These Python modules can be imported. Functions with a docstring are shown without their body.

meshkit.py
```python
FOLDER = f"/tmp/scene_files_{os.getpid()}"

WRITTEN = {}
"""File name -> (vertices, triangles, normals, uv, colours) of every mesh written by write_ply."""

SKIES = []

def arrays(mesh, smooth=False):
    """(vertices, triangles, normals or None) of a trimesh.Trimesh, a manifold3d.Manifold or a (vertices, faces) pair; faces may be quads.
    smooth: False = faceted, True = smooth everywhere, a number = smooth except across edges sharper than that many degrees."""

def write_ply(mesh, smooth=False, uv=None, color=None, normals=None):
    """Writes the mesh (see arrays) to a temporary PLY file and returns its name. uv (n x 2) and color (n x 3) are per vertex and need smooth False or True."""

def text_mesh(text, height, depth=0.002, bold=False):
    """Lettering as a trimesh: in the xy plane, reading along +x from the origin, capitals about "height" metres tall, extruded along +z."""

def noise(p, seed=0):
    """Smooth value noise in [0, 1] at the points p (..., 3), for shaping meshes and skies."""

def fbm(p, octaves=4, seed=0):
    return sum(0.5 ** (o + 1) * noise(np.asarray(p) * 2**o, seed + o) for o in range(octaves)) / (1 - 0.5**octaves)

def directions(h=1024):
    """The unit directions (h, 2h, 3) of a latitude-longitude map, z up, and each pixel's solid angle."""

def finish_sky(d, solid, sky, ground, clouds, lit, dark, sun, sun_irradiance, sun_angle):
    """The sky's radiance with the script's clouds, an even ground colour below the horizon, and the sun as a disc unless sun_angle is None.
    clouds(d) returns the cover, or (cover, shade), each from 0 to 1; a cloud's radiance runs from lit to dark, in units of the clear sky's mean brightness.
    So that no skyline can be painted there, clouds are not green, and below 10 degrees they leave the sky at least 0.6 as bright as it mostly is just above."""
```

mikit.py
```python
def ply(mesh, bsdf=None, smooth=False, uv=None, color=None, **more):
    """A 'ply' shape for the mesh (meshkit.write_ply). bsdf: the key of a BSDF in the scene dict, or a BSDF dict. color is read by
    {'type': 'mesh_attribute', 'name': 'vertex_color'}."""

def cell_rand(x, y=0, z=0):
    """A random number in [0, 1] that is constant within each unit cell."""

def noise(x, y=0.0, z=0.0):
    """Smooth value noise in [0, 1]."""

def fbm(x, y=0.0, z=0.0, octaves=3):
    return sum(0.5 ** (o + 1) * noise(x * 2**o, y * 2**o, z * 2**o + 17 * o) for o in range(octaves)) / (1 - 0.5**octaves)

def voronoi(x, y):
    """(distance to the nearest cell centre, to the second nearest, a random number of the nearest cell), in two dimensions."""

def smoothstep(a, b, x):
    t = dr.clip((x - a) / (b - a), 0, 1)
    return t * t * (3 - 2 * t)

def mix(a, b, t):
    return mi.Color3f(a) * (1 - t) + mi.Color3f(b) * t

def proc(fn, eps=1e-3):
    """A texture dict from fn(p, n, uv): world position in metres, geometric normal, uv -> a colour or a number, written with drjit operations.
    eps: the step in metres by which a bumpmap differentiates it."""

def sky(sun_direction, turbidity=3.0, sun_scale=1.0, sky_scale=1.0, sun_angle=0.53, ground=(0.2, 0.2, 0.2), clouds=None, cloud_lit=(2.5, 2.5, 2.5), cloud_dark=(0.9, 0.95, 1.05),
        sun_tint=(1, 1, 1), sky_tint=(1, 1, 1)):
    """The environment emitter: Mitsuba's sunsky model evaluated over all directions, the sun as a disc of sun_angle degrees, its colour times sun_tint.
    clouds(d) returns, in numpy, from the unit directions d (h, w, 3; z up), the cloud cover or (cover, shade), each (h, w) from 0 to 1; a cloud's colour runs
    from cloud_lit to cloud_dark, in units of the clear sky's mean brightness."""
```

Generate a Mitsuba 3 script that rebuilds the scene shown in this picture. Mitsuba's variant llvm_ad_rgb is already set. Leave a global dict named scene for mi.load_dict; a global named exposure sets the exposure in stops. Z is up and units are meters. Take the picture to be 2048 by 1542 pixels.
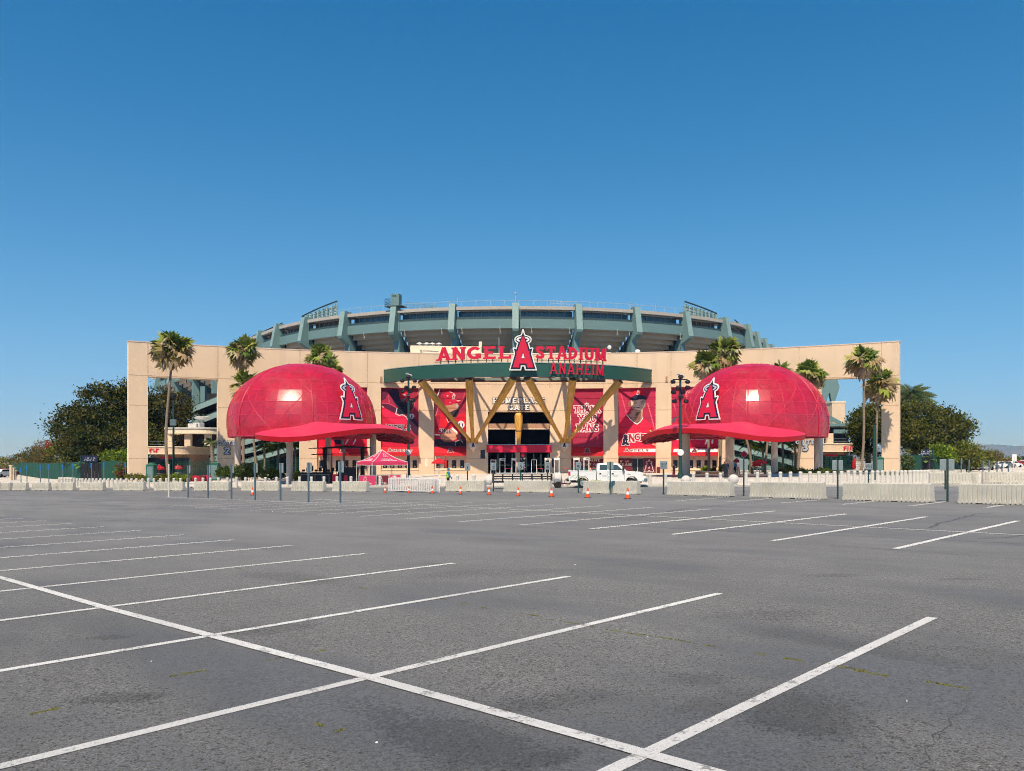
import math, random
import numpy as np, trimesh, manifold3d
import mitsuba as mi, drjit as dr
import mikit, meshkit
from mikit import noise, fbm, smoothstep, mix
from shapely.geometry import Polygon, LineString, Point, box as sbox
from shapely.ops import unary_union
from shapely import affinity
from scipy.spatial import ConvexHull

T = mi.ScalarTransform4f
# ------------------------------------------------------------------ camera, light, exposure
FOC, HX, HY, CAMZ = 1700.0, 1024.0, 914.5, 1.8      # focal length and horizon of the 2048 x 1542 photograph
exposure = 1.75
scene = {
    'camera': {'type': 'perspective', 'fov': 2 * math.degrees(math.atan(1024 / FOC)), 'fov_axis': 'x',
               'principal_point_offset_x': 0.0, 'principal_point_offset_y': (771.0 - HY) / 1542.0,
               'near_clip': 0.1, 'far_clip': 30000.0,
               'to_world': T().look_at(origin=[0, 0, CAMZ], target=[0, 10, CAMZ], up=[0, 0, 1])},
    'sky': mikit.sky((-0.22, -1.0, 1.25), turbidity=2.6, sun_scale=1.0, sky_scale=0.84, sky_tint=(0.08, 0.83, 1.10),
                     clouds=lambda d: 0.84 * np.exp(-np.maximum(d[..., 2], 0) / 0.145), cloud_lit=(2.3, 2.9, 4.15)),
}
labels, count = {}, {}

def numbered(key):
    n = count.get(key, 0); count[key] = n + 1
    return key if n == 0 else '%s_%03d' % (key, n)

def thing(name, label, cat, group=None):
    k = numbered(name); labels[k] = {'label': label, 'category': cat}
    if group: labels[k]['group'] = group
    return k

def part(parent, name, mesh, mat, smooth=False, label=None, kind=None, color=None, to_world=None, uv=None):
    k = numbered(parent + '__' + name)
    d = mesh if isinstance(mesh, dict) else mikit.ply(mesh, mat, smooth, uv=uv, color=color)
    scene[k] = {**d, 'to_world': to_world} if to_world is not None else d
    if label or kind:
        labels[k] = {}
        if label: labels[k]['label'] = label
        if kind: labels[k]['kind'] = kind
    return k

def struct(name, mesh, mat, smooth=False):
    k = numbered(name); scene[k] = mikit.ply(mesh, mat, smooth); labels[k] = {'kind': 'structure'}
    return k

def proto(*items):
    """items: (part name, mesh, material, smooth[, colours]) -> list of (part name, shared ply dict); a sub-part is 'part__sub'."""
    return [(i[0], mikit.ply(i[1], i[2], i[3] if len(i) > 3 else False, color=i[4] if len(i) > 4 else None)) for i in items]

def put(pr, name, label, cat, loc, rotz=0.0, scale=1.0, group=None):
    k = thing(name, label, cat, group)
    m = T().translate([float(x) for x in loc]).rotate([0, 0, 1], float(rotz)).scale(float(scale))
    last = {}
    for n, d in pr:
        if '__' in n:
            a, b = n.split('__'); part(last[a], b, d, None, to_world=m)
        else:
            last[n] = part(k, n, d, None, to_world=m)
    return k

ORD = ('first second third fourth fifth sixth seventh eighth ninth tenth eleventh twelfth thirteenth fourteenth fifteenth sixteenth '
       'seventeenth eighteenth nineteenth twentieth').split()
TENS = {2: 'twenty', 3: 'thirty', 4: 'forty', 5: 'fifty', 6: 'sixty', 7: 'seventy', 8: 'eighty', 9: 'ninety'}
def ordinal(i):
    if i < 20: return ORD[i]
    t, o = divmod(i + 1, 10)
    return (TENS[t][:-1] + 'ieth') if o == 0 else TENS[t] + '-' + ORD[o - 1]

# ------------------------------------------------------------------ mesh helpers
def cat(ms):
    ms = [m for m in ms if m is not None and len(m.faces)]
    return trimesh.util.concatenate(ms)

def box(x0, x1, y0, y1, z0, z1):
    m = trimesh.creation.box((abs(x1 - x0), abs(y1 - y0), abs(z1 - z0)))
    m.apply_translation(((x0 + x1) / 2, (y0 + y1) / 2, (z0 + z1) / 2)); return m

def rbox(x0, x1, y0, y1, z0, z1, r=0.02):
    s = [manifold3d.Manifold.sphere(r, 8).translate((x, y, z)) for x in (x0 + r, x1 - r) for y in (y0 + r, y1 - r) for z in (z0 + r, z1 - r)]
    m = manifold3d.Manifold.batch_hull(s).to_mesh()
    return trimesh.Trimesh(m.vert_properties[:, :3], m.tri_verts, process=False)

def cham(x0, x1, y0, y1, z0, z1, c=0.03):
    """Box with chamfered edges."""
    v = []
    for sx in (0, 1):
        for sy in (0, 1):
            for sz in (0, 1):
                x, y, z = (x0, x1)[sx], (y0, y1)[sy], (z0, z1)[sz]
                dx, dy, dz = c * (1 - 2 * sx), c * (1 - 2 * sy), c * (1 - 2 * sz)
                v += [(x, y + dy, z + dz), (x + dx, y, z + dz), (x + dx, y + dy, z)]
    return trimesh.convex.convex_hull(np.array(v))

def hull(pts): return trimesh.convex.convex_hull(np.array(pts, float))

def tube(pts, rad, n=8, caps=True):
    pts = np.asarray(pts, float); k = len(pts)
    rad = np.broadcast_to(np.asarray(rad, float), (k,))
    d = np.gradient(pts, axis=0); d /= np.linalg.norm(d, axis=1, keepdims=True) + 1e-12
    ref = np.array([0, 0, 1.0]) if abs(d[0, 2]) < 0.9 else np.array([0, 1.0, 0])
    v = []
    a = np.arange(n) * 2 * np.pi / n
    for p, t, r in zip(pts, d, rad):
        x = np.cross(ref, t); x /= np.linalg.norm(x) + 1e-12; y = np.cross(t, x)
        v.append(p + r * (np.cos(a)[:, None] * x + np.sin(a)[:, None] * y))
    v = np.vstack(v); f = []
    for i in range(k - 1):
        for j in range(n):
            p, q = i * n + j, i * n + (j + 1) % n
            f += [(p, q, q + n), (p, q + n, p + n)]
    if caps:
        v = np.vstack([v, pts[0], pts[-1]]); c0, c1 = len(v) - 2, len(v) - 1; e = (k - 1) * n
        for j in range(n):
            f += [(c0, (j + 1) % n, j), (c1, e + j, e + (j + 1) % n)]
    return trimesh.Trimesh(v, np.array(f), process=False)

def lathe(prof, n=16):
    """prof: (r, z) from bottom to top."""
    a = np.arange(n) * 2 * np.pi / n; k = len(prof); v, f = [], []
    for r, z in prof: v += [(max(r, 1e-4) * math.cos(t), max(r, 1e-4) * math.sin(t), z) for t in a]
    for i in range(k - 1):
        for j in range(n):
            p, q = i * n + j, i * n + (j + 1) % n
            f += [(p, q, q + n), (p, q + n, p + n)]
    v += [(0, 0, prof[0][1]), (0, 0, prof[-1][1])]
    for j in range(n):
        f += [(k * n, (j + 1) % n, j), (k * n + 1, (k - 1) * n + j, (k - 1) * n + (j + 1) % n)]
    return trimesh.Trimesh(np.array(v, float), np.array(f), process=False)

def ball(r, c=(0, 0, 0), sub=3):
    m = trimesh.creation.icosphere(sub, r); m.apply_translation(c); return m

def polys(g):
    if g.is_empty: return []
    return [p for p in getattr(g, 'geoms', [g]) if isinstance(p, Polygon) and p.area > 1e-6]

def prism(g, h):
    """Extruded shapely polygon(s): x, y in the plane, 0..h along z."""
    out = [trimesh.creation.extrude_polygon(p, h, engine='earcut') for p in polys(g)]
    return cat(out)

def side(g, y0, y1):
    """Prism of a polygon drawn in (x, z), between y0 and y1."""
    m = prism(g, abs(y1 - y0)); v = m.vertices.copy()
    m.vertices = np.stack([v[:, 0], max(y0, y1) - v[:, 2], v[:, 1]], 1); return m

def rot(m, deg, axis=(0, 0, 1), about=(0, 0, 0)):
    m = m.copy(); m.apply_transform(trimesh.transformations.rotation_matrix(math.radians(deg), axis, about)); return m

def mv(m, x=0, y=0, z=0):
    m = m.copy(); m.apply_translation((x, y, z)); return m

def bar(p, q, w, h=None):
    """Rectangular bar from p to q, w wide and h high."""
    p, q = np.array(p, float), np.array(q, float); h = h or w
    t = q - p; L = np.linalg.norm(t); t /= L
    up = np.array([0, 0, 1.0]) if abs(t[2]) < 0.95 else np.array([0, 1.0, 0])
    x = np.cross(t, up); x /= np.linalg.norm(x); z = np.cross(x, t)
    m = trimesh.creation.box((w, L, h)); v = m.vertices
    m.vertices = (p + q) / 2 + v[:, :1] * x + v[:, 1:2] * t + v[:, 2:] * z
    return m

def sweep(path, prof):
    """Loft of a closed profile (list of (out, up)) along a plan path [(x, y)], capped; 'out' is to the right of the path."""
    path = np.asarray(path, float); d = np.gradient(path, axis=0); d /= np.linalg.norm(d, axis=1, keepdims=True)
    nrm = np.stack([d[:, 1], -d[:, 0]], 1); n = len(prof); v, f = [], []
    for p, q in zip(path, nrm): v += [(p[0] + o * q[0], p[1] + o * q[1], z) for o, z in prof]
    k = len(path)
    for i in range(k - 1):
        for j in range(n):
            a, b = i * n + j, i * n + (j + 1) % n
            f += [(a, b, b + n), (a, b + n, a + n)]
    for j in range(1, n - 1): f += [(0, j + 1, j), ((k - 1) * n, (k - 1) * n + j, (k - 1) * n + j + 1)]
    m = trimesh.Trimesh(np.array(v, float), np.array(f), process=False)
    return m

# ------------------------------------------------------------------ slab letters (shapely, capital height 1)
def _st(x0, y0, x1, y1, w): return LineString([(x0, y0), (x1, y1)]).buffer(w / 2, cap_style=2)
def _arc(cx, cy, rx, ry, a0, a1, w):
    t = np.radians(np.linspace(a0, a1, 18))
    return LineString(np.stack([cx + rx * np.cos(t), cy + ry * np.sin(t)], 1)).buffer(w / 2, cap_style=2, join_style=1)
_G = {}
def glyph(ch, w=0.22, s=0.12):
    """(polygon, advance) of a capital or digit with slab serifs; s = 0 gives a plain letter."""
    key = (ch, w, s)
    if key in _G: return _G[key]
    v = lambda x: _st(x, 0, x, 1, w)
    def sf(x, y, a=None):
        if s <= 0: return Polygon()
        a = a or w / 2 + 0.09
        return sbox(x - a, 0, x + a, s) if y == 0 else sbox(x - a, 1 - s, x + a, 1)
    h = lambda y, x0, x1: sbox(x0, y - w * 0.4, x1, y + w * 0.4)
    L, R, M = 0.2, 0.72, 0.46
    g = []
    if ch == 'A': g = [_st(0.14, 0, 0.46, 1.05, w * .8), _st(0.46, 1.05, 0.82, 0, w), h(.3, .25, .7), sf(.12, 0), sf(.83, 0)]; adv = .95
    elif ch == 'N': g = [v(L), v(.78), _st(L, 1, .78, 0, w), sf(L, 1), sf(L, 0), sf(.78, 1)]; adv = .98
    elif ch == 'M': g = [v(L), v(.98), _st(L, 1, .59, .1, w), _st(.98, 1, .59, .1, w), sf(L, 0), sf(.98, 0), sf(L, 1), sf(.98, 1)]; adv = 1.18
    elif ch == 'G': g = [_arc(.5, .5, .38, .5 - w / 2, 45, 330, w), sbox(.55, .28, .9, .46), sbox(.72, .08, .9, .46)]; adv = .98
    elif ch == 'C': g = [_arc(.5, .5, .38, .5 - w / 2, 45, 315, w), sbox(.68, .66, .84, .98)]; adv = .92
    elif ch == 'E': g = [v(L), h(1 - w * .4, L, .78), h(.5, L, .62), h(w * .4, L, .8), sf(L, 0), sf(L, 1)]; adv = .88
    elif ch == 'F': g = [v(L), h(1 - w * .4, L, .78), h(.5, L, .62), sf(L, 0), sf(L, 1)]; adv = .84
    elif ch == 'L': g = [v(L), h(w * .4, L, .78), sf(L, 0), sf(L, 1)] + ([sbox(.68, 0, .8, .34)] if s > 0 else []); adv = .86
    elif ch == 'T': g = [v(.46), h(1 - w * .4, .06, .86), sf(.46, 0)] + ([sbox(.06, .66, .16, 1), sbox(.76, .66, .86, 1)] if s > 0 else []); adv = .9
    elif ch == 'I': g = [v(.22), sf(.22, 0), sf(.22, 1)]; adv = .45
    elif ch == 'H': g = [v(L), v(.78), h(.5, L, .78), sf(L, 0), sf(L, 1), sf(.78, 0), sf(.78, 1)]; adv = .98
    elif ch == 'U': g = [_st(L, .4, L, 1, w), _st(.78, .4, .78, 1, w), _arc(.49, .4, .29, .4 - w / 2, 180, 360, w), sf(L, 1), sf(.78, 1)]; adv = .98
    elif ch == 'D': g = [v(L), _arc(L, .5, .52, .5 - w / 2, -90, 90, w), sf(L, 0), sf(L, 1)]; adv = .95
    elif ch == 'O': g = [_arc(.5, .5, .38, .5 - w / 2, 0, 360, w)]; adv = 1.0
    elif ch == 'P': g = [v(L), _arc(.45, .72, .28, .28 - w / 2, -90, 90, w), h(1 - w / 2, L, .46), h(.44 + w / 2, L, .46), sf(L, 0), sf(L, 1)]; adv = .86
    elif ch == 'R': g = [v(L), _arc(.45, .72, .28, .28 - w / 2, -90, 90, w), h(1 - w / 2, L, .46), h(.44 + w / 2, L, .46), _st(.4, .5, .8, 0, w), sf(L, 0), sf(L, 1)]; adv = .92
    elif ch == 'K': g = [v(L), _st(L, .4, .74, 1, w), _st(.38, .55, .8, 0, w), sf(L, 0), sf(L, 1), sf(.8, 0)]; adv = .98
    elif ch == 'Y': g = [_st(.46, 0, .46, .5, w), _st(.46, .45, .12, 1, w), _st(.46, .45, .8, 1, w), sf(.46, 0), sf(.12, 1), sf(.8, 1)]; adv = .92
    elif ch == 'V': g = [_st(.46, 0, .12, 1, w), _st(.46, 0, .8, 1, w), sf(.12, 1), sf(.8, 1)]; adv = .92
    elif ch == 'W': g = [_st(.35, 0, .1, 1, w), _st(.35, 0, .6, 1, w), _st(.85, 0, .6, 1, w), _st(.85, 0, 1.1, 1, w), sf(.1, 1), sf(1.1, 1)]; adv = 1.2
    elif ch == 'X': g = [_st(.12, 0, .8, 1, w), _st(.12, 1, .8, 0, w), sf(.12, 0), sf(.8, 0), sf(.12, 1), sf(.8, 1)]; adv = .92
    elif ch in 'S5':
        pts = [(.74, .74), (.66, .86), (.46, 1 - w / 2), (.26, .86), (.22, .72), (.32, .58), (.6, .44), (.72, .3), (.66, .16), (.46, w / 2), (.26, .14), (.16, .28)]
        if ch == '5': pts = [(.74, 1 - w / 2), (.26, 1 - w / 2), (.24, .56), (.5, .6), (.7, .48), (.72, .3), (.62, .14), (.42, w / 2), (.18, .16)]
        g = [LineString(pts).buffer(w / 2, cap_style=2, join_style=1)]; adv = .9
    elif ch == '1': g = [_st(.4, 0, .4, 1, w), _st(.2, .75, .4, .95, w * .8), sf(.4, 0, .25)]; adv = .7
    elif ch == '2': g = [LineString([(.18, .72), (.26, .86), (.46, 1 - w / 2), (.66, .86), (.7, .68), (.2, .1)]).buffer(w / 2, cap_style=2, join_style=1), h(w * .4, .12, .8)]; adv = .88
    elif ch == '3': g = [LineString([(.18, .82), (.34, 1 - w / 2), (.6, .9), (.68, .74), (.56, .58), (.4, .54)]).buffer(w / 2, cap_style=2, join_style=1),
                         LineString([(.4, .54), (.6, .5), (.72, .32), (.6, .14), (.4, w / 2), (.16, .2)]).buffer(w / 2, cap_style=2, join_style=1)]; adv = .88
    elif ch == '4': g = [v(.6), h(.3, .08, .84), _st(.14, .3, .58, .98, w * .8)]; adv = .9
    else: g = []; adv = .5
    _G[key] = (unary_union([x for x in g if not x.is_empty]) if g else Polygon(), adv)
    return _G[key]

def word(txt, height, track=0.06, w=0.22, s=0.12, squash=1.0):
    """List of (letter, polygon) laid out from x = 0; the width is the last item."""
    x, out = 0.0, []
    for ch in txt:
        g, adv = glyph(ch, w, s)
        if not g.is_empty: out.append((ch, affinity.affine_transform(g, [height * squash, 0, 0, height, x, 0])))
        x += (adv + track) * height * squash
    return out, x - track * height * squash

def phrase(txt, height, **k):
    o, w = word(txt, height, **k)
    return affinity.translate(unary_union([g for _, g in o]), -w / 2, 0)

def scribble(w, h, rows=1, seed=0):
    """Print too small to read: rows of uneven short strokes, centred on x = 0, standing on y = 0."""
    r = np.random.default_rng(seed); out = []; rh = h / rows
    for i in range(rows):
        x = -w / 2 * r.uniform(.8, 1)
        while x < w / 2 * .9:
            a = rh * r.uniform(.25, .6); y = i * rh
            if r.uniform() > .15:
                out.append(sbox(x, y, x + a * .38, y + rh * .72)); out.append(sbox(x + a * .1, y + rh * r.choice([0, .3, .56]), x + a, y + rh * r.choice([0, .3, .56]) + rh * .16 + .001) if r.uniform() > .3 else sbox(x, y + rh * .56, x + a, y + rh * .72))
            x += a * 1.25
    return unary_union(out)

def lathe_uv(prof, n):
    """uv of lathe(prof, n): turn, height."""
    u = np.tile(np.abs(np.arange(n) * 2 / n - 1), len(prof)); v = np.repeat([p[1] for p in prof], n)
    return np.vstack([np.column_stack([u, v]), [[0, prof[0][1]], [0, prof[-1][1]]]])

def halo_letter():
    """Layers of the haloed letter emblem, base centred at (0, 0), total height 1: white, navy, silver halo, red."""
    a = Polygon(
                [(0, .845), (.028, .80), (.10, .60), (.135, .455), (.175, .47), (.158, .40), (.262, .05), (.105, .05), (.088, .15),
                 (-.088, .15), (-.105, .05), (-.262, .05), (-.158, .40), (-.175, .47), (-.135, .455), (-.10, .60), (-.028, .80)])
    hole = Polygon([(0, .45), (.05, .28), (-.05, .28)])
    red = a.difference(hole)
    halo = affinity.scale(Point(0, .755).buffer(1, 24), .165, .07)
    spike = Polygon([(-.045, .80), (0, .965), (.045, .80)])
    navy = unary_union([a.buffer(.04, join_style=2, mitre_limit=2), affinity.scale(Point(0, .755).buffer(1, 24), .19, .095), spike]).difference(hole.buffer(-.008))
    white = unary_union([navy.buffer(.028, join_style=2, mitre_limit=2)]).difference(Polygon())
    ring = halo.difference(affinity.scale(Point(0, .755).buffer(1, 24), .115, .036)).difference(a.buffer(.02))
    return white, navy, ring, red
LOGO = halo_letter()
# ------------------------------------------------------------------ materials
def mat(name, rgb, rough=0.6, spec=0.4, two=True, **k):
    b = {'type': 'principled', 'base_color': rgb if isinstance(rgb, dict) else {'type': 'rgb', 'value': list(rgb)}, 'roughness': rough, 'specular': spec, **k}
    scene[name] = {'type': 'twosided', 'b': b} if two else b
    return name

STAINS = [  # noqa
   (-3.05, 6.5, .30, .13, 0, .3),  # oil and damp marks on the parking lot: x, y, half-length, half-width, angle, strength
    (-3.05, 6.55, .34, .16, 10, .55), (.37, 6.35, .55, .26, 20, .42), (2.05, 5.95, .55, .42, 60, .5), (1.55, 6.2, .45, .22, 35, .3), (2.75, 9.7, .75, .28, 5, .35),
    (-2.6, 9.3, .5, .3, 40, .3), (.2, 5.1, .25, .12, 30, .5), (-4.2, 8.9, .25, .12, 5, .5), (-.4, 5.55, .8, .3, 130, .42), (-.9, 6.05, .5, .2, 130, .38), (-.15, 4.95, .5, .22, 120, .3),
    (1.5, 6.9, .3, .2, 0, .3), (-.15, 13.9, 1.5, .45, 10, .3), (3.2, 8.1, 1.3, .28, 130, .28), (4.6, 7.1, 1.5, .3, 130, .25), (-3.5, 13.6, 1.4, .4, 135, .3), (5.0, 13.0, .5, .2, 0, .35),
    (6.5, 12.4, .35, .12, 0, .4), (-5.4, 7.4, .8, .4, 20, .25), (3.0, 4.6, .5, .25, 60, .3)]

def asphalt_col(p, n, uv):
    x, y = p.x, p.y
    u, v = (x - y) * 0.7071, (x + y) * 0.7071
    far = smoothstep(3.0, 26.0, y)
    big = fbm(x * .20 + 3, y * .20, 1.7, octaves=3)
    mid = fbm(x * 1.3, y * 1.3, 5.1, octaves=3)
    lane = fbm(u * .05 + 7, v * .8, 2.2, octaves=3)
    rows = fbm(u * .03, v * .16, 9.0, octaves=2)
    g1 = noise(x * 105, y * 105, 1.0)
    g2 = noise(x * 48 + 9, y * 48, 4.0)
    # worn aggregate against the smoother blue-grey sealed coat, torn along the driving lanes
    seal = smoothstep(.50, .60, .55 * fbm(u * .35, v * .85, 3.3, octaves=4) + .30 * lane + .15 * g2 + .06 * (mid - .5))
    k = .93 + .22 * (big - .5) + .16 * (mid - .5) + (.10 + .26 * far) * (lane - .5) + .26 * (rows - .5) * far
    grain = (1 - far) * (1 - .45 * seal) * (1.05 * (g1 - .5) + .80 * (g2 - .5))
    stone = smoothstep(.82, .95, g1) * smoothstep(.45, .62, g2) * (1 - far) * (1 - .8 * seal)
    dark = mi.Float(0)
    for sx, sy, a, b, ang, st in STAINS:
        c, s = math.cos(math.radians(ang)), math.sin(math.radians(ang))
        dx, dy = (x - sx) * c + (y - sy) * s, (y - sy) * c - (x - sx) * s
        q = dr.square(dx / a) + dr.square(dy / b) + 2.2 * (mid - .5) + 1.0 * (g2 - .5) + .6 * (g1 - .5)
        dark = dr.maximum(dark, .6 * st * smoothstep(1.6, .1, q))
    k = k * (1 + grain) * (1 - dark) * (1 - .16 * seal) + stone * .5
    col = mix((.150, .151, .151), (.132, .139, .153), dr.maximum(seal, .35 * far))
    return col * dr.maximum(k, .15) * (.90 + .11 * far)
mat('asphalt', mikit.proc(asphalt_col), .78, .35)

def paint_col(p, n, uv):
    w = fbm(p.x * 9, p.y * 9, 2.0, octaves=3); s = noise(p.x * 60, p.y * 60, 3.0); big = fbm(p.x * .6, p.y * .6, 5.0, octaves=2)
    worn = smoothstep(.60, .80, w * .62 + s * .30 + .16 * big)
    fine = smoothstep(.62, .85, noise(p.x * 140, p.y * 140, 9.0)) * .35
    return mix((.57, .575, .58), (.17, .17, .175), dr.maximum(worn * .85, fine)) * (.80 + .34 * big)
mat('paint', mikit.proc(paint_col), .7, .3)
mat('paint_worn', (.33, .33, .335), .75, .3)
mat('tar', (.075, .077, .083), .6, .4)
mat('moss', (.15, .15, .04), .9, .1, two=True)

def plaza_col(p, n, uv):
    k = .86 + .3 * (fbm(p.x * .35, p.y * .35, 1.0, octaves=3) - .5) + .12 * (noise(p.x * 9, p.y * 9) - .5)
    gx, gy = dr.abs(p.x / 3.0 - dr.floor(p.x / 3.0) - .5), dr.abs(p.y / 3.0 - dr.floor(p.y / 3.0) - .5)
    j = 1 - .25 * dr.maximum(smoothstep(.49, .497, gx), smoothstep(.49, .497, gy))
    return mi.Color3f(.47, .44, .40) * k * j
mat('plaza_concrete', mikit.proc(plaza_col), .8, .3)
mat('kerb_concrete', (.42, .41, .38), .85, .3)
mat('dirt', (.16, .13, .09), .95, .1)

def stucco_col(p, n, uv):
    k = .97 + .12 * (fbm(p.x * .25 + p.y * .1, p.z * .5, 3.0, octaves=3) - .5)
    streak = smoothstep(.5, .8, fbm(p.x * 1.1 + p.y * .4, p.z * .06, 1.0, octaves=3)) * .07
    base = 1 - .07 * smoothstep(2.2, -1.0, p.z)
    return mi.Color3f(.775, .60, .435) * k * (1 - streak) * base
mat('stucco', mikit.proc(stucco_col), .88, .25)
mat('stucco_joint', (.38, .25, .15), .9, .2)
mat('stucco_dark', (.42, .26, .17), .9, .2)
mat('stucco_cream', (.84, .73, .55), .88, .25)
mat('parapet_cap', (.72, .56, .46), .7, .3)

def concrete_col(p, n, uv):
    k = .88 + .26 * (fbm(p.x * 1.7, p.y * 1.7, p.z * 2.3, octaves=3) - .5) + .1 * (noise(p.x * 25, p.y * 25, p.z * 25) - .5)
    st = smoothstep(.55, .8, fbm(p.x * 5 + p.y * 4, p.z * .7, 2.0, octaves=2)) * .16
    return mi.Color3f(.585, .565, .50) * k * (1 - st)
mat('barrier_concrete', mikit.proc(concrete_col), .85, .3)
mat('white_concrete', (.62, .60, .57), .8, .3)
mat('underdeck', (.50, .44, .36), .85, .3)
mat('underdeck_shade', (.17, .145, .12), .9, .2)

def wood_col(p, n, uv):
    r = fbm(uv.x * 5.0 + 3, uv.y * .22, 1.0, octaves=3)
    ring = .5 + .5 * dr.sin(34 * r + 3 * uv.x)
    return mix((.47, .21, .03), (.72, .42, .085), .25 + .75 * ring) * (.85 + .3 * fbm(uv.x * 2, uv.y * .5, 7.0, octaves=2))
mat('bat_wood', mikit.proc(wood_col), .38, .5, clearcoat=.4, clearcoat_gloss=.8)
mat('bat_cap', (.16, .10, .05), .5, .4)
mat('steel_green', (.145, .245, .255), .55, .4, two=True)
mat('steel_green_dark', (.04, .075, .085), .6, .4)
mat('steel_green_pale', (.24, .365, .365), .5, .4)
mat('canopy_green', (.018, .085, .068), .45, .5)
mat('canopy_soffit', (.22, .27, .25), .6, .4)
mat('brown_steel', (.14, .075, .05), .7, .3)
mat('pole_green', (.012, .055, .045), .45, .5)
mat('fence_green', (.016, .075, .052), .75, .3, two=True)
mat('pole_blue', (.10, .15, .19), .5, .5)
mat('galvanised', (.30, .33, .36), .45, .5, metallic=.3)
mat('sign_face', (.23, .285, .31), .5, .4)
mat('white_paint', (.80, .80, .79), .35, .5)
mat('white_fabric', (.78, .75, .73), .7, .3, two=True)
mat('black', (.012, .012, .014), .5, .4)
mat('black_two', (.012, .012, .014), .6, .3, two=True)
mat('dark_glass', (.012, .016, .022), .08, .6)
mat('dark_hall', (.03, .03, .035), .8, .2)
mat('red_gloss', (.50, .010, .04), .3, .5, clearcoat=.5, clearcoat_gloss=.9)
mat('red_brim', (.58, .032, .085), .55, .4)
mat('red_brim_edge', (.50, .006, .016), .5, .4)
mat('red_letter', (.62, .012, .055), .45, .4)
mat('red_fabric', (.62, .018, .03), .65, .3, two=True)
mat('pink_fabric', (.66, .05, .12), .65, .3, two=True)
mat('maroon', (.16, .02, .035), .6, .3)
mat('navy', (.014, .016, .045), .45, .4)
mat('silver', (.42, .47, .54), .4, .5)
mat('rubber', (.018, .018, .019), .7, .3)
mat('chrome', (.55, .56, .58), .25, .5, metallic=.9)
mat('cone_orange', (.80, .10, .02), .5, .4)
mat('hivis', (.42, .70, .06), .7, .3)
mat('blue_cloth', (.03, .19, .42), .75, .3)
mat('skin', (.36, .20, .14), .6, .4)
mat('dark_cloth', (.02, .025, .04), .85, .2)
mat('tan_cloth', (.42, .34, .24), .85, .2)
mat('handicap_blue', (.01, .12, .36), .5, .4)
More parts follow.
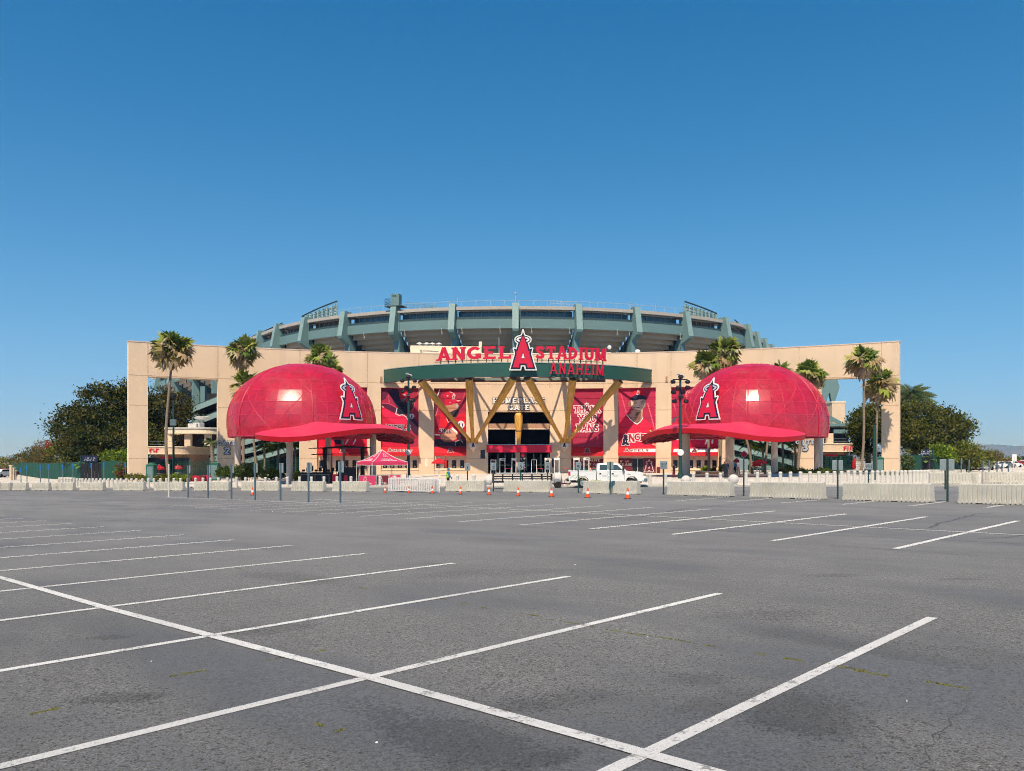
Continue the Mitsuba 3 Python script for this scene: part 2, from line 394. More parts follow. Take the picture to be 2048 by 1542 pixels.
mat('trash_green', (.02, .12, .085), .5, .4)
mat('banana_leaf', (.10, .20, .035), .6, .3, two=True)
mat('hill', mikit.proc(lambda p, n, uv: mix((.06, .08, .05), (.12, .11, .08), fbm(p.x * .004, p.y * .004, p.z * .02, octaves=3))), .95, .1)
VC = {'type': 'mesh_attribute', 'name': 'vertex_color'}
scene['leaf'] = {'type': 'principledthin', 'base_color': VC, 'roughness': .55, 'diff_trans': .55, 'eta': 1.35}
scene['print'] = {'type': 'twosided', 'b': {'type': 'principled', 'base_color': VC, 'roughness': .6, 'specular': .3}}
mat('bark', mikit.proc(lambda p, n, uv: mix((.12, .09, .065), (.26, .21, .16), fbm(p.x * 3, p.y * 3, p.z * 9, octaves=3))), .9, .2)
mat('palm_trunk', mikit.proc(lambda p, n, uv: mix((.16, .125, .09), (.34, .28, .215), .55 * fbm(p.x * 2, p.y * 2, p.z * 5, octaves=2) + .45 * (.5 + .5 * dr.sin(p.z * 30)))), .9, .2)

# ------------------------------------------------------------------ terrain
def softplus(v, w): return w * np.log1p(np.exp(np.clip(np.asarray(v, float) / w, -40, 40)))
def lot_z(X, Y): return .0129 * np.clip(X, -130, 130) - .0125 * softplus(np.asarray(Y, float) - 8, 3)
def kerb_y(X): return 74.3 - .47 * np.clip(X, -120, 60)
WR, WX, WY = 93.3, 0.5, 26.7                      # the entrance wall: radius and centre of its arc
def wall_y(X): return WY + np.sqrt(WR ** 2 - np.clip(np.asarray(X, float) - WX, -50, 50) ** 2)
def plaza_z(X, Y):
    X = np.asarray(X, float); xc = np.clip(X, -75, 60); ky = kerb_y(X)
    z0 = lot_z(X, ky) + .14
    z1 = -.5 + .0078 * xc - .00012 * xc ** 2
    t = np.clip((np.asarray(Y, float) - ky) / np.maximum(wall_y(X) - ky, 8), 0, 1)
    return z0 + (z1 - z0) * t
def ground_z(X, Y): return float(np.where(np.asarray(Y) < kerb_y(X), lot_z(X, Y), plaza_z(X, Y)))
def at(px, py, fn=lot_z, y0=1.2, y1=400.0):
    """The ground point seen at a pixel of the photograph."""
    t, s = (px - HX) / FOC, (HY - py) / FOC
    Y = np.linspace(y0, y1, 12000); d = CAMZ + s * Y - fn(t * Y, Y)
    y = Y[np.argmax(d < 0)]; return np.array([t * y, y])
def XZ(px, py, Y): return (px - HX) / FOC * Y, CAMZ + (HY - py) / FOC * Y

def grid(xs, rows, zf, yf):
    nx, ny = len(xs), len(rows)
    X = np.repeat(np.asarray(xs)[:, None], ny, 1); Y = yf(X, np.asarray(rows)[None, :] + 0 * X); Z = zf(X, Y)
    v = np.stack([X, Y, Z], -1).reshape(-1, 3)
    i = (np.arange(nx - 1)[:, None] * ny + np.arange(ny - 1)[None]).ravel()
    f = np.vstack([np.stack([i, i + ny, i + ny + 1], 1), np.stack([i, i + ny + 1, i + 1], 1)])
    return trimesh.Trimesh(v, f, process=False)
xs = np.unique(np.concatenate([np.linspace(-400, -60, 18), np.linspace(-60, 60, 121), np.linspace(60, 400, 18)]))
ts = np.concatenate([np.linspace(0, .22, 6)[:-1], np.linspace(.22, .75, 130)[:-1], np.linspace(.75, 1, 60)])
struct('parking_lot', grid(xs, ts, lot_z, lambda X, t: -30 + t * (kerb_y(X) + 30)), 'asphalt', True)
# kerb and plaza
kx = np.linspace(-200, 150, 141)
def kerb_strip():
    v, f = [], []
    for x in kx:
        y = float(kerb_y(x)); zl, zp = float(lot_z(x, y)), float(plaza_z(x, y))
        v += [(x, y - .01, zl - .3), (x, y, zp - .03), (x + .012, y + .025, zp + .004), (x + .07, y + .155, zp + .004), (x + .07, y + .16, zp - .2)]
    for i in range(len(kx) - 1):
        for j in range(4):
            a = i * 5 + j; f += [(a, a + 5, a + 6), (a, a + 6, a + 1)]
    return trimesh.Trimesh(np.array(v), np.array(f), process=False)
struct('kerb', kerb_strip(), 'kerb_concrete')
ps = np.concatenate([np.linspace(0, 1, 30) * 60, np.linspace(70, 400, 8)])
struct('plaza', grid(xs, ps, plaza_z, lambda X, t: kerb_y(X) + .01 + t), 'plaza_concrete', True)
# beyond the plaza: open ground to the horizon, 3 cm under the paving
far_x = np.concatenate([np.linspace(-9000, -400, 12), np.linspace(-300, 300, 20), np.linspace(400, 9000, 12)])
struct('ground', grid(far_x, np.concatenate([[120, 160, 260, 400], np.linspace(700, 12000, 10)]), lambda X, Y: plaza_z(X, np.maximum(Y, 300)) - .06, lambda X, Y: Y), 'dirt', True)

def ribbon(p, q, w, lift=.004, step=.35, zf=lot_z):
    """Painted sheet from p to q on the ground."""
    p, q = np.array(p, float), np.array(q, float); L = np.linalg.norm(q - p); d = (q - p) / L; nn = np.array([-d[1], d[0]]) * w / 2
    n = max(2, int(L / step) + 1); c = p + (q - p) * np.linspace(0, 1, n)[:, None]
    a, b = c + nn, c - nn
    v = np.stack([np.column_stack([a, zf(a[:, 0], a[:, 1]) + lift]), np.column_stack([b, zf(b[:, 0], b[:, 1]) + lift])], 1).reshape(-1, 3)
    f = [(2 * i, 2 * i + 1, 2 * i + 3) for i in range(n - 1)] + [(2 * i, 2 * i + 3, 2 * i + 2) for i in range(n - 1)]
    return trimesh.Trimesh(v, np.array(f), process=False)
def line(p, q, w=.105, lift=.005, m='paint'): part('parking_lot', 'painted_line', ribbon(p, q, w, lift), m, True)
# first row: stall ends, each stripe runs through the row's centre stripe into the stalls behind it
e0, c0 = at(1865, 1236), at(1290, 1510)
ends = [at(*p) for p in [(1865, 1236), (1440, 1187), (1139, 1153), (908, 1127), (733, 1107.5), (585, 1091), (466, 1080), (367, 1070), (283, 1061), (208, 1053.5), (145, 1047)]]
A = np.array([.6820, .7313]); B = np.array([-.7071, .7071])      # along a stripe, along a row
for i, e in enumerate(ends):
    a = A if i > 0 else (e - c0) / np.linalg.norm(e - c0)
    line(e - a * 11.4, e, .11)
for k in range(1, 9): line(ends[-1] + B * 2.74 * k - A * 11.4, ends[-1] + B * 2.74 * k, .11)
cl = [at(1290, 1510), at(750, 1360), at(430, 1275), at(215, 1218), at(0, 1156)]
pts = [cl[0] + (cl[0] - cl[1]) * 1.6] + cl + [cl[-1] + (cl[-1] - cl[-2]) * 9]
for p, q in zip(pts, pts[1:]): line(p, q, .125, .009)
# second row
f2 = [at(1790, 1098), at(1545, 1082), at(1345, 1069), at(1180, 1058)]; g2 = [at(2035, 1042), at(1852, 1034), at(1692, 1028), at(1550, 1022)]
for p, q in zip(f2, g2): line(p, q, .14)
d2 = g2[-1] - f2[-1]
for k in range(1, 11): line(f2[-1] + B * 2.72 * k, f2[-1] + B * 2.72 * k + d2, .2, m='paint_worn')
for k in range(1, 3): line(f2[0] - B * 2.72 * k, f2[0] - B * 2.72 * k + (g2[0] - f2[0]), .12)
m0, m1 = (f2[0] + g2[0]) / 2, (f2[-1] + g2[-1]) / 2
line(m0 - (m1 - m0) * .8, m1 + (m1 - m0) * 3.4, .17, .009, 'paint_worn')
# third row, where the sign posts stand
r0 = at(1820, 1012)
for k in range(-2, 5):
    p = r0 + B * 2.72 * k
    if p[1] + 5 < float(kerb_y(p[0])) - 2: line(p, p + A * 4.6, .2, m='paint_worn')
line(at(337, 994.5), at(640, 1006), .2, m='paint_worn'); line(at(640, 1004.6), at(760, 1006.5), .2, m='paint_worn')
# tar-sealed cracks and moss in the joints
def crack(pix, w=.035):
    ps_ = [at(*p) for p in pix]; out = []
    rng = np.random.default_rng(len(pix) * 7 + int(pix[0][0]))
    for p, q in zip(ps_, ps_[1:]):
        n = max(3, int(np.linalg.norm(q - p) / .22)); c = p + (q - p) * np.linspace(0, 1, n + 1)[:, None]
        c[1:-1] += rng.normal(0, .03, (n - 1, 2)); out.append(c if not out else c[1:])
    c = np.vstack(out)
    part('parking_lot', 'sealed_crack', cat([ribbon(a, b, w * rng.uniform(.6, 1.3), .0035) for a, b in zip(c, c[1:])]), 'tar')
crack([(1945, 1385), (1922, 1430), (1885, 1465), (1850, 1500), (1840, 1530)], .006)
crack([(1860, 1056), (1880, 1046), (1905, 1041), (1952, 1028), (1985, 1026)], .09); crack([(1955, 1077), (2010, 1076), (2048, 1071)], .08)
crack([(1290, 1032), (1370, 1017), (1450, 1010), (1530, 1003)], .09); crack([(1225, 1004), (1250, 1008), (1300, 1006)], .09)
crack([(0, 1010), (90, 1006), (250, 1002), (330, 999)], .12); crack([(770, 998), (800, 992), (812, 989)], .1); crack([(0, 1096), (120, 1092), (260, 1091)], .02)
crack([(1240, 1051), (1480, 1064), (1700, 1072), (1880, 1080), (2060, 1089)], .05); crack([(1010, 1054), (1200, 1060), (1330, 1063)], .05); crack([(1040, 1027), (1300, 1041), (1460, 1047)], .05); crack([(240, 1016), (480, 1021), (720, 1024)], .07); crack([(20, 1041), (200, 1040), (300, 1043)], .05); crack([(1500, 1085), (1700, 1094), (1960, 1112)], .03)
crack([(1024, 1151), (1090, 1146), (1200, 1133), (1330, 1124)], .012); crack([(560, 1130), (700, 1134), (900, 1127)], .016)
rng = np.random.default_rng(4)
moss = []
def tuft(c, n, spread, ang):
    for _ in range(n):
        a = rng.uniform(-1, 1) * spread; o = rng.normal(0, .010)
        x, y = c[0] + a * math.cos(ang) - o * math.sin(ang), c[1] + a * math.sin(ang) + o * math.cos(ang)
        z = float(lot_z(x, y)); s = rng.uniform(.005, .014); h = rng.uniform(.003, .016); b = rng.uniform(0, 6.28)
        dx, dy = s * math.cos(b), s * math.sin(b)
        moss.append(hull([(x - dx, y - dy, z), (x + dx, y + dy, z), (x + dy * .5, y - dx * .5, z + h), (x - dy * .5, y + dx * .5, z + .001)]))
al, be = math.atan2(A[1], A[0]), math.atan2(B[1], B[0])
for px, py, n, s, a in [(88, 1425, 60, .11, al), (355, 1351, 30, .07, al), (392, 1345, 40, .09, al), (637, 1452, 20, .05, be), (678, 1462, 22, .04, al), (560, 1316, 25, .12, al), (640, 1303, 14, .06, al),
                        (1245, 1266, 50, .22, be), (1310, 1274, 50, .2, be), (1368, 1283, 28, .12, be), (1420, 1293, 24, .07, be), (1523, 1310, 24, .06, be), (1585, 1320, 40, .09, be), (1690, 1336, 60, .2, be), (1740, 1347, 60, .14, be), (1893, 1372, 70, .15, be),
                        (615, 1160, 22, .09, be), (725, 1177, 30, .1, be), (880, 1198, 26, .14, be), (930, 1208, 18, .12, be), (480, 1138, 20, .1, be), (970, 1217, 20, .08, be), (1160, 1250, 30, .2, be), (1060, 1230, 40, .2, be), (1120, 1243, 26, .2, be)]:
    tuft(at(px, py), n, s, a)
scene['moss_tufts'] = mikit.ply(cat(moss), 'moss'); labels['moss_tufts'] = {'label': 'yellow-green moss tufts along the joints of the parking lot', 'category': 'moss', 'kind': 'stuff'}
litter = [(753, 1489, .011), (302, 1325, .008), (545, 1024, .04), (1150, 1130, .02), (1295, 1276, .007), (1814, 1404, .007), (818, 1023, .04)]
for i, (px, py, s) in enumerate(litter):
    x, y = at(px, py); z = float(lot_z(x, y))
    k = thing('litter_scrap', 'small white scrap of paper on the asphalt, %s in from the left' % ordinal(sorted(l[0] for l in litter).index(px)), 'litter', 'paper scraps on the asphalt')
    scene[k] = mikit.ply(hull([(x - s, y, z + .002), (x + s, y + s * .4, z + .003), (x, y + s, z + .012), (x + s * .2, y - s * .7, z + .004)]), 'white_paint')
# ------------------------------------------------------------------ entrance wall on a shallow arc; (u, z, d) = along, up, depth behind its face
def U(px, d=0.0):
    t = (px - HX) / FOC; a, b, c = 1 + t * t, -2 * (t * WX + WY), WX ** 2 + WY ** 2 - (WR + d) ** 2
    Y = (-b + math.sqrt(b * b - 4 * a * c)) / (2 * a)
    return WR * math.atan2(t * Y - WX, Y - WY)
def WP(u, z, d=0.0):
    u, z, d = (np.asarray(q, float) for q in (u, z, d))
    a = u / WR; r = WR + d
    return np.stack([WX + r * np.sin(a), WY + r * np.cos(a), z + 0 * a], -1)
def ZW(px, py, d=0.0): return CAMZ + (HY - py) / FOC * float(WP(U(px, d), 0, d)[1])
def bend(m):
    """Mesh drawn in (u, z, depth) onto the wall's arc; depth = 0 at the face, negative towards the lot."""
    v = m.vertices; f = m.faces
    return trimesh.Trimesh(WP(v[:, 0], v[:, 1], v[:, 2]), f[:, ::-1], process=False)
def wslab(g, d0, d1, step=2.2):
    """Polygon in (u, z) as a slab between depths d0 and d1, cut in strips so that it follows the arc."""
    u0, _, u1, _ = g.bounds; n = max(1, int(math.ceil((u1 - u0) / step))); e = np.linspace(u0, u1, n + 1); out = []
    for a, b in zip(e, e[1:]):
        s = g.intersection(sbox(a, -50, b, 50)) if n > 1 else g
        m = prism(s, d1 - d0) if not s.is_empty and polys(s) else None
        if m is not None: m.apply_translation((0, 0, d0)); out.append(m)
    return bend(cat(out))
def wbox(u0, u1, z0, z1, d0, d1): return wslab(sbox(u0, z0, u1, z1), d0, d1)
def wprofile(u0, u1, prof, n=None):
    """Profile in (depth, z), closed, drawn along the wall from u0 to u1."""
    n = n or max(2, int((u1 - u0) / 1.5) + 1); k = len(prof); v, f = [], []
    for u in np.linspace(u0, u1, n): v += [WP(u, z, d) for d, z in prof]
    for i in range(n - 1):
        for j in range(k):
            a, b = i * k + j, i * k + (j + 1) % k; f += [(a, b, b + k), (a, b + k, a + k)]
    for j in range(1, k - 1): f += [(0, j + 1, j), ((n - 1) * k, (n - 1) * k + j, (n - 1) * k + j + 1)]
    m = trimesh.Trimesh(np.array(v), np.array(f), process=False); trimesh.repair.fix_normals(m); return m

ZT, ZL, ZB, ZG = 16.3, 12.0, 11.5, 8.25      # parapet, lintel of the tall gates, top of the banner bays, top of the middle gate
def gz(px): x, y, _ = WP(U(px), 0); return float(plaza_z(x, y))
uL, uR = U(257), U(1798)
body = sbox(uL, -2.2, uR, ZT)
gates = [sbox(U(296), -3, U(436), ZL), sbox(U(1642), -3, U(1763), ZL), sbox(U(472), -3, U(600), 8.0), sbox(U(1467), -3, U(1598), 8.0), sbox(U(976), -3, U(1100), ZG)]
BAYS = [(634, 735), (762, 838), (868, 933), (1142, 1207), (1236, 1312), (1342, 1437)]
bays = [sbox(U(a), -3, U(b), ZB) for a, b in BAYS]
front = body.difference(unary_union(gates + bays)); back = body.difference(unary_union(gates))
jz = [12.12, 8.35, 1.62]
jv = [296, 436, 600, 735, 838, 933, 1100, 1207, 1274, 1342, 1437, 1598, 1763]
joints = [sbox(uL - 1, z - .022, uR + 1, z + .022) for z in jz]
for px in jv:
    joints.append(sbox(U(px) - .022, ZB + .02, U(px) + .022, ZT + 1))
wall = thing('entrance_wall', 'long curved tan stucco wall with tall square gateways at both ends of the stadium front', 'wall')
for p in sorted(polys(front.difference(unary_union(joints))), key=lambda p: (round(p.centroid.y), p.centroid.x)):
    part(wall, 'panel', wslab(p, 0, .1), 'stucco')
part(wall, 'core', cat([wslab(front, .105, .5), wslab(back, .505, 1.25)]), 'stucco_joint')
jambs = []
for g in gates + [body]:
    u0, z0, u1, z1 = g.bounds
    if g is body:
        jambs += [wbox(u0 - .005, u0 - .002, -2, z1, 0, 1.25), wbox(u1 + .002, u1 + .005, -2, z1, 0, 1.25)]
    else:
        jambs += [wbox(u0 - .002, u0 + .02, -2, z1 - .03, .11, 1.25), wbox(u1 - .02, u1 + .002, -2, z1 - .03, .11, 1.25), wbox(u0, u1, z1 - .025, z1 - .005, .11, 1.25)]
for b in bays:
    u0, z0, u1, z1 = b.bounds; jambs += [wbox(u0 - .002, u0 + .02, -2, z1, .11, .5), wbox(u1 - .02, u1 + .002, -2, z1, .11, .5), wbox(u0, u1, z1 - .02, z1 + .002, .11, .5), wbox(u0 + .02, u1 - .02, -2, z1 - .02, .48, .503)]
part(wall, 'reveal', cat(jambs), 'stucco')
part(wall, 'parapet_cap', wbox(uL - .06, uR + .06, ZT + .003, ZT + .13, -.06, 1.32), 'parapet_cap')
for px in (762, 1262 + 71): part(wall, 'wall_lamp', wbox(U(px - 2) , U(px - 2) + .28, 10.35 + 1.9, 10.35 + 2.65, -.16, -.002), 'stucco_dark')
# raised cream parapet behind the sign
zz = lambda px, py: ZW(px, py, 1.4)
ua, ub, uc = U(821, 1.4), U(963, 1.4), U(1222, 1.4)
screen = thing('rooftop_screen', 'cream stucco screen wall rising behind the red sign letters', 'wall')
part(screen, 'tall_section', wbox(ua, ub, 15.8, zz(890, 692), 1.4, 2.0), 'stucco_cream')
part(screen, 'low_section', wbox(ub + .003, uc, 15.8, zz(1060, 706), 1.45, 1.9), 'stucco_cream')
part(screen, 'chimney', wbox(U(958, 1.4), U(964, 1.4), zz(890, 692) + .003, zz(960, 683), 1.42, 2.4), 'stucco_cream')
for px in (839, 853, 865, 878): 
    u = U(px, 1.6); z = zz(890, 692) + .003
    part(screen, 'roof_vent', cat([wbox(u - .14, u + .14, z, z + .25, 1.45, 1.75), bend(mv(rot(lathe([(.42, 0), (.40, .08), (.05, .22)], 10), -90, (1, 0, 0)), u, z + .26, 1.6))]), 'white_paint')
part(screen, 'conduit', cat([bar(WP(U(846), zz(846, 701), 1.36), WP(U(878), zz(878, 703), 1.36), .08), bar(WP(U(842), zz(842, 700), 1.36), WP(U(844), zz(844, 706), 1.36), .25)]), 'galvanised')
for px, h in ((998, 3.0), (1022, 1.4)):
    u = U(px, 1.6); part(screen, 'vent_pipe', tube([WP(u, 15.9, 1.6), WP(u, 15.9 + h, 1.6)], .06, 6), 'galvanised')
# dish and roof dome
dish = thing('satellite_dish', 'white satellite dish on the parapet right of the red sign letters', 'dish')
u = U(1219, .6); part(dish, 'mast', tube([WP(u - .5, ZT, .6), WP(u - .5, ZT + 1.0, .6)], .05, 6), 'galvanised')
part(dish, 'reflector', bend(mv(lathe([(.02, 0), (.18, .03), (.28, .08), (.28, .11), (.18, .06), (.02, .04)], 16), u, ZT + .95, .3)), 'white_paint', 40)
k = thing('roof_hatch', 'small white domed hatch on the parapet above the smiling player banner', 'hatch')
scene[k] = mikit.ply(bend(mv(rot(lathe([(.36, 0), (.36, .2), (.3, .36), (.14, .44)], 12), -90, (1, 0, 0)), U(1275), ZT + .135, .5)), 'white_paint')

# gate lettering, raised on short spacers
def wall_word(txt, px, z, h, mats, name, track=.12, d=-.14, squash=1.05):
    o, w = word(txt, h, track=track, w=.26, s=.17, squash=squash); u0 = U(px) - w / 2
    for ch, g in o:
        g = affinity.translate(g, u0, z)
        part(wall, name, wslab(g.buffer(h * .07, join_style=2), d + .02, d + .12), mats[1]); part(wall, name + '_face', wslab(g, d, d + .018), mats[0])
wall_word('HOMEPLATE', 1038, ZW(1038, 806.5), .74, ('white_paint', 'navy'), 'gate_letter', .13)
wall_word('GATE', 1038, ZW(1038, 820), .74, ('white_paint', 'navy'), 'gate_letter', .08)
wall_word('GATE', 453, ZW(453, 890.5), .56, ('silver', 'navy'), 'gate_letter', .12)
wall_word('2', 454, ZW(454, 909), .95, ('silver', 'navy'), 'gate_number', 0)
wall_word('GATE', 1611, ZW(1611, 888.5), .56, ('silver', 'navy'), 'gate_letter', .16)
wall_word('3', 1610, ZW(1610, 902), .95, ('silver', 'navy'), 'gate_number', 0)
for px, py in ((848, 920), (854, 921)): pass
part(wall, 'notice_frame', wbox(U(850), U(855), ZW(852, 933), ZW(852, 917), -.05, -.003), 'white_paint'); part(wall, 'notice', wbox(U(850.8), U(854.2), ZW(852, 931.5), ZW(852, 918.5), -.06, -.052), 'stucco_cream')
for a in (1119.5, 1125.5): part(wall, 'louvre', wbox(U(a), U(a + 4), ZW(1122, 875.5), ZW(1122, 868.5), -.05, -.003), 'stucco_dark')
for a, b, c, d_ in ((1016, 1018, 0, 0), (961, 970, 900, 917), (1104, 1110, 917, 935)):
    if c: part(wall, 'service_door', wbox(U(a), U(b), ZW(a, d_), ZW(a, c), -.04, -.003), 'dark_glass')

# middle gate: dark hall with beam, post, red fascia
hall = thing('gate_hall', 'dark open gate hall under the white wall lettering in the middle of the front', 'gate')
u0, u1 = U(976), U(1100); zf = gz(1038)
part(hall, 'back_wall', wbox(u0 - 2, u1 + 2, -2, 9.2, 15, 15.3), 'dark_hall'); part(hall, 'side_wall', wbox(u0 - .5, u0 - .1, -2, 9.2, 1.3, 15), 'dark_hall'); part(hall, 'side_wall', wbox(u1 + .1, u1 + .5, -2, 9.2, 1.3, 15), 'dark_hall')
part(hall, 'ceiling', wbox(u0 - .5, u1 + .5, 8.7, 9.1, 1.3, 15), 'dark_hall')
part(hall, 'cross_beam', wbox(u0, u1, ZW(1038, 856.5), ZW(1038, 847), .35, 1.1), 'stucco_dark'); part(hall, 'beam_ledge', wbox(u0, u1, ZW(1038, 858.5), ZW(1038, 856.6), .2, 1.0), 'stucco')
part(hall, 'post', wbox(U(1031), U(1041), -1.5, ZW(1038, 858.6), .4, 1.1), 'stucco')
part(hall, 'red_fascia', wprofile(U(973.5), U(1103), [(-.75, ZW(1038, 904.5)), (-.75, ZW(1038, 890.5)), (-.02, ZW(1038, 889.5)), (-.02, ZW(1038, 905))]), 'red_letter')
part(hall, 'fascia_rail', wprofile(U(973), U(1103.5), [(-.8, ZW(1038, 890.2)), (-.8, ZW(1038, 889.4)), (-.02, ZW(1038, 889)), (-.02, ZW(1038, 889.4))]), 'chrome')
for a in np.linspace(982, 1096, 9): part(hall, 'gate_bar', wbox(U(a) - .06, U(a) + .06, zf, ZW(1038, 905), 3.0, 3.12), 'steel_green_dark')
part(hall, 'gate_rail', wbox(u0, u1, zf + 1.1, zf + 1.2, 3.13, 3.2), 'steel_green_dark')
sg = thing('gate_sign', 'tall black sign with a red diamond standing in the middle gate', 'sign')
part(sg, 'board', wbox(U(1040), U(1053), zf + .4, ZW(1046, 905), -.3, -.2), 'black')
dm = Polygon([(U(1040.7), ZW(1046, 910)), (U(1045.7), ZW(1046, 905.6)), (U(1050.7), ZW(1046, 910)), (U(1045.7), ZW(1046, 914.4))])
part(sg, 'red_diamond', wslab(dm, -.36, -.302), 'red_letter'); part(sg, 'white_figure', wslab(affinity.translate(unary_union([Point(0, .78).buffer(.12, 5), Polygon([(-.22, .62), (.2, .6), (.1, .3), (.28, 0), (.08, 0), (-.03, .22), (-.2, .05), (-.3, .12), (-.14, .35), (-.34, .45)])]), U(1047.5), ZW(1047, 936)), -.34, -.302), 'white_paint'); part(sg, 'lettering', wslab(affinity.translate(scribble(.75, .26, 1, 3), U(1045.8), ZW(1047, 918.5)), -.34, -.302), 'white_paint')
gb = thing('decorative_bat', 'upright wooden bat standing on the red fascia in the middle gate', 'bat')
bz0, bz1 = ZW(1038, 889), ZW(1038, 826); hb = bz1 - bz0; p0 = WP(U(1037.5), 0, -.35)
prof = [(.30, 0), (.30, .1 * hb), (.34, .3 * hb), (.42, .5 * hb), (.56, .68 * hb), (.60, .88 * hb), (.52, .965 * hb), (.3, hb)]
part(gb, 'barrel', mv(lathe(prof, 16), p0[0], p0[1], bz0), 'bat_wood', True, uv=lathe_uv(prof, 16))
part(gb, 'grip_mark', mv(lathe([(.39, .40 * hb), (.42, .44 * hb)], 16), p0[0], p0[1], bz0), 'bat_cap')
# ------------------------------------------------------------------ printed banners in the bays; drawn in a frame of their own, then laid on the wall
def lin(c): c = np.asarray(c, float) / 255; return np.where(c < .04, c / 12.92, ((c + .055) / 1.055) ** 2.4)
def PG(*p): return Polygon(p).buffer(0)
def PL(w, *p): return LineString(p).buffer(w / 2, cap_style=2, join_style=1)
def EL(x, y, a, b, r=0): return affinity.rotate(affinity.scale(Point(x, y).buffer(1, 16), a, b), r)
def outline(g, w): return g.buffer(w, join_style=2, mitre_limit=2)
def txt(s, x, y, h, flip=-1, **k): return affinity.affine_transform(phrase(s, 1.0, **k), [h, 0, 0, flip * h, x, y])
def banner(k_, label, frame, items, px, zt, zb, bg, d=.44):
    """items: (polygon in the drawing frame, sRGB colour), in painting order; frame = x0, x1, y0, y1 (y down) of the whole banner."""
    u0, u1 = U(px[0]) + .06, U(px[1]) - .06; x0, x1, y0, y1 = frame
    A_ = [(u1 - u0) / (x1 - x0), 0, 0, -(zt - zb) / (y1 - y0), u0 - x0 * (u1 - u0) / (x1 - x0), zt + y0 * (zt - zb) / (y1 - y0)]
    b = thing('banner', label, 'banner', None); r = sbox(u0, zb, u1, zt)
    part(b, 'cloth', wslab(r, d, d + .03), bg)
    ms, cs = [], []
    for i, (g, c) in enumerate(items):
        g = affinity.affine_transform(g, A_).intersection(r.buffer(-.02))
        if not polys(g): continue
        m = wslab(g, d - .004 * (i + 1), d - .004 * i - .0005); ms.append(m); cs.append(np.tile(lin(c), (len(m.vertices), 1)))
    part(b, 'print', cat(ms), 'print', color=np.vstack(cs))
    part(b, 'seam', cat([wbox(u0, u1, z - .015, z + .015, d - .004 * len(items) - .012, d - .004 * len(items) - .002) for z in np.linspace(zt, zb, 7)[1:-1]]), 'maroon')
    return b
mat('banner_red', (.50, .022, .075), .6, .3); mat('banner_deep', (.40, .022, .065), .6, .3)
RED, DEEP, BRT, WHT, NAV, SKN, SKD = (226, 30, 66), (178, 30, 66), (238, 24, 52), (240, 236, 236), (34, 28, 56), (222, 168, 138), (150, 100, 84)
CHARC = (46, 44, 62)
ztop = ZB - .02
zlow = lambda px: ZW(px, 893.5, .44)
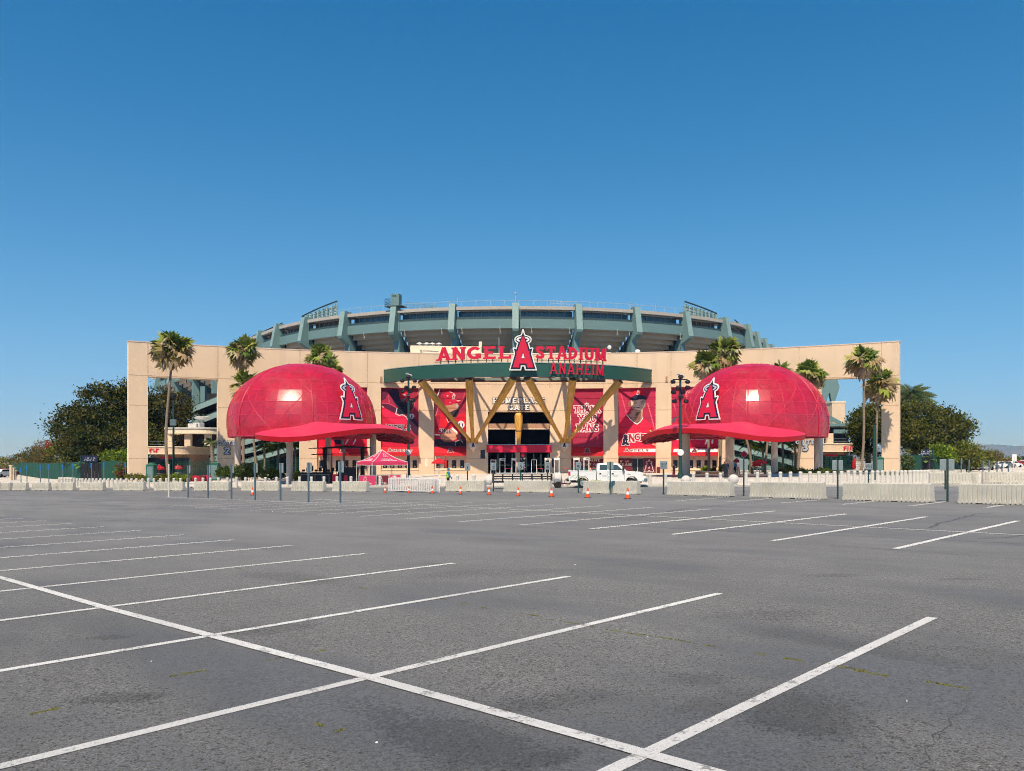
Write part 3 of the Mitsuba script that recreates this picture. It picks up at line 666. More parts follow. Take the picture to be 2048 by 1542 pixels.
# smiling player with cap
cx0, cx1, cy0, cy1 = 348, 1078, 85, 1225
banner('b', 'red banner of a smiling player in a red cap, fourth from the left', (cx0, cx1, cy0, cy1), [
    (PG((348, 85), (600, 85), (400, 700), (348, 820)), (196, 44, 84)), (PL(12, (390, 170), (500, 560)), (240, 110, 130)), (PL(16, (920, 380), (1060, 900)), (244, 110, 130)),
    (PG((348, 760), (430, 690), (520, 610), (620, 720), (712, 790), (800, 700), (840, 660), (930, 740), (1010, 820), (1078, 960), (1078, 1225), (348, 1225)), (234, 34, 72)),
    (PG((348, 960), (470, 980), (520, 1225), (348, 1225)), (190, 22, 56)), (PL(5, (640, 1080), (630, 1225)), (196, 20, 50)), (PL(5, (760, 1080), (800, 1225)), (196, 20, 50)),
    (PG((598, 520), (830, 500), (815, 660), (712, 785), (620, 720), (530, 610), (600, 580)), (206, 152, 128)), (PG((690, 560), (800, 540), (780, 690), (712, 780), (660, 700)), (140, 98, 86)),
    (EL(566, 400, 26, 58), SKD), (EL(868, 400, 20, 55), (150, 110, 100)),
    (PG((585, 310), (890, 300), (868, 440), (820, 510), (760, 552), (690, 548), (640, 500), (600, 430)), (240, 198, 172)), (PG((780, 310), (890, 300), (868, 440), (820, 510), (800, 500), (838, 420)), (176, 150, 142)),
    (PG((600, 410), (640, 500), (690, 548), (760, 552), (800, 520), (740, 515), (690, 500), (640, 440)), (196, 146, 122)),
    (PL(9, (632, 362), (698, 357)), (96, 72, 66)), (PL(9, (778, 357), (838, 360)), (96, 72, 66)), (EL(666, 384, 22, 7), (90, 66, 60)), (EL(800, 384, 20, 7), (90, 66, 60)),
    (PG((738, 350), (762, 400), (776, 420), (728, 422), (724, 405)), (238, 204, 182)), (PG((690, 440), (778, 428), (764, 466), (730, 476), (704, 464)), (120, 62, 60)), (PG((698, 442), (772, 433), (758, 456), (712, 460)), (250, 248, 246)),
    (PG((584, 318), (596, 270), (640, 225), (740, 205), (850, 225), (890, 268), (896, 318), (820, 300), (740, 312), (660, 330)), (38, 40, 72)),
    (PG((600, 262), (618, 190), (662, 138), (742, 118), (822, 136), (868, 190), (884, 256), (820, 226), (740, 214), (660, 228)), (222, 26, 60)), (PL(5, (742, 120), (740, 214)), (180, 16, 46)),
    (affinity.affine_transform(LOGO[0], [95, 0, 0, -95, 734, 214]), WHT), (affinity.affine_transform(LOGO[3], [95, 0, 0, -95, 734, 212]), (200, 24, 54)),
    (PL(17, (506, 598), (560, 668), (640, 742), (712, 790), (780, 738), (822, 680), (828, 645)), (242, 238, 240)), (PL(7, (526, 606), (640, 724), (712, 768), (790, 706)), NAV),
    (affinity.affine_transform(LOGO[0], [240, 0, 0, -245, 485, 1200]), (226, 220, 226)), (affinity.affine_transform(LOGO[1], [236, 0, 0, -240, 485, 1197]), NAV),
    (outline(affinity.rotate(txt('N', 610, 1130, 150), 2), 12), WHT), (affinity.rotate(txt('N', 610, 1130, 150), 2), (196, 22, 50)), (outline(txt('G', 730, 1108, 145), 12), WHT), (txt('G', 730, 1108, 145), (206, 22, 54)),
    (outline(affinity.rotate(txt('E', 836, 1118, 145), 6), 12), WHT), (affinity.rotate(txt('E', 836, 1118, 145), 6), (206, 22, 54)), (outline(affinity.rotate(txt('L', 905, 1150, 120), 12), 10), WHT), (affinity.rotate(txt('L', 905, 1150, 120), 12), NAV),
    (PG((900, 1020), (960, 900), (1000, 880), (1078, 990), (1078, 1090), (960, 1110)), (120, 76, 50)), (PG((955, 920), (975, 895), (1075, 975), (1060, 990)), (222, 172, 108)), (PG((960, 960), (978, 935), (1065, 1000), (1050, 1018)), (206, 150, 88)),
    (PG((920, 1115), (960, 1110), (1078, 1190), (1078, 1210), (1010, 1190)), SKN)], (1236, 1312), ztop, zlow(1274), 'banner_red')
# bearded player in profile with helmet
banner('b', 'red banner of a bearded batter in profile wearing a helmet, second from the left', (1128, 1768, 100, 1225), [
    (PG((1128, 100), (1300, 100), (1128, 700)), (120, 24, 52)), (PL(20, (1180, 270), (1240, 110)), (214, 214, 222)), (PL(10, (1150, 640), (1240, 360)), (230, 140, 150)), (PL(8, (1640, 520), (1760, 110)), (226, 90, 120)),
    (PG((1140, 640), (1210, 580), (1300, 560), (1420, 700), (1500, 690), (1620, 590), (1768, 560), (1768, 1100), (1560, 1140), (1240, 1000), (1140, 1010)), (214, 26, 54)), (PG((1160, 620), (1250, 600), (1230, 800), (1180, 900), (1140, 900)), (172, 24, 56)),
    (PG((1330, 640), (1370, 620), (1390, 860), (1350, 950)), (236, 30, 40)), (PG((1128, 1090), (1240, 1080), (1450, 1140), (1560, 1110), (1768, 1000), (1768, 1225), (1128, 1225)), (40, 32, 52)),
    (PG((1128, 975), (1245, 985), (1245, 1010), (1128, 1000)), WHT), (PG((1250, 1000), (1300, 950), (1480, 860), (1600, 960), (1620, 1040), (1480, 1120), (1330, 1130), (1255, 1070)), (214, 156, 128)), (PG((1255, 1070), (1330, 1130), (1480, 1120), (1500, 1090), (1350, 1090)), (160, 104, 84)),
    (PL(40, (1480, 860), (1590, 955)), WHT), (PG((1560, 1000), (1680, 940), (1768, 960), (1768, 1100), (1600, 1120)), (84, 44, 56)),
    (PG((1325, 420), (1400, 410), (1590, 380), (1625, 440), (1610, 520), (1560, 560), (1440, 600), (1360, 520)), (196, 140, 114)), (PG((1440, 560), (1520, 520), (1625, 480), (1615, 570), (1580, 640), (1480, 670), (1420, 630)), (58, 48, 60)), (EL(1350, 455, 26, 42), (176, 118, 98)), (PG((1555, 410), (1600, 400), (1625, 500), (1590, 490)), (182, 176, 178)),
    (PG((1380, 640), (1480, 650), (1500, 700), (1440, 740)), (120, 80, 72)), (PL(10, (1370, 660), (1410, 760), (1500, 690), (1540, 650)), (236, 232, 232)),
    (PG((1240, 400), (1250, 300), (1290, 220), (1370, 165), (1460, 155), (1530, 185), (1570, 250), (1580, 320), (1670, 325), (1640, 360), (1560, 370), (1480, 410), (1370, 420), (1330, 440)), (204, 28, 64)), (PG((1250, 330), (1290, 230), (1340, 300), (1330, 420), (1240, 400)), (158, 26, 60)),
    (PL(10, (1440, 162), (1520, 190), (1560, 240)), (248, 180, 196)), (EL(1395, 240, 18, 8), (250, 230, 236)), (PG((1570, 320), (1670, 325), (1600, 352)), (250, 170, 186)), (EL(1450, 368, 14, 6), (250, 230, 236)),
    (affinity.affine_transform(LOGO[0], [90, 0, 0, -100, 1515, 300]), WHT), (affinity.affine_transform(LOGO[3], [88, 0, 0, -96, 1515, 297]), (170, 20, 56)),
    (outline(affinity.rotate(txt('ANGE', 1345, 955, 72, track=-.02), 3), 5), (226, 190, 196)), (affinity.rotate(txt('ANGE', 1345, 955, 72, track=-.02), 3), NAV),
    (EL(1665, 800, 72, 78), (236, 232, 240)), (EL(1665, 806, 46, 48), (60, 40, 90)), (affinity.affine_transform(LOGO[0], [92, 0, 0, -100, 1665, 850]), WHT),
    (PG((1545, 1120), (1670, 1085), (1700, 1140), (1600, 1210)), (28, 24, 36)), (PL(7, (1545, 1125), (1670, 1088), (1692, 1140)), (226, 222, 226)), (PL(7, (1560, 1200), (1545, 1125)), (226, 222, 226))], (868, 933), ztop, zlow(900), 'banner_deep')
# batter seen from behind his raised arm
banner('b', 'red banner of a player swinging with dark sleeved arm, behind the left lamp post', (105, 845, 80, 1225), [
    (PG((105, 80), (300, 80), (180, 300), (105, 330)), (104, 28, 62)), (PL(8, (240, 220), (265, 370)), (232, 120, 150)), (PL(12, (840, 130), (640, 820)), (226, 80, 110)), (PL(8, (180, 680), (130, 880)), (236, 150, 160)),
    (PG((105, 430), (200, 480), (300, 540), (400, 580), (500, 610), (600, 640), (640, 760), (640, 1180), (105, 1225)), (232, 36, 80)), (PG((105, 560), (200, 660), (300, 740), (420, 780), (630, 780), (700, 1225), (105, 1225)), (206, 26, 60)),
    (PG((105, 375), (240, 380), (340, 420), (420, 470), (400, 575), (260, 520), (150, 440), (105, 420)), (92, 30, 62)), (PL(12, (112, 375), (240, 382), (340, 424), (410, 470)), (240, 80, 116)), (PL(12, (115, 432), (160, 470)), (246, 240, 244)),
    (PG((240, 150), (330, 90), (440, 100), (470, 260), (500, 340), (640, 360), (745, 300), (750, 430), (690, 500), (670, 570), (480, 600), (420, 560), (430, 460), (370, 380), (320, 290)), (44, 34, 62)), (PG((430, 370), (560, 380), (640, 430), (620, 560), (480, 590), (440, 500)), (28, 28, 44)),
    (PG((450, 200), (490, 150), (570, 130), (640, 160), (690, 220), (700, 300), (640, 330), (560, 340), (500, 300)), (214, 28, 66)), (EL(552, 210, 36, 9, 6), (250, 236, 240)), (PL(12, (480, 152), (540, 138)), (250, 220, 226)), (PL(12, (545, 308), (620, 262)), (244, 238, 240)),
    (PG((660, 300), (740, 290), (756, 400), (720, 470), (650, 440)), (66, 62, 70)), (PL(10, (690, 360), (640, 440)), (120, 112, 118)), (PL(14, (418, 470), (390, 580), (450, 612), (540, 600)), (238, 234, 238)), (PL(14, (545, 605), (610, 650), (632, 720)), (238, 234, 238)),
    (PG((640, 540), (700, 560), (760, 660), (845, 780), (845, 1010), (760, 960), (660, 820)), (60, 26, 58)), (EL(710, 625, 50, 48), (216, 210, 226)), (affinity.affine_transform(LOGO[1], [70, 0, 0, -76, 708, 662]), (60, 50, 104)),
    (outline(txt('ANGELS', 420, 905, 110, track=-.03, squash=.9), 7), (206, 190, 200)), (txt('ANGELS', 420, 905, 110, track=-.03, squash=.9), (40, 30, 50))], (762, 838), ztop, zlow(800), 'banner_deep')
# thank-you banner
w3 = [('THANK', 565, 130, 1205), ('YOU', 750, 140, 1200), ('FANS', 930, 140, 1205)]
it = [(PL(10, (930, 1140), (1515, 1010)), (180, 60, 96))]
for s, y, h, x in w3:
    g = txt(s, x, y, h, track=.04, squash=.86); it += [(outline(g, 13), WHT), (g, (196, 36, 74))]
it += [(affinity.affine_transform(EL(0, 0, 1, 1), [46, 0, 0, 22, 1190, 398]), WHT), (EL(1190, 400, 34, 13), (196, 36, 74)), (PG((1176, 396), (1186, 352), (1196, 396)), WHT)]
banner('b', 'deep red banner printed with the words thank you fans', (882, 1518, 100, 1225), it, (1142, 1207), ztop, zlow(1175), 'banner_deep')
# banner half hidden by the right cap
banner('b', 'red banner partly hidden behind the right red cap, with a bat and a helmet', (1368, 2180, 75, 1205), [
    (PL(14, (1390, 330), (1470, 620)), (240, 110, 130)), (PG((1375, 690), (1400, 660), (1545, 600), (1545, 625), (1430, 670), (1420, 740), (1385, 745)), (84, 84, 104)), (PG((1420, 760), (1560, 640), (1800, 620), (2100, 720), (2180, 900), (2180, 1205), (1420, 1205)), (232, 28, 70)),
    (EL(1700, 230, 100, 118), (214, 20, 60)), (EL(1700, 220, 84, 98), (246, 200, 214)), (EL(1700, 222, 76, 90), (222, 30, 72)), (affinity.affine_transform(LOGO[0], [130, 0, 0, -150, 1690, 290]), WHT), (affinity.affine_transform(LOGO[3], [126, 0, 0, -146, 1690, 286]), NAV),
    (outline(txt('ANGELS', 1780, 1060, 190, track=-.02, squash=.8), 11), WHT), (txt('ANGELS', 1780, 1060, 190, track=-.02, squash=.8), (198, 20, 52)), (PL(26, (1960, 1160), (1985, 1060), (2040, 1050)), WHT), (PL(26, (2075, 1150), (2085, 1050), (2140, 1045)), WHT)], (1342, 1437), ztop, zlow(1390), 'banner_red')
banner('b', 'red banner mostly hidden behind the left red cap', (0, 1000, 0, 1000), [
    (PG((0, 300), (500, 200), (1000, 350), (1000, 1000), (0, 1000)), (226, 26, 60)), (PL(16, (650, 0), (500, 620)), (240, 120, 140)), (outline(txt('ANGELS', 520, 760, 150, squash=.8), 12), WHT), (txt('ANGELS', 520, 760, 150, squash=.8), (170, 20, 50)), (EL(420, 880, 90, 80), NAV), (PL(20, (560, 960), (620, 880), (570, 800)), WHT), (PL(20, (720, 960), (770, 880), (700, 800)), WHT)], (634, 735), ztop, zlow(680), 'banner_red')

# awnings, ticket windows and counters under the banners
def bay_front(px, title, aw, nwin, white=False, store=False):
    u0, u1 = U(px[0]) + .05, U(px[1]) - .05; pm = (px[0] + px[1]) / 2; z0 = gz(pm)
    zt, zm, zb = ZW(pm, 893.6), ZW(pm, 906.5), ZW(pm, 912)
    a = part(wall, 'awning', wprofile(u0, u1, [(.43, zt), (.43, zt - .06), (-.84, zb + .02), (-.84, zb + .40), (-.86, zb + .42), (-.86, zm)]), 'red_fabric')
    zz_ = lambda f: zt + (zm - zt) * f; dd = lambda f: .43 + (-.86 - .43) * f
    def on_slope(g):      # lettering drawn in (u, fraction up the slope) on the awning's slope
        m = prism(g, .03); v = m.vertices; sl = math.hypot(1.29, zt - zm); f = 1 - v[:, 1] / sl
        nz, nd = 1.29 / sl, -(zt - zm) / sl
        return trimesh.Trimesh(WP(v[:, 0], zz_(f) + nz * (v[:, 2] + .004), dd(f) + nd * (v[:, 2] + .004)), m.faces[:, ::-1], process=False)
    if white:
        part(a, 'white_band', on_slope(sbox(u0 + (u1 - u0) * (.35 if aw == 'ANGELS' else .05), .25, u1 - .02, 1.02)), 'white_fabric')
    if aw == 'ANGELS':
        o, w = word('ANGELS', .58, track=.1, squash=.95); uu = (u0 + u1) / 2 - w / 2
        for ch, g in o:
            g = affinity.scale(affinity.translate(g, uu, .35), 1, 1)
            g = affinity.translate(g, 0, 0) if ch != 'A' else affinity.scale(g, 1.1, 1.35, origin=(g.centroid.x, .35))
            part(a, 'letter', on_slope(outline(g, .05)), 'white_fabric'); part(a, 'letter_face', mv(on_slope(g), 0, -.03, .02), 'maroon')
    elif aw == 'LOGO':
        uu = (u0 + u1) / 2
        for L_, m_, s_ in ((LOGO[0], 'white_fabric', 1.25), (LOGO[1], 'maroon', 1.2)):
            part(a, 'emblem' if m_ == 'white_fabric' else 'emblem_face', mv(on_slope(affinity.translate(affinity.scale(L_, s_, s_, origin=(0, 0)), uu, .12)), 0, -.03 * (m_ == 'maroon'), .02 * (m_ == 'maroon')), m_)
    dz = ZW(pm, 940)
    if not store:
        part(wall, 'counter', wbox(u0, u1, z0 - .4, dz, .05, .478), 'stucco'); part(wall, 'counter_ledge', wbox(u0, u1, dz + .003, dz + .09, -.05, .478), 'stucco_cream')
        o, w = word(title, .44, track=.62, w=.24, s=.1); uu = (u0 + u1) / 2 - w / 2
        for ch, g in o: part(wall, 'title_letter', wslab(affinity.translate(g, uu, ZW(pm, 919.3)), .40, .46), 'white_concrete')
        for i in range(nwin):
            c = u0 + (u1 - u0) * (i + .5) / nwin; zt_, zb_ = ZW(pm, 920.5), ZW(pm, 936)
            w_ = part(wall, 'ticket_window', wbox(c - .28, c + .28, zb_, zt_, .42, .46), 'black'); part(w_, 'pane', wbox(c - .21, c + .21, zb_ + .32, zt_ - .06, .40, .418), 'dark_glass'); part(w_, 'tray', wbox(c - .1, c + .1, zb_ + .1, zb_ + .28, .39, .418), 'chrome')
            if i < nwin - 1: 
                c2 = u0 + (u1 - u0) * (i + 1) / nwin; part(wall, 'price_notice', wbox(c2 - .16, c2 + .16, zt_ - .3, zt_ + .05, .44, .465), 'white_concrete')
    return u0, u1, z0, zb
bay_front((634, 735), 'TICKETS', 'LOGO', 6); bay_front((762, 838), 'WILL CALL', 'ANGELS', 5); bay_front((868, 933), 'WILL CALL', 'LOGO', 4)
u0, u1, z0, zb = bay_front((1142, 1207), '', 'LOGO', 0, store=True)
part(wall, 'shop_window', wbox(u0, u1, z0, ZW(1175, 917.5), .40, .47), 'maroon')
part(wall, 'shop_lettering', cat([wslab(affinity.translate(phrase(t, .36, track=.1), (u0 + u1) / 2 + o, ZW(1175, y)), .36, .40) for t, y, o in (('EXCLUSIVE', 922.5, .25),)] + [wslab(affinity.translate(scribble(2.2, .36, 1, 5), (u0 + u1) / 2 + .2, ZW(1175, 931)), .36, .40)]), 'stucco_cream'); part(wall, 'counter_panel', wbox(u0, u1, z0 - .1, ZW(1175, 935), .3, .36), 'trash_green')
u0, u1, z0, zb = bay_front((1236, 1312), '', 'ANGELS', 0, white=True, store=True)
ua, ub = U(1264), U(1286)
part(wall, 'shop_window', wbox(u0, ua, z0, ZW(1274, 916.5), .40, .47), 'maroon'); part(wall, 'shop_window', wbox(ub, u1, z0, ZW(1274, 916.5), .40, .47), 'maroon')
part(wall, 'shop_door', wbox(ua + .02, (ua + ub) / 2 - .06, z0, ZW(1274, 917), .42, .47), 'dark_glass'); part(wall, 'shop_door', wbox((ua + ub) / 2 + .06, ub - .02, z0, ZW(1274, 917), .42, .47), 'dark_glass')
part(wall, 'shop_lettering', cat([wslab(affinity.translate(phrase(t, .42, track=.15), U(1250), ZW(1250, y)), .36, .40) for t, y in (('TEAM', 932),)] + [wslab(affinity.translate(scribble(1.5, .36, 1, 6), U(1250), ZW(1250, 924.5)), .36, .40)]), 'stucco_cream')
part(wall, 'shop_emblem', wslab(affinity.translate(affinity.scale(LOGO[0].difference(LOGO[1].buffer(-.012)), 2.0, 1.75, origin=(0, 0)), U(1298), z0 + .15), .36, .40), 'white_fabric')
bay_front((1342, 1437), 'TICKETS', 'LOGO', 6, white=True)
k = thing('electrical_box', 'small red box standing at the foot of the wall right of the shop door', 'box'); part(k, 'cabinet', wbox(U(1314), U(1320), gz(1317), ZW(1317, 934.5), -.7, -.05), 'maroon'); part(k, 'lid', wbox(U(1313.6), U(1320.4), ZW(1317, 934.5) + .003, ZW(1317, 934), -.74, -.03), 'red_letter')
# ------------------------------------------------------------------ curved green entrance canopy: fascia arc, radial beams, braces, lettering
CX, CY, CR, C0 = 0.8, 132.7, 23.7, math.asin(18.6 / 23.7)
FZ0, FZ1 = 12.22, 13.9
def cp(a, r=CR): return CX + r * math.sin(a), CY - r * math.cos(a)
def ca(px, r=CR):
    """Angle on the arc (near side) seen at a column of the photograph."""
    t = (px - HX) / FOC; lo, hi = -C0, C0
    for _ in range(50):
        m = (lo + hi) / 2; x, y = cp(m, r)
        if x / y < t: lo = m
        else: hi = m
    return lo
canopy = thing('entrance_canopy', 'long curved dark green canopy band carrying the red sign letters above the middle gate', 'canopy')
angs = np.linspace(-C0, C0, 41); path = [cp(a) for a in angs]
part(canopy, 'fascia', sweep(path, [(0, FZ0), (0, FZ1), (-.35, FZ1), (-.35, FZ0)]), 'canopy_green', 30)
part(canopy, 'coping', sweep(path, [(.06, FZ1 + .003), (.06, FZ1 + .09), (-.4, FZ1 + .09), (-.4, FZ1 + .003)]), 'steel_green_pale')
part(canopy, 'bottom_flange', sweep(path, [(.05, FZ0 - .09), (.05, FZ0 - .003), (-.5, FZ0 - .003), (-.5, FZ0 - .09)]), 'steel_green_dark')
ip = [(CX + x, 112.6 + .0012 * x * x) for x in np.linspace(-11.6, 11.6, 21)]
part(canopy, 'inner_girder', sweep(ip, [(0, 11.98), (0, 12.32), (-.5, 12.32), (-.5, 11.98)]), 'canopy_soffit')
part(canopy, 'inner_girder', sweep(ip, [(.12, 11.82), (.12, 11.975), (-.62, 11.975), (-.62, 11.82)]), 'brown_steel')
tops = [836, 935, 1027, 1055, 1149, 1246]
bm = []
for px in (846, 944, 1036, 1127, 1231):
    a = ca(px - 2); x, y = cp(a, CR - .3); w = WP(U(px), 12.6, .02); bm.append(((x, y), w))
    part(canopy, 'roof_beam', bar((x, y, 12.72), (w[0], w[1], 12.72), .62, .5), 'brown_steel')
bz = 12.72
for (p, w), (q, v) in zip(bm, bm[1:]):
    part(canopy, 'brace', bar((p[0] + .3, p[1] + .4, bz - .02), (v[0] - .3, v[1] - .6, bz - .02), .2), 'brown_steel'); part(canopy, 'brace', bar((w[0] + .3, w[1] - .6, bz - .25), (q[0] - .3, q[1] + .4, bz - .25), .2), 'brown_steel')
ar = [cp(a, CR - .4) for a in (-C0 * .86, C0 * .86)]
part(canopy, 'brace', bar((ar[0][0], ar[0][1], bz - .1), (bm[0][1][0], bm[0][1][1] - .6, bz - .1), .18), 'brown_steel'); part(canopy, 'brace', bar((ar[1][0], ar[1][1], bz - .1), (bm[-1][1][0], bm[-1][1][1] - .6, bz - .1), .18), 'brown_steel')

# letters stand on the band; drawn flat in (arc length, z), bent onto the arc
def on_arc(m, r):
    v = m.vertices; a = v[:, 0] / CR; rr = r + v[:, 2]
    return trimesh.Trimesh(np.stack([CX + rr * np.sin(a), CY - rr * np.cos(a), v[:, 1]], 1), m.faces, process=False)
def arc_word(txt_, px0, px1, z, h, hw, mat_, name, depth, lift, s=.12, track=.08, w=.23):
    o, wd = word(txt_, h, track=track, w=w, s=s); a0, a1 = ca(px0) * CR, ca(px1) * CR; k = (a1 - a0) / wd
    for ch, g in o:
        g = affinity.affine_transform(g, [k, 0, 0, 1, a0, z]); part(canopy, name, on_arc(prism(g, depth), CR + lift), mat_)
        if hw:
            b = g.bounds
            for x in (b[0] + .25 * (b[2] - b[0]), b[0] + .75 * (b[2] - b[0])) if b[2] - b[0] > .8 else ((b[0] + b[2]) / 2,):
                part(canopy, 'letter_post', on_arc(prism(sbox(x - .05, FZ1 + .09, x + .05, z + .1), .1), CR + lift - .12), 'steel_green_dark')
arc_word('ANGEL', 876, 1024, 14.42, 1.62, True, 'red_letter', 'letter', .22, .05)
arc_word('STADIUM', 1069, 1211, 14.42, 1.62, True, 'red_letter', 'letter', .22, .05, track=.05)
arc_word('ANAHEIM', 1098, 1205, 12.52, 1.38, False, 'red_letter', 'small_letter', .12, .32, s=.06, track=.14, w=.15)
part(canopy, 'letter_rail', on_arc(cat([prism(sbox(ca(870) * CR + i * .62, 14.24, ca(870) * CR + i * .62 + .64, 14.31), .12) for i in range(15)]), CR - .02), 'steel_green_dark')
part(canopy, 'letter_rail', on_arc(cat([prism(sbox(ca(1066) * CR + i * .62, 14.24, ca(1066) * CR + i * .62 + .64, 14.31), .12) for i in range(15)]), CR - .02), 'steel_green_dark')

def emblem(parent, h, place, name='emblem', depth=.3):
    """Haloed letter emblem of height h built in layers; place maps (x, z, out) meshes into the world."""
    ks = []
    for g, m, d0, d1, nm in ((LOGO[0], 'white_paint', 0, depth, name), (LOGO[1], 'navy', depth, depth + .03, 'outline'), (LOGO[2], 'silver', depth + .03, depth + .06, 'halo'), (LOGO[3], 'red_letter', depth + .03, depth + .07, 'face')):
        m_ = prism(affinity.scale(g, h, h, origin=(0, 0)), d1 - d0); m_.apply_translation((0, 0, d0 + .001))
        ks.append(part(parent if not ks else ks[0], nm, place(m_), m))
    return ks
eg = thing('emblem_sign', 'big red letter emblem with a silver halo standing between the two words of the sign', 'sign')
ex, ez0 = XZ(1046, 739.5, 108.4)
def pe(m): v = m.vertices; return trimesh.Trimesh(np.stack([ex + v[:, 0], 108.55 - v[:, 2], ez0 + v[:, 1]], 1), m.faces, process=False)
for i, (g, m, d0, d1, nm) in enumerate(((LOGO[0], 'white_paint', 0, .42, 'white_border'), (LOGO[1], 'navy', .42, .46, 'navy_border'), (LOGO[2], 'white_paint', .46, .50, 'halo'), (LOGO[3], 'red_letter', .46, .52, 'letter_face'))):
    q = prism(affinity.scale(g, 5.05, 5.05, origin=(0, 0)), d1 - d0); q.apply_translation((0, 0, d0 + .002)); part(eg, nm, pe(q), m)

# ------------------------------------------------------------------ bats leaning from two baseballs up to the canopy
def bat(p, q, R=.50):
    p, q = np.array(p, float), np.array(q, float); L = np.linalg.norm(q - p)
    prof = [(.62, 0), (.66, .05), (.62, .10), (.40, .22), (.34, .6), (.36, .22 * L), (.42, .40 * L), (.52, .55 * L), (.66, .70 * L), (.71, .85 * L), (.70, L)]
    d = (q - p) / L; M = trimesh.geometry.align_vectors([0, 0, 1], d); M[:3, 3] = p
    def put_(m): m.apply_transform(M); return m
    body_ = put_(lathe([(r * R / .7, z) for r, z in prof[3:]], 20)); knob = put_(lathe([(r * R / .7, z) for r, z in prof[:4]], 20)); end = put_(lathe([(.685 * R / .7, L - .02), (.66 * R / .7, L + .1), (.55 * R / .7, L + .14)], 20))
    return body_, knob, end, lathe_uv(prof[3:], 20), lathe_uv(prof[:4], 20)
for side_, bx_, tp, sd in (('left', 946, tops[:3], 'left'), ('right', 1129, tops[3:], 'right')):
    c = WP(U(bx_), ZW(bx_, 889.5), -1.05)
    for j, px in enumerate(tp):
        a = ca(px); x, y = cp(a, CR - .55); q = np.array([x, y, FZ0 - .16]); d = (q - c) / np.linalg.norm(q - c); p = c + d * .72
        k = thing('giant_bat', '%s of three giant wooden bats rising from the %s baseball to the canopy' % (('leftmost', 'middle one', 'rightmost')[j], sd), 'bat', 'giant bats holding up the canopy')
        b_, n_, e_, u1_, u2_ = bat(p, q - d * .05); part(k, 'barrel', b_, 'bat_wood', True, uv=u1_ + [0, 3.1 * j + (7 if sd == 'left' else 0)]); part(k, 'knob', n_, 'bat_wood', True, uv=u2_); part(k, 'end_cap', e_, 'bat_cap', 40)
    k = thing('giant_baseball', 'giant white baseball with a letter emblem at the foot of the %s three bats' % sd, 'baseball', 'giant baseballs under the bats')
    part(k, 'leather', mv(ball(.74, sub=4), *c), 'white_concrete', True)
    part(k, 'bracket', cat([bar(c + np.array([0, .6, -.1]), c + np.array([0, 1.05, -.1]), .5), bar(c + np.array([0, .5, -.5]), c + np.array([0, 1.05, -1.0]), .3)]), 'stucco')
    for s in (-1, 1):
        t = np.linspace(-1.1, 1.1, 25); al_ = .62 * s + 0 * t
        sp_ = np.stack([np.sin(.95 * s * np.cos(t * .7)) , -np.cos(.95 * np.cos(t * .7)) * np.cos(t), np.sin(t)], 1); sp_ /= np.linalg.norm(sp_, axis=1, keepdims=True)
        part(k, 'stitching', tube(c + .745 * sp_, .022, 5), 'red_letter')
    lg = prism(affinity.scale(LOGO[1], .72, .72, origin=(0, 0)), .05); v = lg.vertices.copy(); xx, zz_ = v[:, 0], v[:, 1] - .34; tow = -np.array([c[0], c[1]]) / np.hypot(c[0], c[1])
    yy = np.sqrt(np.maximum(.75 ** 2 - xx ** 2 - zz_ ** 2, .01)) + v[:, 2] - .02
    part(k, 'emblem', trimesh.Trimesh(np.stack([c[0] + xx * -tow[1] + yy * tow[0], c[1] + xx * tow[0] + yy * tow[1], c[2] + zz_], 1), lg.faces, process=False), 'navy')
# ------------------------------------------------------------------ the stadium bowl behind: upper deck on a circle, buttress frames, fascia, tiers
SR, SD = 66.2, 160.0; SX, SY = 0.65, SD + SR
def bend_th(th): return max(-math.radians(57), min(math.radians(48), th))
def sp_(th, r):
    """Plan of the bowl: a circle round home plate, then straight flanks."""
    t = bend_th(th); e = (th - t) * SR; g = math.radians(57 if th < 0 else 65)
    return SX + r * math.sin(t) + e * math.cos(g), SY - r * math.cos(t) + abs(e) * math.sin(g)
DTH = math.radians(10.4)
stadium = thing('stadium', 'grey-green baseball stadium bowl with slanted concrete upper deck and ribs, rising behind the tan wall', 'stadium')
zs = lambda py, Y=SD: CAMZ + (HY - py) / FOC * Y
ZR, ZR2, ZF1, ZF0 = zs(611), zs(617.5), zs(636.5), zs(655)       # roof rim, its underside, top and bottom of the green fascia
i0, i1 = -17, 11
def ring(a, b, prof, n):  # closed profile in (radius offset inwards, z) swept between two angles
    v, f = [], []; k = len(prof)
    for th in np.linspace(a, b, n): v += [(*sp_(th, SR - o), z) for o, z in prof]
    for i in range(n - 1):
        for j in range(k):
            p, q = i * k + j, i * k + (j + 1) % k; f += [(p, q, q + k), (p, q + k, p + k)]
    m = trimesh.Trimesh(np.array(v), np.array(f), process=False); trimesh.repair.fix_normals(m); return m
mat('rim_beige', (.44, .41, .375), .7, .3); mat('gap_sky_blue', (.10, .20, .28), .1, .6); mat('rail_grey', (.38, .46, .52), .5, .4)
HW = .009
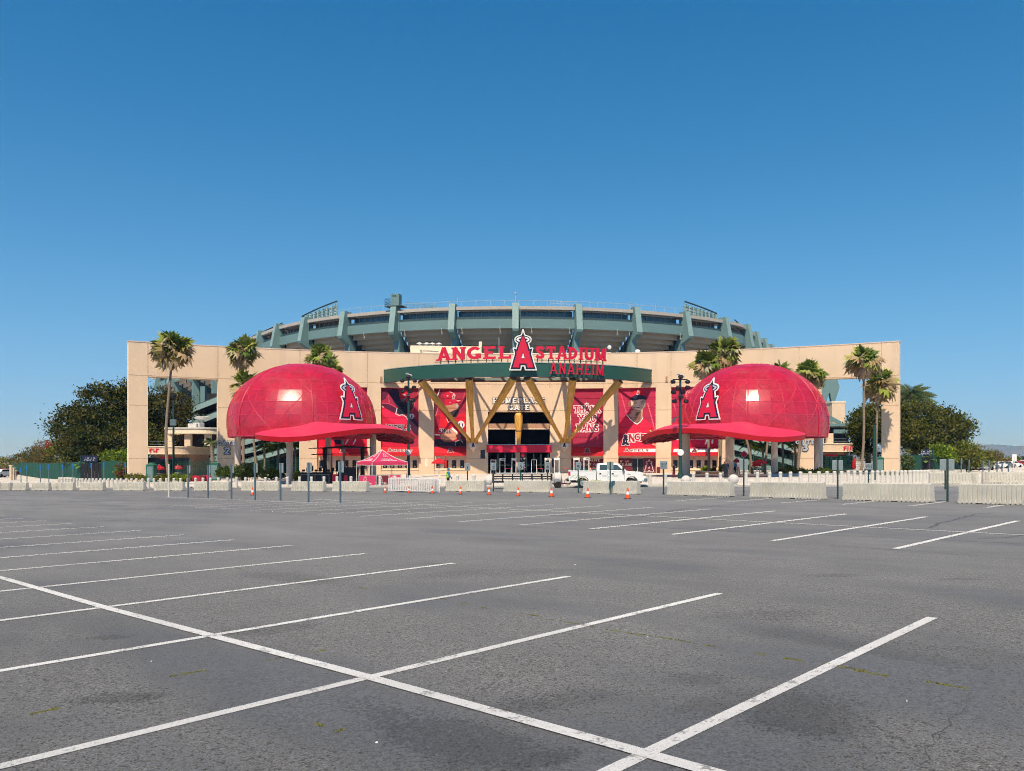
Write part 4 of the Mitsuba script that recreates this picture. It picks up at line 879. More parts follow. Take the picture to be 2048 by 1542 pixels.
for i in range(i0, i1):
    a, b = i * DTH + HW, (i + 1) * DTH - HW
    part(stadium, 'fascia', ring(a, b, [(0.6, ZF0), (0.6, ZF1), (1.1, ZF1), (1.1, ZF0)], 7), 'steel_green')
    part(stadium, 'rim', ring(a, b, [(0.5, ZR2), (0.5, ZR), (5.5, ZR + .2), (5.5, ZR2 + .4)], 7), 'rim_beige')
    part(stadium, 'gutter', ring(a, b, [(0.9, ZF1 + .003), (0.9, ZF1 + .5), (1.4, ZF1 + .5), (1.4, ZF1 + .003)], 7), 'steel_green_dark')
    k = part(stadium, 'gap_backing', ring(a, b, [(2.6, ZF1), (2.6, ZR2 - .02), (2.75, ZR2 - .02), (2.75, ZF1)], 7), 'underdeck_shade' if abs(i + .5) > 2.6 else 'gap_sky_blue')  # sheet across the open gap: shade painted dark, visible sky painted blue
    for t in np.linspace(a, b, 8)[1:-1]:
        x, y = sp_(t, SR - 2.5); part(k, 'gap_post', cat([box(x - .07, x + .07, y - .07, y + .07, ZF1, ZR2 - .02)]), 'rail_grey')
    # stepped underside of the seating, one tier after another
    n = 13; steps = []
    for s in range(n):
        r0, r1 = .8 + s * 1.35, .8 + (s + 1) * 1.35 + .12; z0 = ZF0 + .72 - s * .80
        part(stadium, 'tier', ring(a, b, [(r0, z0 - .88), (r0, z0 + .52), (r1, z0 + .52), (r1, z0 - .34)], 6), 'underdeck')  # added lip hangs below each step to draw a dark line of shade
for i in range(i0, i1 + 1):
    if i < -7 and i % 2: continue
    th = i * DTH; w = .57; tc = bend_th(th)
    # buttress outline in (offset inwards, z): upper arm leaning out, kink, then the post
    top = ZR + .55
    oa = [(1.7, top), (-.15, top), (-1.15, ZF0 - .35), (-1.0, ZF0 - .8), (1.2, zs(674.5)), (1.2, -1), (3.2, -1), (3.2, zs(690)), (3.0, zs(676)), (1.75, ZF0 - .4)]
    post = Polygon([(-o, z) for o, z in oa]).buffer(0)
    m = side(post, -w, w)     # outwards = +x
    def place(m, th=th, tc=tc):
        v = m.vertices; ox, oy = math.sin(tc), -math.cos(tc); bx0, by0 = sp_(th, SR)
        return trimesh.Trimesh(np.stack([bx0 + v[:, 0] * ox - v[:, 1] * oy, by0 + v[:, 0] * oy + v[:, 1] * ox, v[:, 2]], 1), m.faces, process=False)
    k = part(stadium, 'buttress', place(m), 'steel_green')
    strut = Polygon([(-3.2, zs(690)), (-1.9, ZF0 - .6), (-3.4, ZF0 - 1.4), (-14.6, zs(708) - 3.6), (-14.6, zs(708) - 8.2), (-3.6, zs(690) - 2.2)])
    part(k, 'rake_beam', place(side(strut, -w * .9, w * .9)), 'steel_green_dark')  # darker green paints in the shade under the deck
    part(k, 'face_plate', place(side(Polygon([(.16, top - .05), (1.14, ZF0 - .35), (1.17, ZF0 - .35), (.19, top - .05)]).buffer(.012), -w - .03, w + .03)), 'steel_green_pale')
    if i % 2 == 0 and abs(i) < 6: part(k, 'downpipe', place(box(-.6, -.48, w + .25, w + .37, ZF0 - .5, ZR2)), 'steel_green')
# concourse slab, lower facade and ramps seen through the gateways
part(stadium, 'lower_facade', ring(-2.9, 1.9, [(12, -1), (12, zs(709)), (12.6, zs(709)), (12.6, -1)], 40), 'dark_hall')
for z in (4.4, 8.4): part(stadium, 'concourse_parapet', ring(-2.9, 1.9, [(3.3, z), (3.3, z + 1.2), (11.9, z + 1.2), (11.9, z)], 40), 'steel_green')
# floodlights under the deck
for th in (-.155, -.215, .045, -.045, .155, .30, -.33, .52, -.47):
    x, y = sp_(th, SR - .2); z = ZF0 - .75
    part(stadium, 'deck_lamp', cat([tube([(x, y, z + .9), (x + .1, y + .3, z)], .05, 5), mv(rot(lathe([(.07, 0), (.2, .25), (.21, .3)], 8), 130, (1, 0, 0)), x + .1, y + .25, z)]), 'white_concrete')
# rail along the rim, aerials
rp = [(*sp_(t, SR - 1.2), ZR + 1.15) for t in np.linspace(-.62, .62, 60)]
part(stadium, 'rim_rail', cat([tube(rp, .045, 5)] + [bar((x, y, ZR), (x, y, z), .06) for x, y, z in rp[::2]]), 'rail_grey')
for px, h, r in ((1031, 2.4, .09), (899, 1.1, .05), (913, 2.0, .04), (1270, 1.3, .05), (1326, 1.5, .05), (1200, .8, .05)):
    th = math.asin(max(-1, min(1, (px - 1031) / 703.8))) ; x, y = sp_(th, SR - .6)
    part(stadium, 'aerial', cat([tube([(x, y, ZR), (x, y, ZR + h)], r, 6), ball(r * 2.4, (x, y, ZR + h), 1)]), 'rail_grey')
# lift housing with railed platform on the second buttress left of the middle
th = -2 * DTH; x, y = sp_(th, SR - 1.0); zb = zs(612) * 1.0 + .35
lift = thing('lift_housing', 'tall green equipment box with railings on top of a stadium rib, left of the middle', 'equipment box')
part(lift, 'cabinet', mv(rot(cham(-.85, .85, -.8, .8, 0, 2.35, .04), math.degrees(th) + 8), x, y, ZR + .75), 'steel_green')
part(lift, 'louvre', mv(rot(box(-.5, .35, -.88, -.81, 1.85, 2.02), math.degrees(th) + 8), x, y, ZR + .75), 'steel_green_dark')
part(lift, 'platform', mv(rot(box(-1.9, 1.7, -1.2, 1.2, -.16, -.003), math.degrees(th)), x, y, ZR + .75), 'steel_green_dark')
def railing(x0, x1, y0, y1, h=1.1):
    ms = []
    for k_ in (.35, .7, h): ms += [bar((x0, y0, k_), (x1, y0, k_), .05), bar((x0, y1, k_), (x1, y1, k_), .05), bar((x0, y0, k_), (x0, y1, k_), .05), bar((x1, y0, k_), (x1, y1, k_), .05)]
    for xx in np.linspace(x0, x1, 5): ms += [bar((xx, y0, 0), (xx, y0, h), .05), bar((xx, y1, 0), (xx, y1, h), .05)]
    return cat(ms)
part(lift, 'railing', mv(rot(railing(-1.85, -.95, -1.15, 1.15, 1.4), math.degrees(th)), x, y, ZR + .75), 'steel_green_dark')
wk = [(*sp_(t, SR - 3.0), ZR + .3) for t in np.linspace(-1.9 * DTH, -1.35 * DTH, 9)]
part(lift, 'walkway_rail', cat([tube([(a, b, c + h * (1 - i / 12)) for i, (a, b, c) in enumerate(wk)], .05, 5) for h in (.5, 1.0, 1.5)] + [bar((a, b, c), (a, b, c + 1.5 * (1 - i / 12)), .06) for i, (a, b, c) in enumerate(wk)]), 'steel_green')
k = thing('catwalk', 'light steel catwalk frame on the stadium rim right of the haloed emblem', 'catwalk')
wk = [(*sp_(t, SR - 5.0), ZR + .4) for t in np.linspace(.62 * DTH, 1.02 * DTH, 8)]
part(k, 'railing', cat([tube([(a, b, c + h) for a, b, c in wk], .05, 5) for h in (.4, .9, 1.4)] + [bar((a, b, c), (a, b, c + 1.4), .06) for a, b, c in wk]), 'rail_grey'); part(k, 'deck', cat([bar(p, q, 1.0, .1) for p, q in zip(wk, wk[1:])]), 'steel_green')
# banks of floodlights: open lattice frames leaning out from the rim
mat('lamp_grey', (.20, .33, .36), .5, .5)
def rack(a, b, h0, h1, label):
    k = thing('floodlight_rack', label, 'floodlights', 'floodlight racks on the stadium rim'); n = 9
    pa = lambda t: sp_(a + (b - a) * t, SR - 4.0)
    P = lambda t, f: (*pa(t), ZR + .4 + (h0 + (h1 - h0) * t) * f)
    fr = []
    for t in np.linspace(0, 1, n): fr.append(bar(P(t, 0), P(t, 1), .2))
    for f in (.25, .5, .75): fr.append(tube([P(t, f) for t in np.linspace(0, 1, n)], .07, 5))
    part(k, 'lattice', cat(fr), 'steel_green_pale')
    part(k, 'top_rail', tube([P(t, 1.13) for t in np.linspace(0, 1, n)], .16, 6), 'steel_green_dark')
    part(k, 'end_post', cat([bar(P(0, 0), P(0, 1.13), .14), bar(P(1, 0), P(1, 1.13), .14)]), 'steel_green_dark')
    part(k, 'brace', cat([bar(P(t, .02), P(t + .1, .95), .12) for t in (.12, .38, .62, .86)]), 'steel_green')
    for t in np.linspace(.06, .96, 9):
        for f in (.15, .38, .62, .86):
            x, y, z = P(t, f); part(k, 'lamp', mv(rot(lathe([(.14, 0), (.40, .25), (.46, .6)], 8), -105, (1, 0, 0)), x, y + .1, z), 'lamp_grey')
rack(-4.62 * DTH, -3.5 * DTH, 1.45, 3.0, 'lattice rack of floodlights standing on the left part of the stadium rim')
rack(4.2 * DTH, 3.28 * DTH, 1.5, 2.7, 'lattice rack of floodlights standing on the right part of the stadium rim')
rack(7.4 * DTH, 5.3 * DTH, 1.3, 1.8, 'low rack of floodlights on the far right of the rim just above the tan wall')
rack(-7.6 * DTH, -5.6 * DTH, 1.2, 1.4, 'dark low rack on the far left of the stadium rim behind a palm crown')
# end frames of the bowl that stand behind the right gateway
for px, Y_ in ((1652, 172), (1668, 178)):
    x = (px - HX) / FOC * Y_; f = Polygon([(-1.3, -1), (-1.3, 10.5), (-.7, 13.5), (-1.9, 19.5), (.2, 19.5), (1.0, 16.4), (.1, 13.6), (-.2, 10.5), (-.2, -1)])
    part(stadium, 'end_frame', mv(side(f, Y_ - .5, Y_ + .5), x, 0, 0), 'steel_green'); part(stadium, 'end_panel', mv(side(Polygon([(-3.2, 9), (-1.4, 10), (-.9, 13.6), (-2.0, 18), (-3.4, 16)]), Y_ + 2, Y_ + 2.4), x, 0, 0), 'dark_hall')
# ------------------------------------------------------------------ two giant red caps on columns
def perf(p, n, uv):
    a = fbm(p.x * .9, p.y * .9, p.z * .9, octaves=2)
    return .90 - .14 * smoothstep(.40, .7, a)
def cap_col(p, n, uv):
    k = .80 + .28 * fbm(p.x * 1.9, p.y * 1.9, p.z * 1.9, octaves=3) + .34 * (noise(p.x * 7, p.y * 7, p.z * 7) - .5)
    return mi.Color3f(.55, .009, .040) * k
scene['cap_panel'] = {'type': 'mask', 'opacity': mikit.proc(perf), 'b': {'type': 'twosided', 'b': {'type': 'principled', 'base_color': mikit.proc(cap_col), 'roughness': .27, 'specular': .85, 'clearcoat': .6, 'clearcoat_gloss': .9}}}
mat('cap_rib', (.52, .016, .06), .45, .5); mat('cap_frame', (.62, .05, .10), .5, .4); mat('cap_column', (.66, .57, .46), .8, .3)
RH, ZH0, ZH1, HH = 8.35, 4.12, 5.5, 7.05
def dome_r(z):
    if z <= ZH1: return RH * (1 - .012 * (ZH1 - z))
    return RH * max(0.0, 1 - ((z - ZH1) / HH) ** 2.15) ** (1 / 2.0)
def giant_cap(name, label, cx, cy, front, cols, seed):
    rng = np.random.default_rng(seed); k = thing('hat_pavilion', label, 'giant hat', 'giant red baseball hats')
    fr = math.radians(front)
    def dp(az, z, off=0.0):      # az measured from the cap's front
        r = dome_r(z) + off; a = fr + az
        return np.array([cx + r * math.sin(a), cy - r * math.cos(a), z])
    NG = 38; el = [0, .2, .36, .52, .67, .81, .92]
    zs_ = [ZH0, 5.05, 6.35, 7.75, 9.05, 10.2, 11.15, 11.9, 12.32]
    for r_ in range(len(zs_) - 1):
        for g in range(NG):
            if r_ >= 6 and g % 2: continue
            w = 2 if r_ >= 6 else 1
            a0, a1 = (g + .007) * 2 * math.pi / NG, (g + w - .007) * 2 * math.pi / NG; z0, z1 = zs_[r_] + .006, zs_[r_ + 1] - .006
            ta, tb = rng.normal(0, .012), rng.normal(0, .010); G3 = (-1, 0, 1); q = []
            for i_ in G3:          # each panel is slightly bowed, less than the dome itself
                for j_ in G3:
                    a, z = (a0 + a1) / 2 + i_ * (a1 - a0) / 2, (z0 + z1) / 2 + j_ * (z1 - z0) / 2
                    flat = (dp(a0, z0) + dp(a1, z0) + dp(a0, z1) + dp(a1, z1)) / 4 + (dp(a1, z0) - dp(a0, z0) + dp(a1, z1) - dp(a0, z1)) / 4 * i_ + (dp(a0, z1) - dp(a0, z0) + dp(a1, z1) - dp(a1, z0)) / 4 * j_
                    nr = dp(a, z, 1.0) - dp(a, z); q.append(flat * .28 + dp(a, z) * .72 + nr * (ta * i_ + tb * j_))
            part(k, 'panel', trimesh.Trimesh(np.array(q), [f_ for i_ in (0, 1) for j_ in (0, 1) for o_ in (i_ * 3 + j_,) for f_ in ((o_, o_ + 3, o_ + 4), (o_, o_ + 4, o_ + 1))], process=False), 'cap_panel', True)
    part(k, 'crown_disc', mv(lathe([(dome_r(12.32) + .05, 12.33 - .02), (dome_r(12.42), 12.43), (.5, 12.53), (.1, 12.55)], 24), cx, cy, 0), 'red_brim', 40)
    # cap seams, and frame lines laid on the shell, painted paler as lit through
    for g in range(6):
        az = g * math.pi / 3 + math.pi / 6
        part(k, 'seam', tube([dp(az, z, .03) for z in np.linspace(ZH0 + .05, 12.4, 16)], .06, 6), 'cap_rib', 40)
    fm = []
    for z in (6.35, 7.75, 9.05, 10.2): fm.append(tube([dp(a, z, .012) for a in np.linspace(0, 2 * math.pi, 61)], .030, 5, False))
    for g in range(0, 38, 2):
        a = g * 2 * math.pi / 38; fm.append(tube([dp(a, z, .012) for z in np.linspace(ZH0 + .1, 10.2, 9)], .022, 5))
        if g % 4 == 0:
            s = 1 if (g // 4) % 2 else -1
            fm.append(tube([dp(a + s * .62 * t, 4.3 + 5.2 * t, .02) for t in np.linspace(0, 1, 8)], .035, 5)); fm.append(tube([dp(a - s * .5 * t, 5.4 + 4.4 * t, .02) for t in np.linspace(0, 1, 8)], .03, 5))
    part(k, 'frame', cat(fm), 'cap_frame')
    tr = []
    for a in np.linspace(0, 2 * math.pi, 31)[:-1]: tr += [bar(dp(a, ZH0 + .05, -.25), dp(a + .21, ZH0 + .65, -.35), .1), bar(dp(a, ZH0 + .05, -.25), dp(a - .21, ZH0 + .65, -.35), .1)]
    part(k, 'rim_truss', cat(tr + [tube([dp(a, z, o) for a in np.linspace(0, 2 * math.pi, 41)], .13, 6, False) for z, o in ((ZH0, -.1), (ZH0 + .7, -.3))]), 'cap_frame')
    # bill: drooping at both sides, edge band, lattice underside
    PH, S = np.radians(np.linspace(-72, 72, 47)), np.linspace(0, 1, 11)
    top, bot = [], []
    for ph in PH:
        c = math.cos(ph * 90 / 72); za = 4.3 + .95 * max(c, 0) ** .6 + .42 * math.exp(-((abs(math.degrees(ph)) - 27) / 10) ** 2); ri = dome_r(za) - .05; L = 6.0 * max(c, 0) ** .62 * (1 - .10 * math.cos(ph) ** 6) + .05
        q_ = math.degrees(abs(ph)); zo = float(np.interp(q_, [0, 12, 25, 36, 46, 56, 66, 72], [4.85, 4.75, 4.32, 3.92, 3.82, 3.98, 4.2, 4.3])); row_t, row_b = [], []
        for s in S:
            r = ri + L * s; z = za + (zo - za) * s ** 1.25 + .28 * math.sin(math.pi * s) * max(c, 0); a = fr + ph; e = min(1, L / 1.5)
            row_t.append((cx + r * math.sin(a), cy - r * math.cos(a), z)); row_b.append((cx + (r - .12 * s) * math.sin(a), cy - (r - .12 * s) * math.cos(a), z - (.20 + .26 * s) * e - .05))
        top.append(row_t); bot.append(row_b)
    def sheet(rows, flip):
        n, m = len(rows), len(rows[0]); v = np.array(rows).reshape(-1, 3); f = []
        for i in range(n - 1):
            for j in range(m - 1):
                a = i * m + j; f += [(a, a + m, a + m + 1), (a, a + m + 1, a + 1)]
        f = np.array(f); return trimesh.Trimesh(v, f[:, ::-1] if flip else f, process=False)
    b = part(k, 'brim', sheet(top, True), 'red_brim', True)
    part(b, 'edge', sheet([[t[-1], u_[-1]] for t, u_ in zip(top, bot)], True), 'red_brim_edge', True)
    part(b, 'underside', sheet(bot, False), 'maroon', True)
    part(b, 'purlin', cat([tube([bot[i][j] - np.array([0, 0, .06]) for j in range(0, 11)], .05, 4) for i in range(3, 45, 3)] + [tube([np.array(bot[i][j]) - [0, 0, .06] for i in range(2, 46)], .05, 4) for j in (3, 6, 9)]), 'cap_frame')
    # emblem on the front
    for i, (g, m, off, th, nm) in enumerate(((LOGO[0], 'white_paint', .24, .06, 'emblem'), (LOGO[1], 'navy', .31, .02, 'emblem_outline'), (LOGO[2], 'silver', .335, .02, 'emblem_halo'), (LOGO[3], 'red_letter', .335, .03, 'emblem_face'))):
        g5 = affinity.scale(g, 4.5, 4.5, origin=(0, 0)); bx = g5.bounds
        q = cat([prism(c_, th) for c_ in (g5.intersection(sbox(x_, z_, x_ + .42, z_ + .5)) for x_ in np.arange(bx[0], bx[2], .42) for z_ in np.arange(bx[1], bx[3], .5)) if polys(c_)]); v = q.vertices.copy(); v[:, 2] += 0
        rz = lambda z: .55 * dome_r(5.95 + z) + .45 * dome_r(5.95)
        P = np.array([dp(x / rz(z), 5.95 + z, off + d + rz(z) - dome_r(5.95 + z)) for x, z, d in v])
        part(k, nm, trimesh.Trimesh(P, q.faces[:, ::-1], process=False), m)
    for x, y, r in cols:
        z = float(plaza_z(x, y)); part(k, 'column', mv(lathe([(r * 1.25, z - .3), (r * 1.25, z + .25), (r, z + .3), (r, ZH0 + .3)], 18), x, y, 0), 'cap_column', 40)
    return k
XL, XR, YH = (605.5 - HX) / FOC * 98, (1504.5 - HX) / FOC * 98, 98.0
pc = lambda px, Y, r=.36: ((px - HX) / FOC * Y, Y, r)
giant_cap('hat', 'giant glossy red baseball cap on columns left of the middle, its brim pointing right', XL, YH, 51, [pc(476, 98), pc(579.5, 91.5), pc(656, 105), pc(746, 97)], 1)
giant_cap('hat', 'giant glossy red baseball cap on columns right of the middle, its brim pointing left', XR, YH, -49, [pc(1371, 95.5, .5), pc(1459, 104.5, .5), pc(1549, 93), pc(1637, 100, .5)], 2)
# ------------------------------------------------------------------ trees and plants
def leaf_mesh(c, up, size, rng, asp=.55, fold=.25):
    """Two-triangle folded leaves at the points c with main directions up; returns vertices and faces."""
    n = len(c); a = up / (np.linalg.norm(up, axis=1, keepdims=True) + 1e-9); r = rng.normal(size=(n, 3)); b = np.cross(a, r); b /= np.linalg.norm(b, axis=1, keepdims=True) + 1e-9; w = np.cross(a, b)
    s = (size * rng.uniform(.65, 1.35, n))[:, None]
    v = np.stack([c - a * s * .5, c + b * s * asp * .5 + w * s * fold * .3, c + a * s * .5, c - b * s * asp * .5 + w * s * fold * .3], 1).reshape(-1, 3)
    i = np.arange(n)[:, None] * 4; return v, np.vstack([i + [0, 1, 2], i + [0, 2, 3]])
def crown(blobs, n, size, pal, seed, clump=.55, per=26, top=.35):
    """Foliage of leaf clusters on and in ellipsoids (x, y, z, rx, ry, rz); returns mesh and vertex colours."""
    rng = np.random.default_rng(seed); w = np.array([b[3] * b[4] + b[3] * b[5] for b in blobs], float); w /= w.sum(); B = np.array(blobs, float); nc = n // per
    which = rng.choice(len(B), nc, p=w); d = rng.normal(size=(nc, 3)); d /= np.linalg.norm(d, axis=1, keepdims=True); rad = rng.uniform(.55, 1.04, nc) ** .5
    rad *= 1 + .16 * (meshkit.noise(d * 3.1 + which[:, None] * 5, seed) - .5) * 2
    cc = B[which, :3] + d * B[which, 3:] * rad[:, None]
    ci = np.repeat(np.arange(nc), per); off = rng.normal(size=(len(ci), 3)) * clump * rng.uniform(.5, 1.4, nc)[ci][:, None] * [1, 1, .6]
    up = d[ci] * .7 + rng.normal(size=(len(ci), 3)) * .7 + [0, 0, top]
    v, f = leaf_mesh(cc[ci] + off, up, size, rng)
    P = np.array(pal, float) * 1.75; base = P[rng.choice(len(P), nc)]; col = base[ci] * rng.uniform(.6, 1.6, (len(ci), 1)) * (1 + rng.normal(0, .05, (len(ci), 3)))
    return trimesh.Trimesh(v, f, process=False), np.repeat(np.clip(col, .004, .6), 4, 0)
def limbs(base, blobs, r, rng, lean=(0, 0), n=7):
    b = np.array(base, float); B = np.array(blobs); z0 = B[:, 2].min() - B[:, 5].mean() * .45; fork = b + [lean[0], lean[1], max(.8, (z0 - b[2]) * .75)]
    ms = [tube([b - [0, 0, .3], b + (fork - b) * .5 + [rng.normal(0, .1), 0, 0], fork], [r * 1.35, r, r * .85], 9)]
    for i in range(n):
        t = B[i % len(B), :3] + rng.normal(0, .35, 3) * B[i % len(B), 3:]; m = (fork + t) / 2 + [0, 0, -.1 * abs(t[0] - fork[0])]
        ms.append(tube([fork - [0, 0, .2], m, t], [r * .6, r * .36, r * .12], 6))
    return cat(ms)
FICUS = [(.026, .036, .011), (.038, .048, .014), (.052, .056, .016), (.020, .029, .010), (.095, .082, .026)]  # last, palest tone paints sunlit highlights into some leaf clumps
OLIVE = [(.07, .085, .018), (.095, .10, .022), (.055, .07, .018), (.115, .11, .03)]
LIME = [(.10, .145, .02), (.13, .17, .024), (.075, .11, .018)]
BROWNISH = [(.085, .075, .024), (.11, .095, .03), (.065, .065, .022), (.12, .085, .03)]
def tree(label, base, blobs, n, size, pal, seed, r=.3, clump=.55, group=None, name='broadleaf_tree', per=26, lean=(0, 0)):
    rng = np.random.default_rng(seed + 900); k = thing(name, label, 'tree', group); z = ground_z(base[0], base[1])
    part(k, 'trunk', limbs((base[0], base[1], z), blobs, r, rng, lean), 'bark', 50); m, c = crown(blobs, n, size, pal, seed, clump, per); part(k, 'crown', m, 'leaf', color=c); return k
def BL(px, py, Y, rx, rz, ry=None):
    """Ellipsoid seen at a pixel, radii in pixels at that distance."""
    s = Y / FOC; x, z = XZ(px, py, Y); return (x, Y, z, rx * s, (ry or rx) * s, rz * s)
# big dark trees behind the wall's ends
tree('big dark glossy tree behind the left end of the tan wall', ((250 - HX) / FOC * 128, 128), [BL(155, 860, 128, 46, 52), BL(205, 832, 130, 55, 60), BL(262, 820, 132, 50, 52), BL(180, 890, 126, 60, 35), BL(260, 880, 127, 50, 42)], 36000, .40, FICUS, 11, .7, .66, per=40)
tree('dark tree with bronze leaves seen through the left gateway', ((330 - HX) / FOC * 136, 136), [BL(318, 832, 136, 40, 50), BL(345, 830, 138, 38, 45), BL(315, 872, 135, 36, 34), BL(352, 872, 137, 22, 22)], 17000, .40, [(.046, .040, .012), (.034, .038, .012), (.064, .052, .016)], 12, .5, .62, per=36)
tree('big spreading dark tree behind the right end of the tan wall', ((1830 - HX) / FOC * 124, 124), [BL(1772, 840, 124, 44, 36), BL(1830, 842, 126, 52, 36), BL(1885, 852, 125, 40, 32), BL(1918, 860, 124, 22, 20), BL(1800, 868, 124, 56, 26), BL(1848, 876, 123, 40, 22)], 32000, .38, [(.046, .054, .014), (.062, .068, .018), (.034, .043, .013), (.10, .096, .026)], 13, .6, .66, per=40)
tree('dark tree with hanging leaves seen through the right gateway', ((1736 - HX) / FOC * 130, 130), [BL(1722, 852, 130, 24, 30), BL(1745, 835, 132, 26, 22), BL(1718, 890, 130, 14, 22)], 11000, .38, [(.05, .062, .016), (.034, .046, .013), (.07, .075, .02)], 14, .45, .45)
# rows of smaller trees along the far fences
lrow = [(194, 911, 130, 36, 32, LIME), (232, 918, 122, 26, 18, LIME), (160, 914, 140, 36, 32, OLIVE), (128, 912, 150, 36, 30, OLIVE), (100, 917, 160, 34, 28, BROWNISH), (72, 921, 172, 32, 26, BROWNISH), (48, 924, 186, 30, 23, BROWNISH), (24, 929, 205, 30, 21, OLIVE), (2, 933, 225, 28, 18, OLIVE), (-24, 936, 245, 28, 16, OLIVE)]
for i, (px, py, Y, rx, rz, pal) in enumerate(lrow):
    tree('%s tree of the far left row, %s from the big dark tree' % ('lime green' if pal is LIME else 'olive green' if pal is OLIVE else 'brownish green', ordinal(i)), ((px - HX) / FOC * Y, Y), [BL(px, py, Y, rx * .8, rz), BL(px - rx * .4, py + 4, Y, rx * .6, rz * .8), BL(px + rx * .45, py + 3, Y, rx * .6, rz * .8)], 2600, .36, pal, 30 + i, .16, .42, 'trees along the left fence', 'fence_tree')
tree('small tree with red blossom between the left trees', ((98 - HX) / FOC * 168, 168), [BL(99, 898, 168, 9, 14), BL(94, 905, 168, 8, 9)], 900, .38, [(.30, .03, .025), (.22, .03, .02), (.1, .06, .02)], 50, .15, .35, None, 'blossom_tree')
tree('sparse grey-brown tree crown above the far left row', ((82 - HX) / FOC * 182, 182), [BL(86, 893, 182, 16, 12), BL(74, 902, 182, 14, 10)], 1100, .34, [(.14, .11, .075), (.1, .085, .05)], 51, .2, .5, None, 'sparse_tree')
rrow = [(1880, 908, 118, 28, 18, LIME), (1905, 899, 130, 40, 23, LIME), (1928, 908, 122, 32, 26, OLIVE), (1940, 918, 135, 24, 20, OLIVE), (1960, 914, 150, 24, 23, OLIVE), (1980, 919, 175, 22, 20, BROWNISH), (1996, 924, 200, 20, 18, BROWNISH), (2012, 928, 235, 18, 15, OLIVE), (2028, 931, 270, 16, 12, BROWNISH)]
for i, (px, py, Y, rx, rz, pal) in enumerate(rrow):
    tree('%s tree of the far right tree row, %s from its left end' % ('lime green' if pal is LIME else 'olive green' if pal is OLIVE else 'brownish green', ordinal(i)), ((px - HX) / FOC * Y, Y), [BL(px, py, Y, rx * .8, rz), BL(px - rx * .4, py + 4, Y, rx * .6, rz * .8), BL(px + rx * .45, py + 4, Y, rx * .6, rz * .75)], 2600, .34, pal, 60 + i, .16, .42, 'trees along the right fence', 'fence_tree')
tree('small round palm-like tree top above the white far building', ((2036 - HX) / FOC * 300, 300), [BL(2034, 918, 300, 8, 4)], 300, .5, OLIVE, 77, .2, .5, None, 'distant_tree')

# fan palms
def fan_leaf(rng, R, droop):
    """Petiole and a folded fan blade with split drooping tips, pointing along +x."""
    v, f = [], []; pet = R * .75
    n = 11; a = np.linspace(-1.9, 1.9, n); c = np.array([pet, 0, 0]); v.append(c)
    for i, t in enumerate(a):
        l = R * (.62 + .38 * math.cos(t * .55)) * rng.uniform(.78, 1.12); z = (.05 if i % 2 else -.05) * R
        m = c + [l * .62 * math.cos(t), l * .62 * math.sin(t), z - droop * l * .12]; e = c + [l * math.cos(t), l * math.sin(t), z - droop * l * .55]
        v += [m, e]
    for i in range(n - 1):
        m0, e0, m1, e1 = 1 + 2 * i, 2 + 2 * i, 3 + 2 * i, 4 + 2 * i
        f += [(0, m0, m1), (m0, e0, m1)]
        if i % 2 == 0: f.append((m1, e0, e1)) if False else f.append((m1, m0, e1))
    k = len(v); v += [(0, .03, 0), (0, -.03, 0), (pet + .1, .02, 0), (pet + .1, -.02, 0)]; f += [(k, k + 1, k + 3), (k, k + 3, k + 2)]
    return np.array(v, float), np.array(f)
def palm_crown(c, R, seed, dead=.8, n=40):
    rng = np.random.default_rng(seed); V, F, C, at_ = [], [], [], 0
    def add_leaf(az, elv, col, s, droop, tw):
        nonlocal at_
        v, f = fan_leaf(rng, R * .62 * s, droop); M = trimesh.transformations.euler_matrix(tw, -elv, az, 'sxyz')[:3, :3]
        w = v @ M.T + c; V.append(w); F.append(f + at_); at_ += len(w); C.append(np.tile(np.clip(np.array(col) * rng.uniform(.75, 1.3), 0, .6), (len(w), 1)))
    for i in range(n):
        e = math.radians(rng.uniform(-38, 82)); g = rng.choice(3, p=[.45, .35, .2])
        add_leaf(i * 2.399 + rng.normal(0, .25), e, [(.135, .20, .045), (.27, .33, .07), (.45, .46, .12)][g], rng.uniform(.8, 1.1), .5 + .7 * (e < .3), rng.normal(0, .6))
    for i in range(int(n * dead)):
        e = math.radians(rng.uniform(-80, 25)); add_leaf(i * 2.399 + rng.normal(0, .4), e, [(.50, .38, .22), (.60, .47, .30), (.34, .26, .11)][rng.integers(3)], rng.uniform(.8, 1.15), 1.3, rng.normal(0, .7))
    return trimesh.Trimesh(np.vstack(V), np.vstack(F), process=False), np.vstack(C)
def fan_palm(label, px_base, Y, px, py, rp, seed, bend_=0.0, rt=.22, dead=.6):
    n_ = 26 + (seed * 7) % 12; rt = rt * .62; dead = .55 + .1 * ((seed * 5) % 7)
    x0 = (px_base - HX) / FOC * Y; x1, z1 = XZ(px, py, Y); z0 = ground_z(x0, Y); k = thing('fan_palm', label, 'palm tree', 'fan palms by the stadium front')
    t = np.linspace(0, 1, 12); xs_ = x0 + (x1 - x0) * t ** 1.6 + bend_ * np.sin(np.pi * t) * (1 - t)
    part(k, 'trunk', tube(np.column_stack([xs_, Y + 0 * t, z0 - .2 + (z1 - z0 + .2) * t]), rt * (1.35 - .5 * t) * (1 + .25 * (t == 0)), 10), 'palm_trunk', 50)
    m, c = palm_crown(np.array([x1, Y, z1]), 1.0 * rp * Y / FOC, seed, dead, n_); part(k, 'crown', m, 'leaf', color=c)
fan_palm('tall fan palm standing in front of the left gateway', 340, 101, 344, 697, 42, 1, -.9, .24, .7)
fan_palm('fan palm rising behind the upper left of the left red cap', 487, 108, 486, 704, 34, 2, 0, .22)
fan_palm('fan palm whose crown peeks over the left shoulder of the left cap', 513, 107, 490, 770, 30, 3, 0, .2)
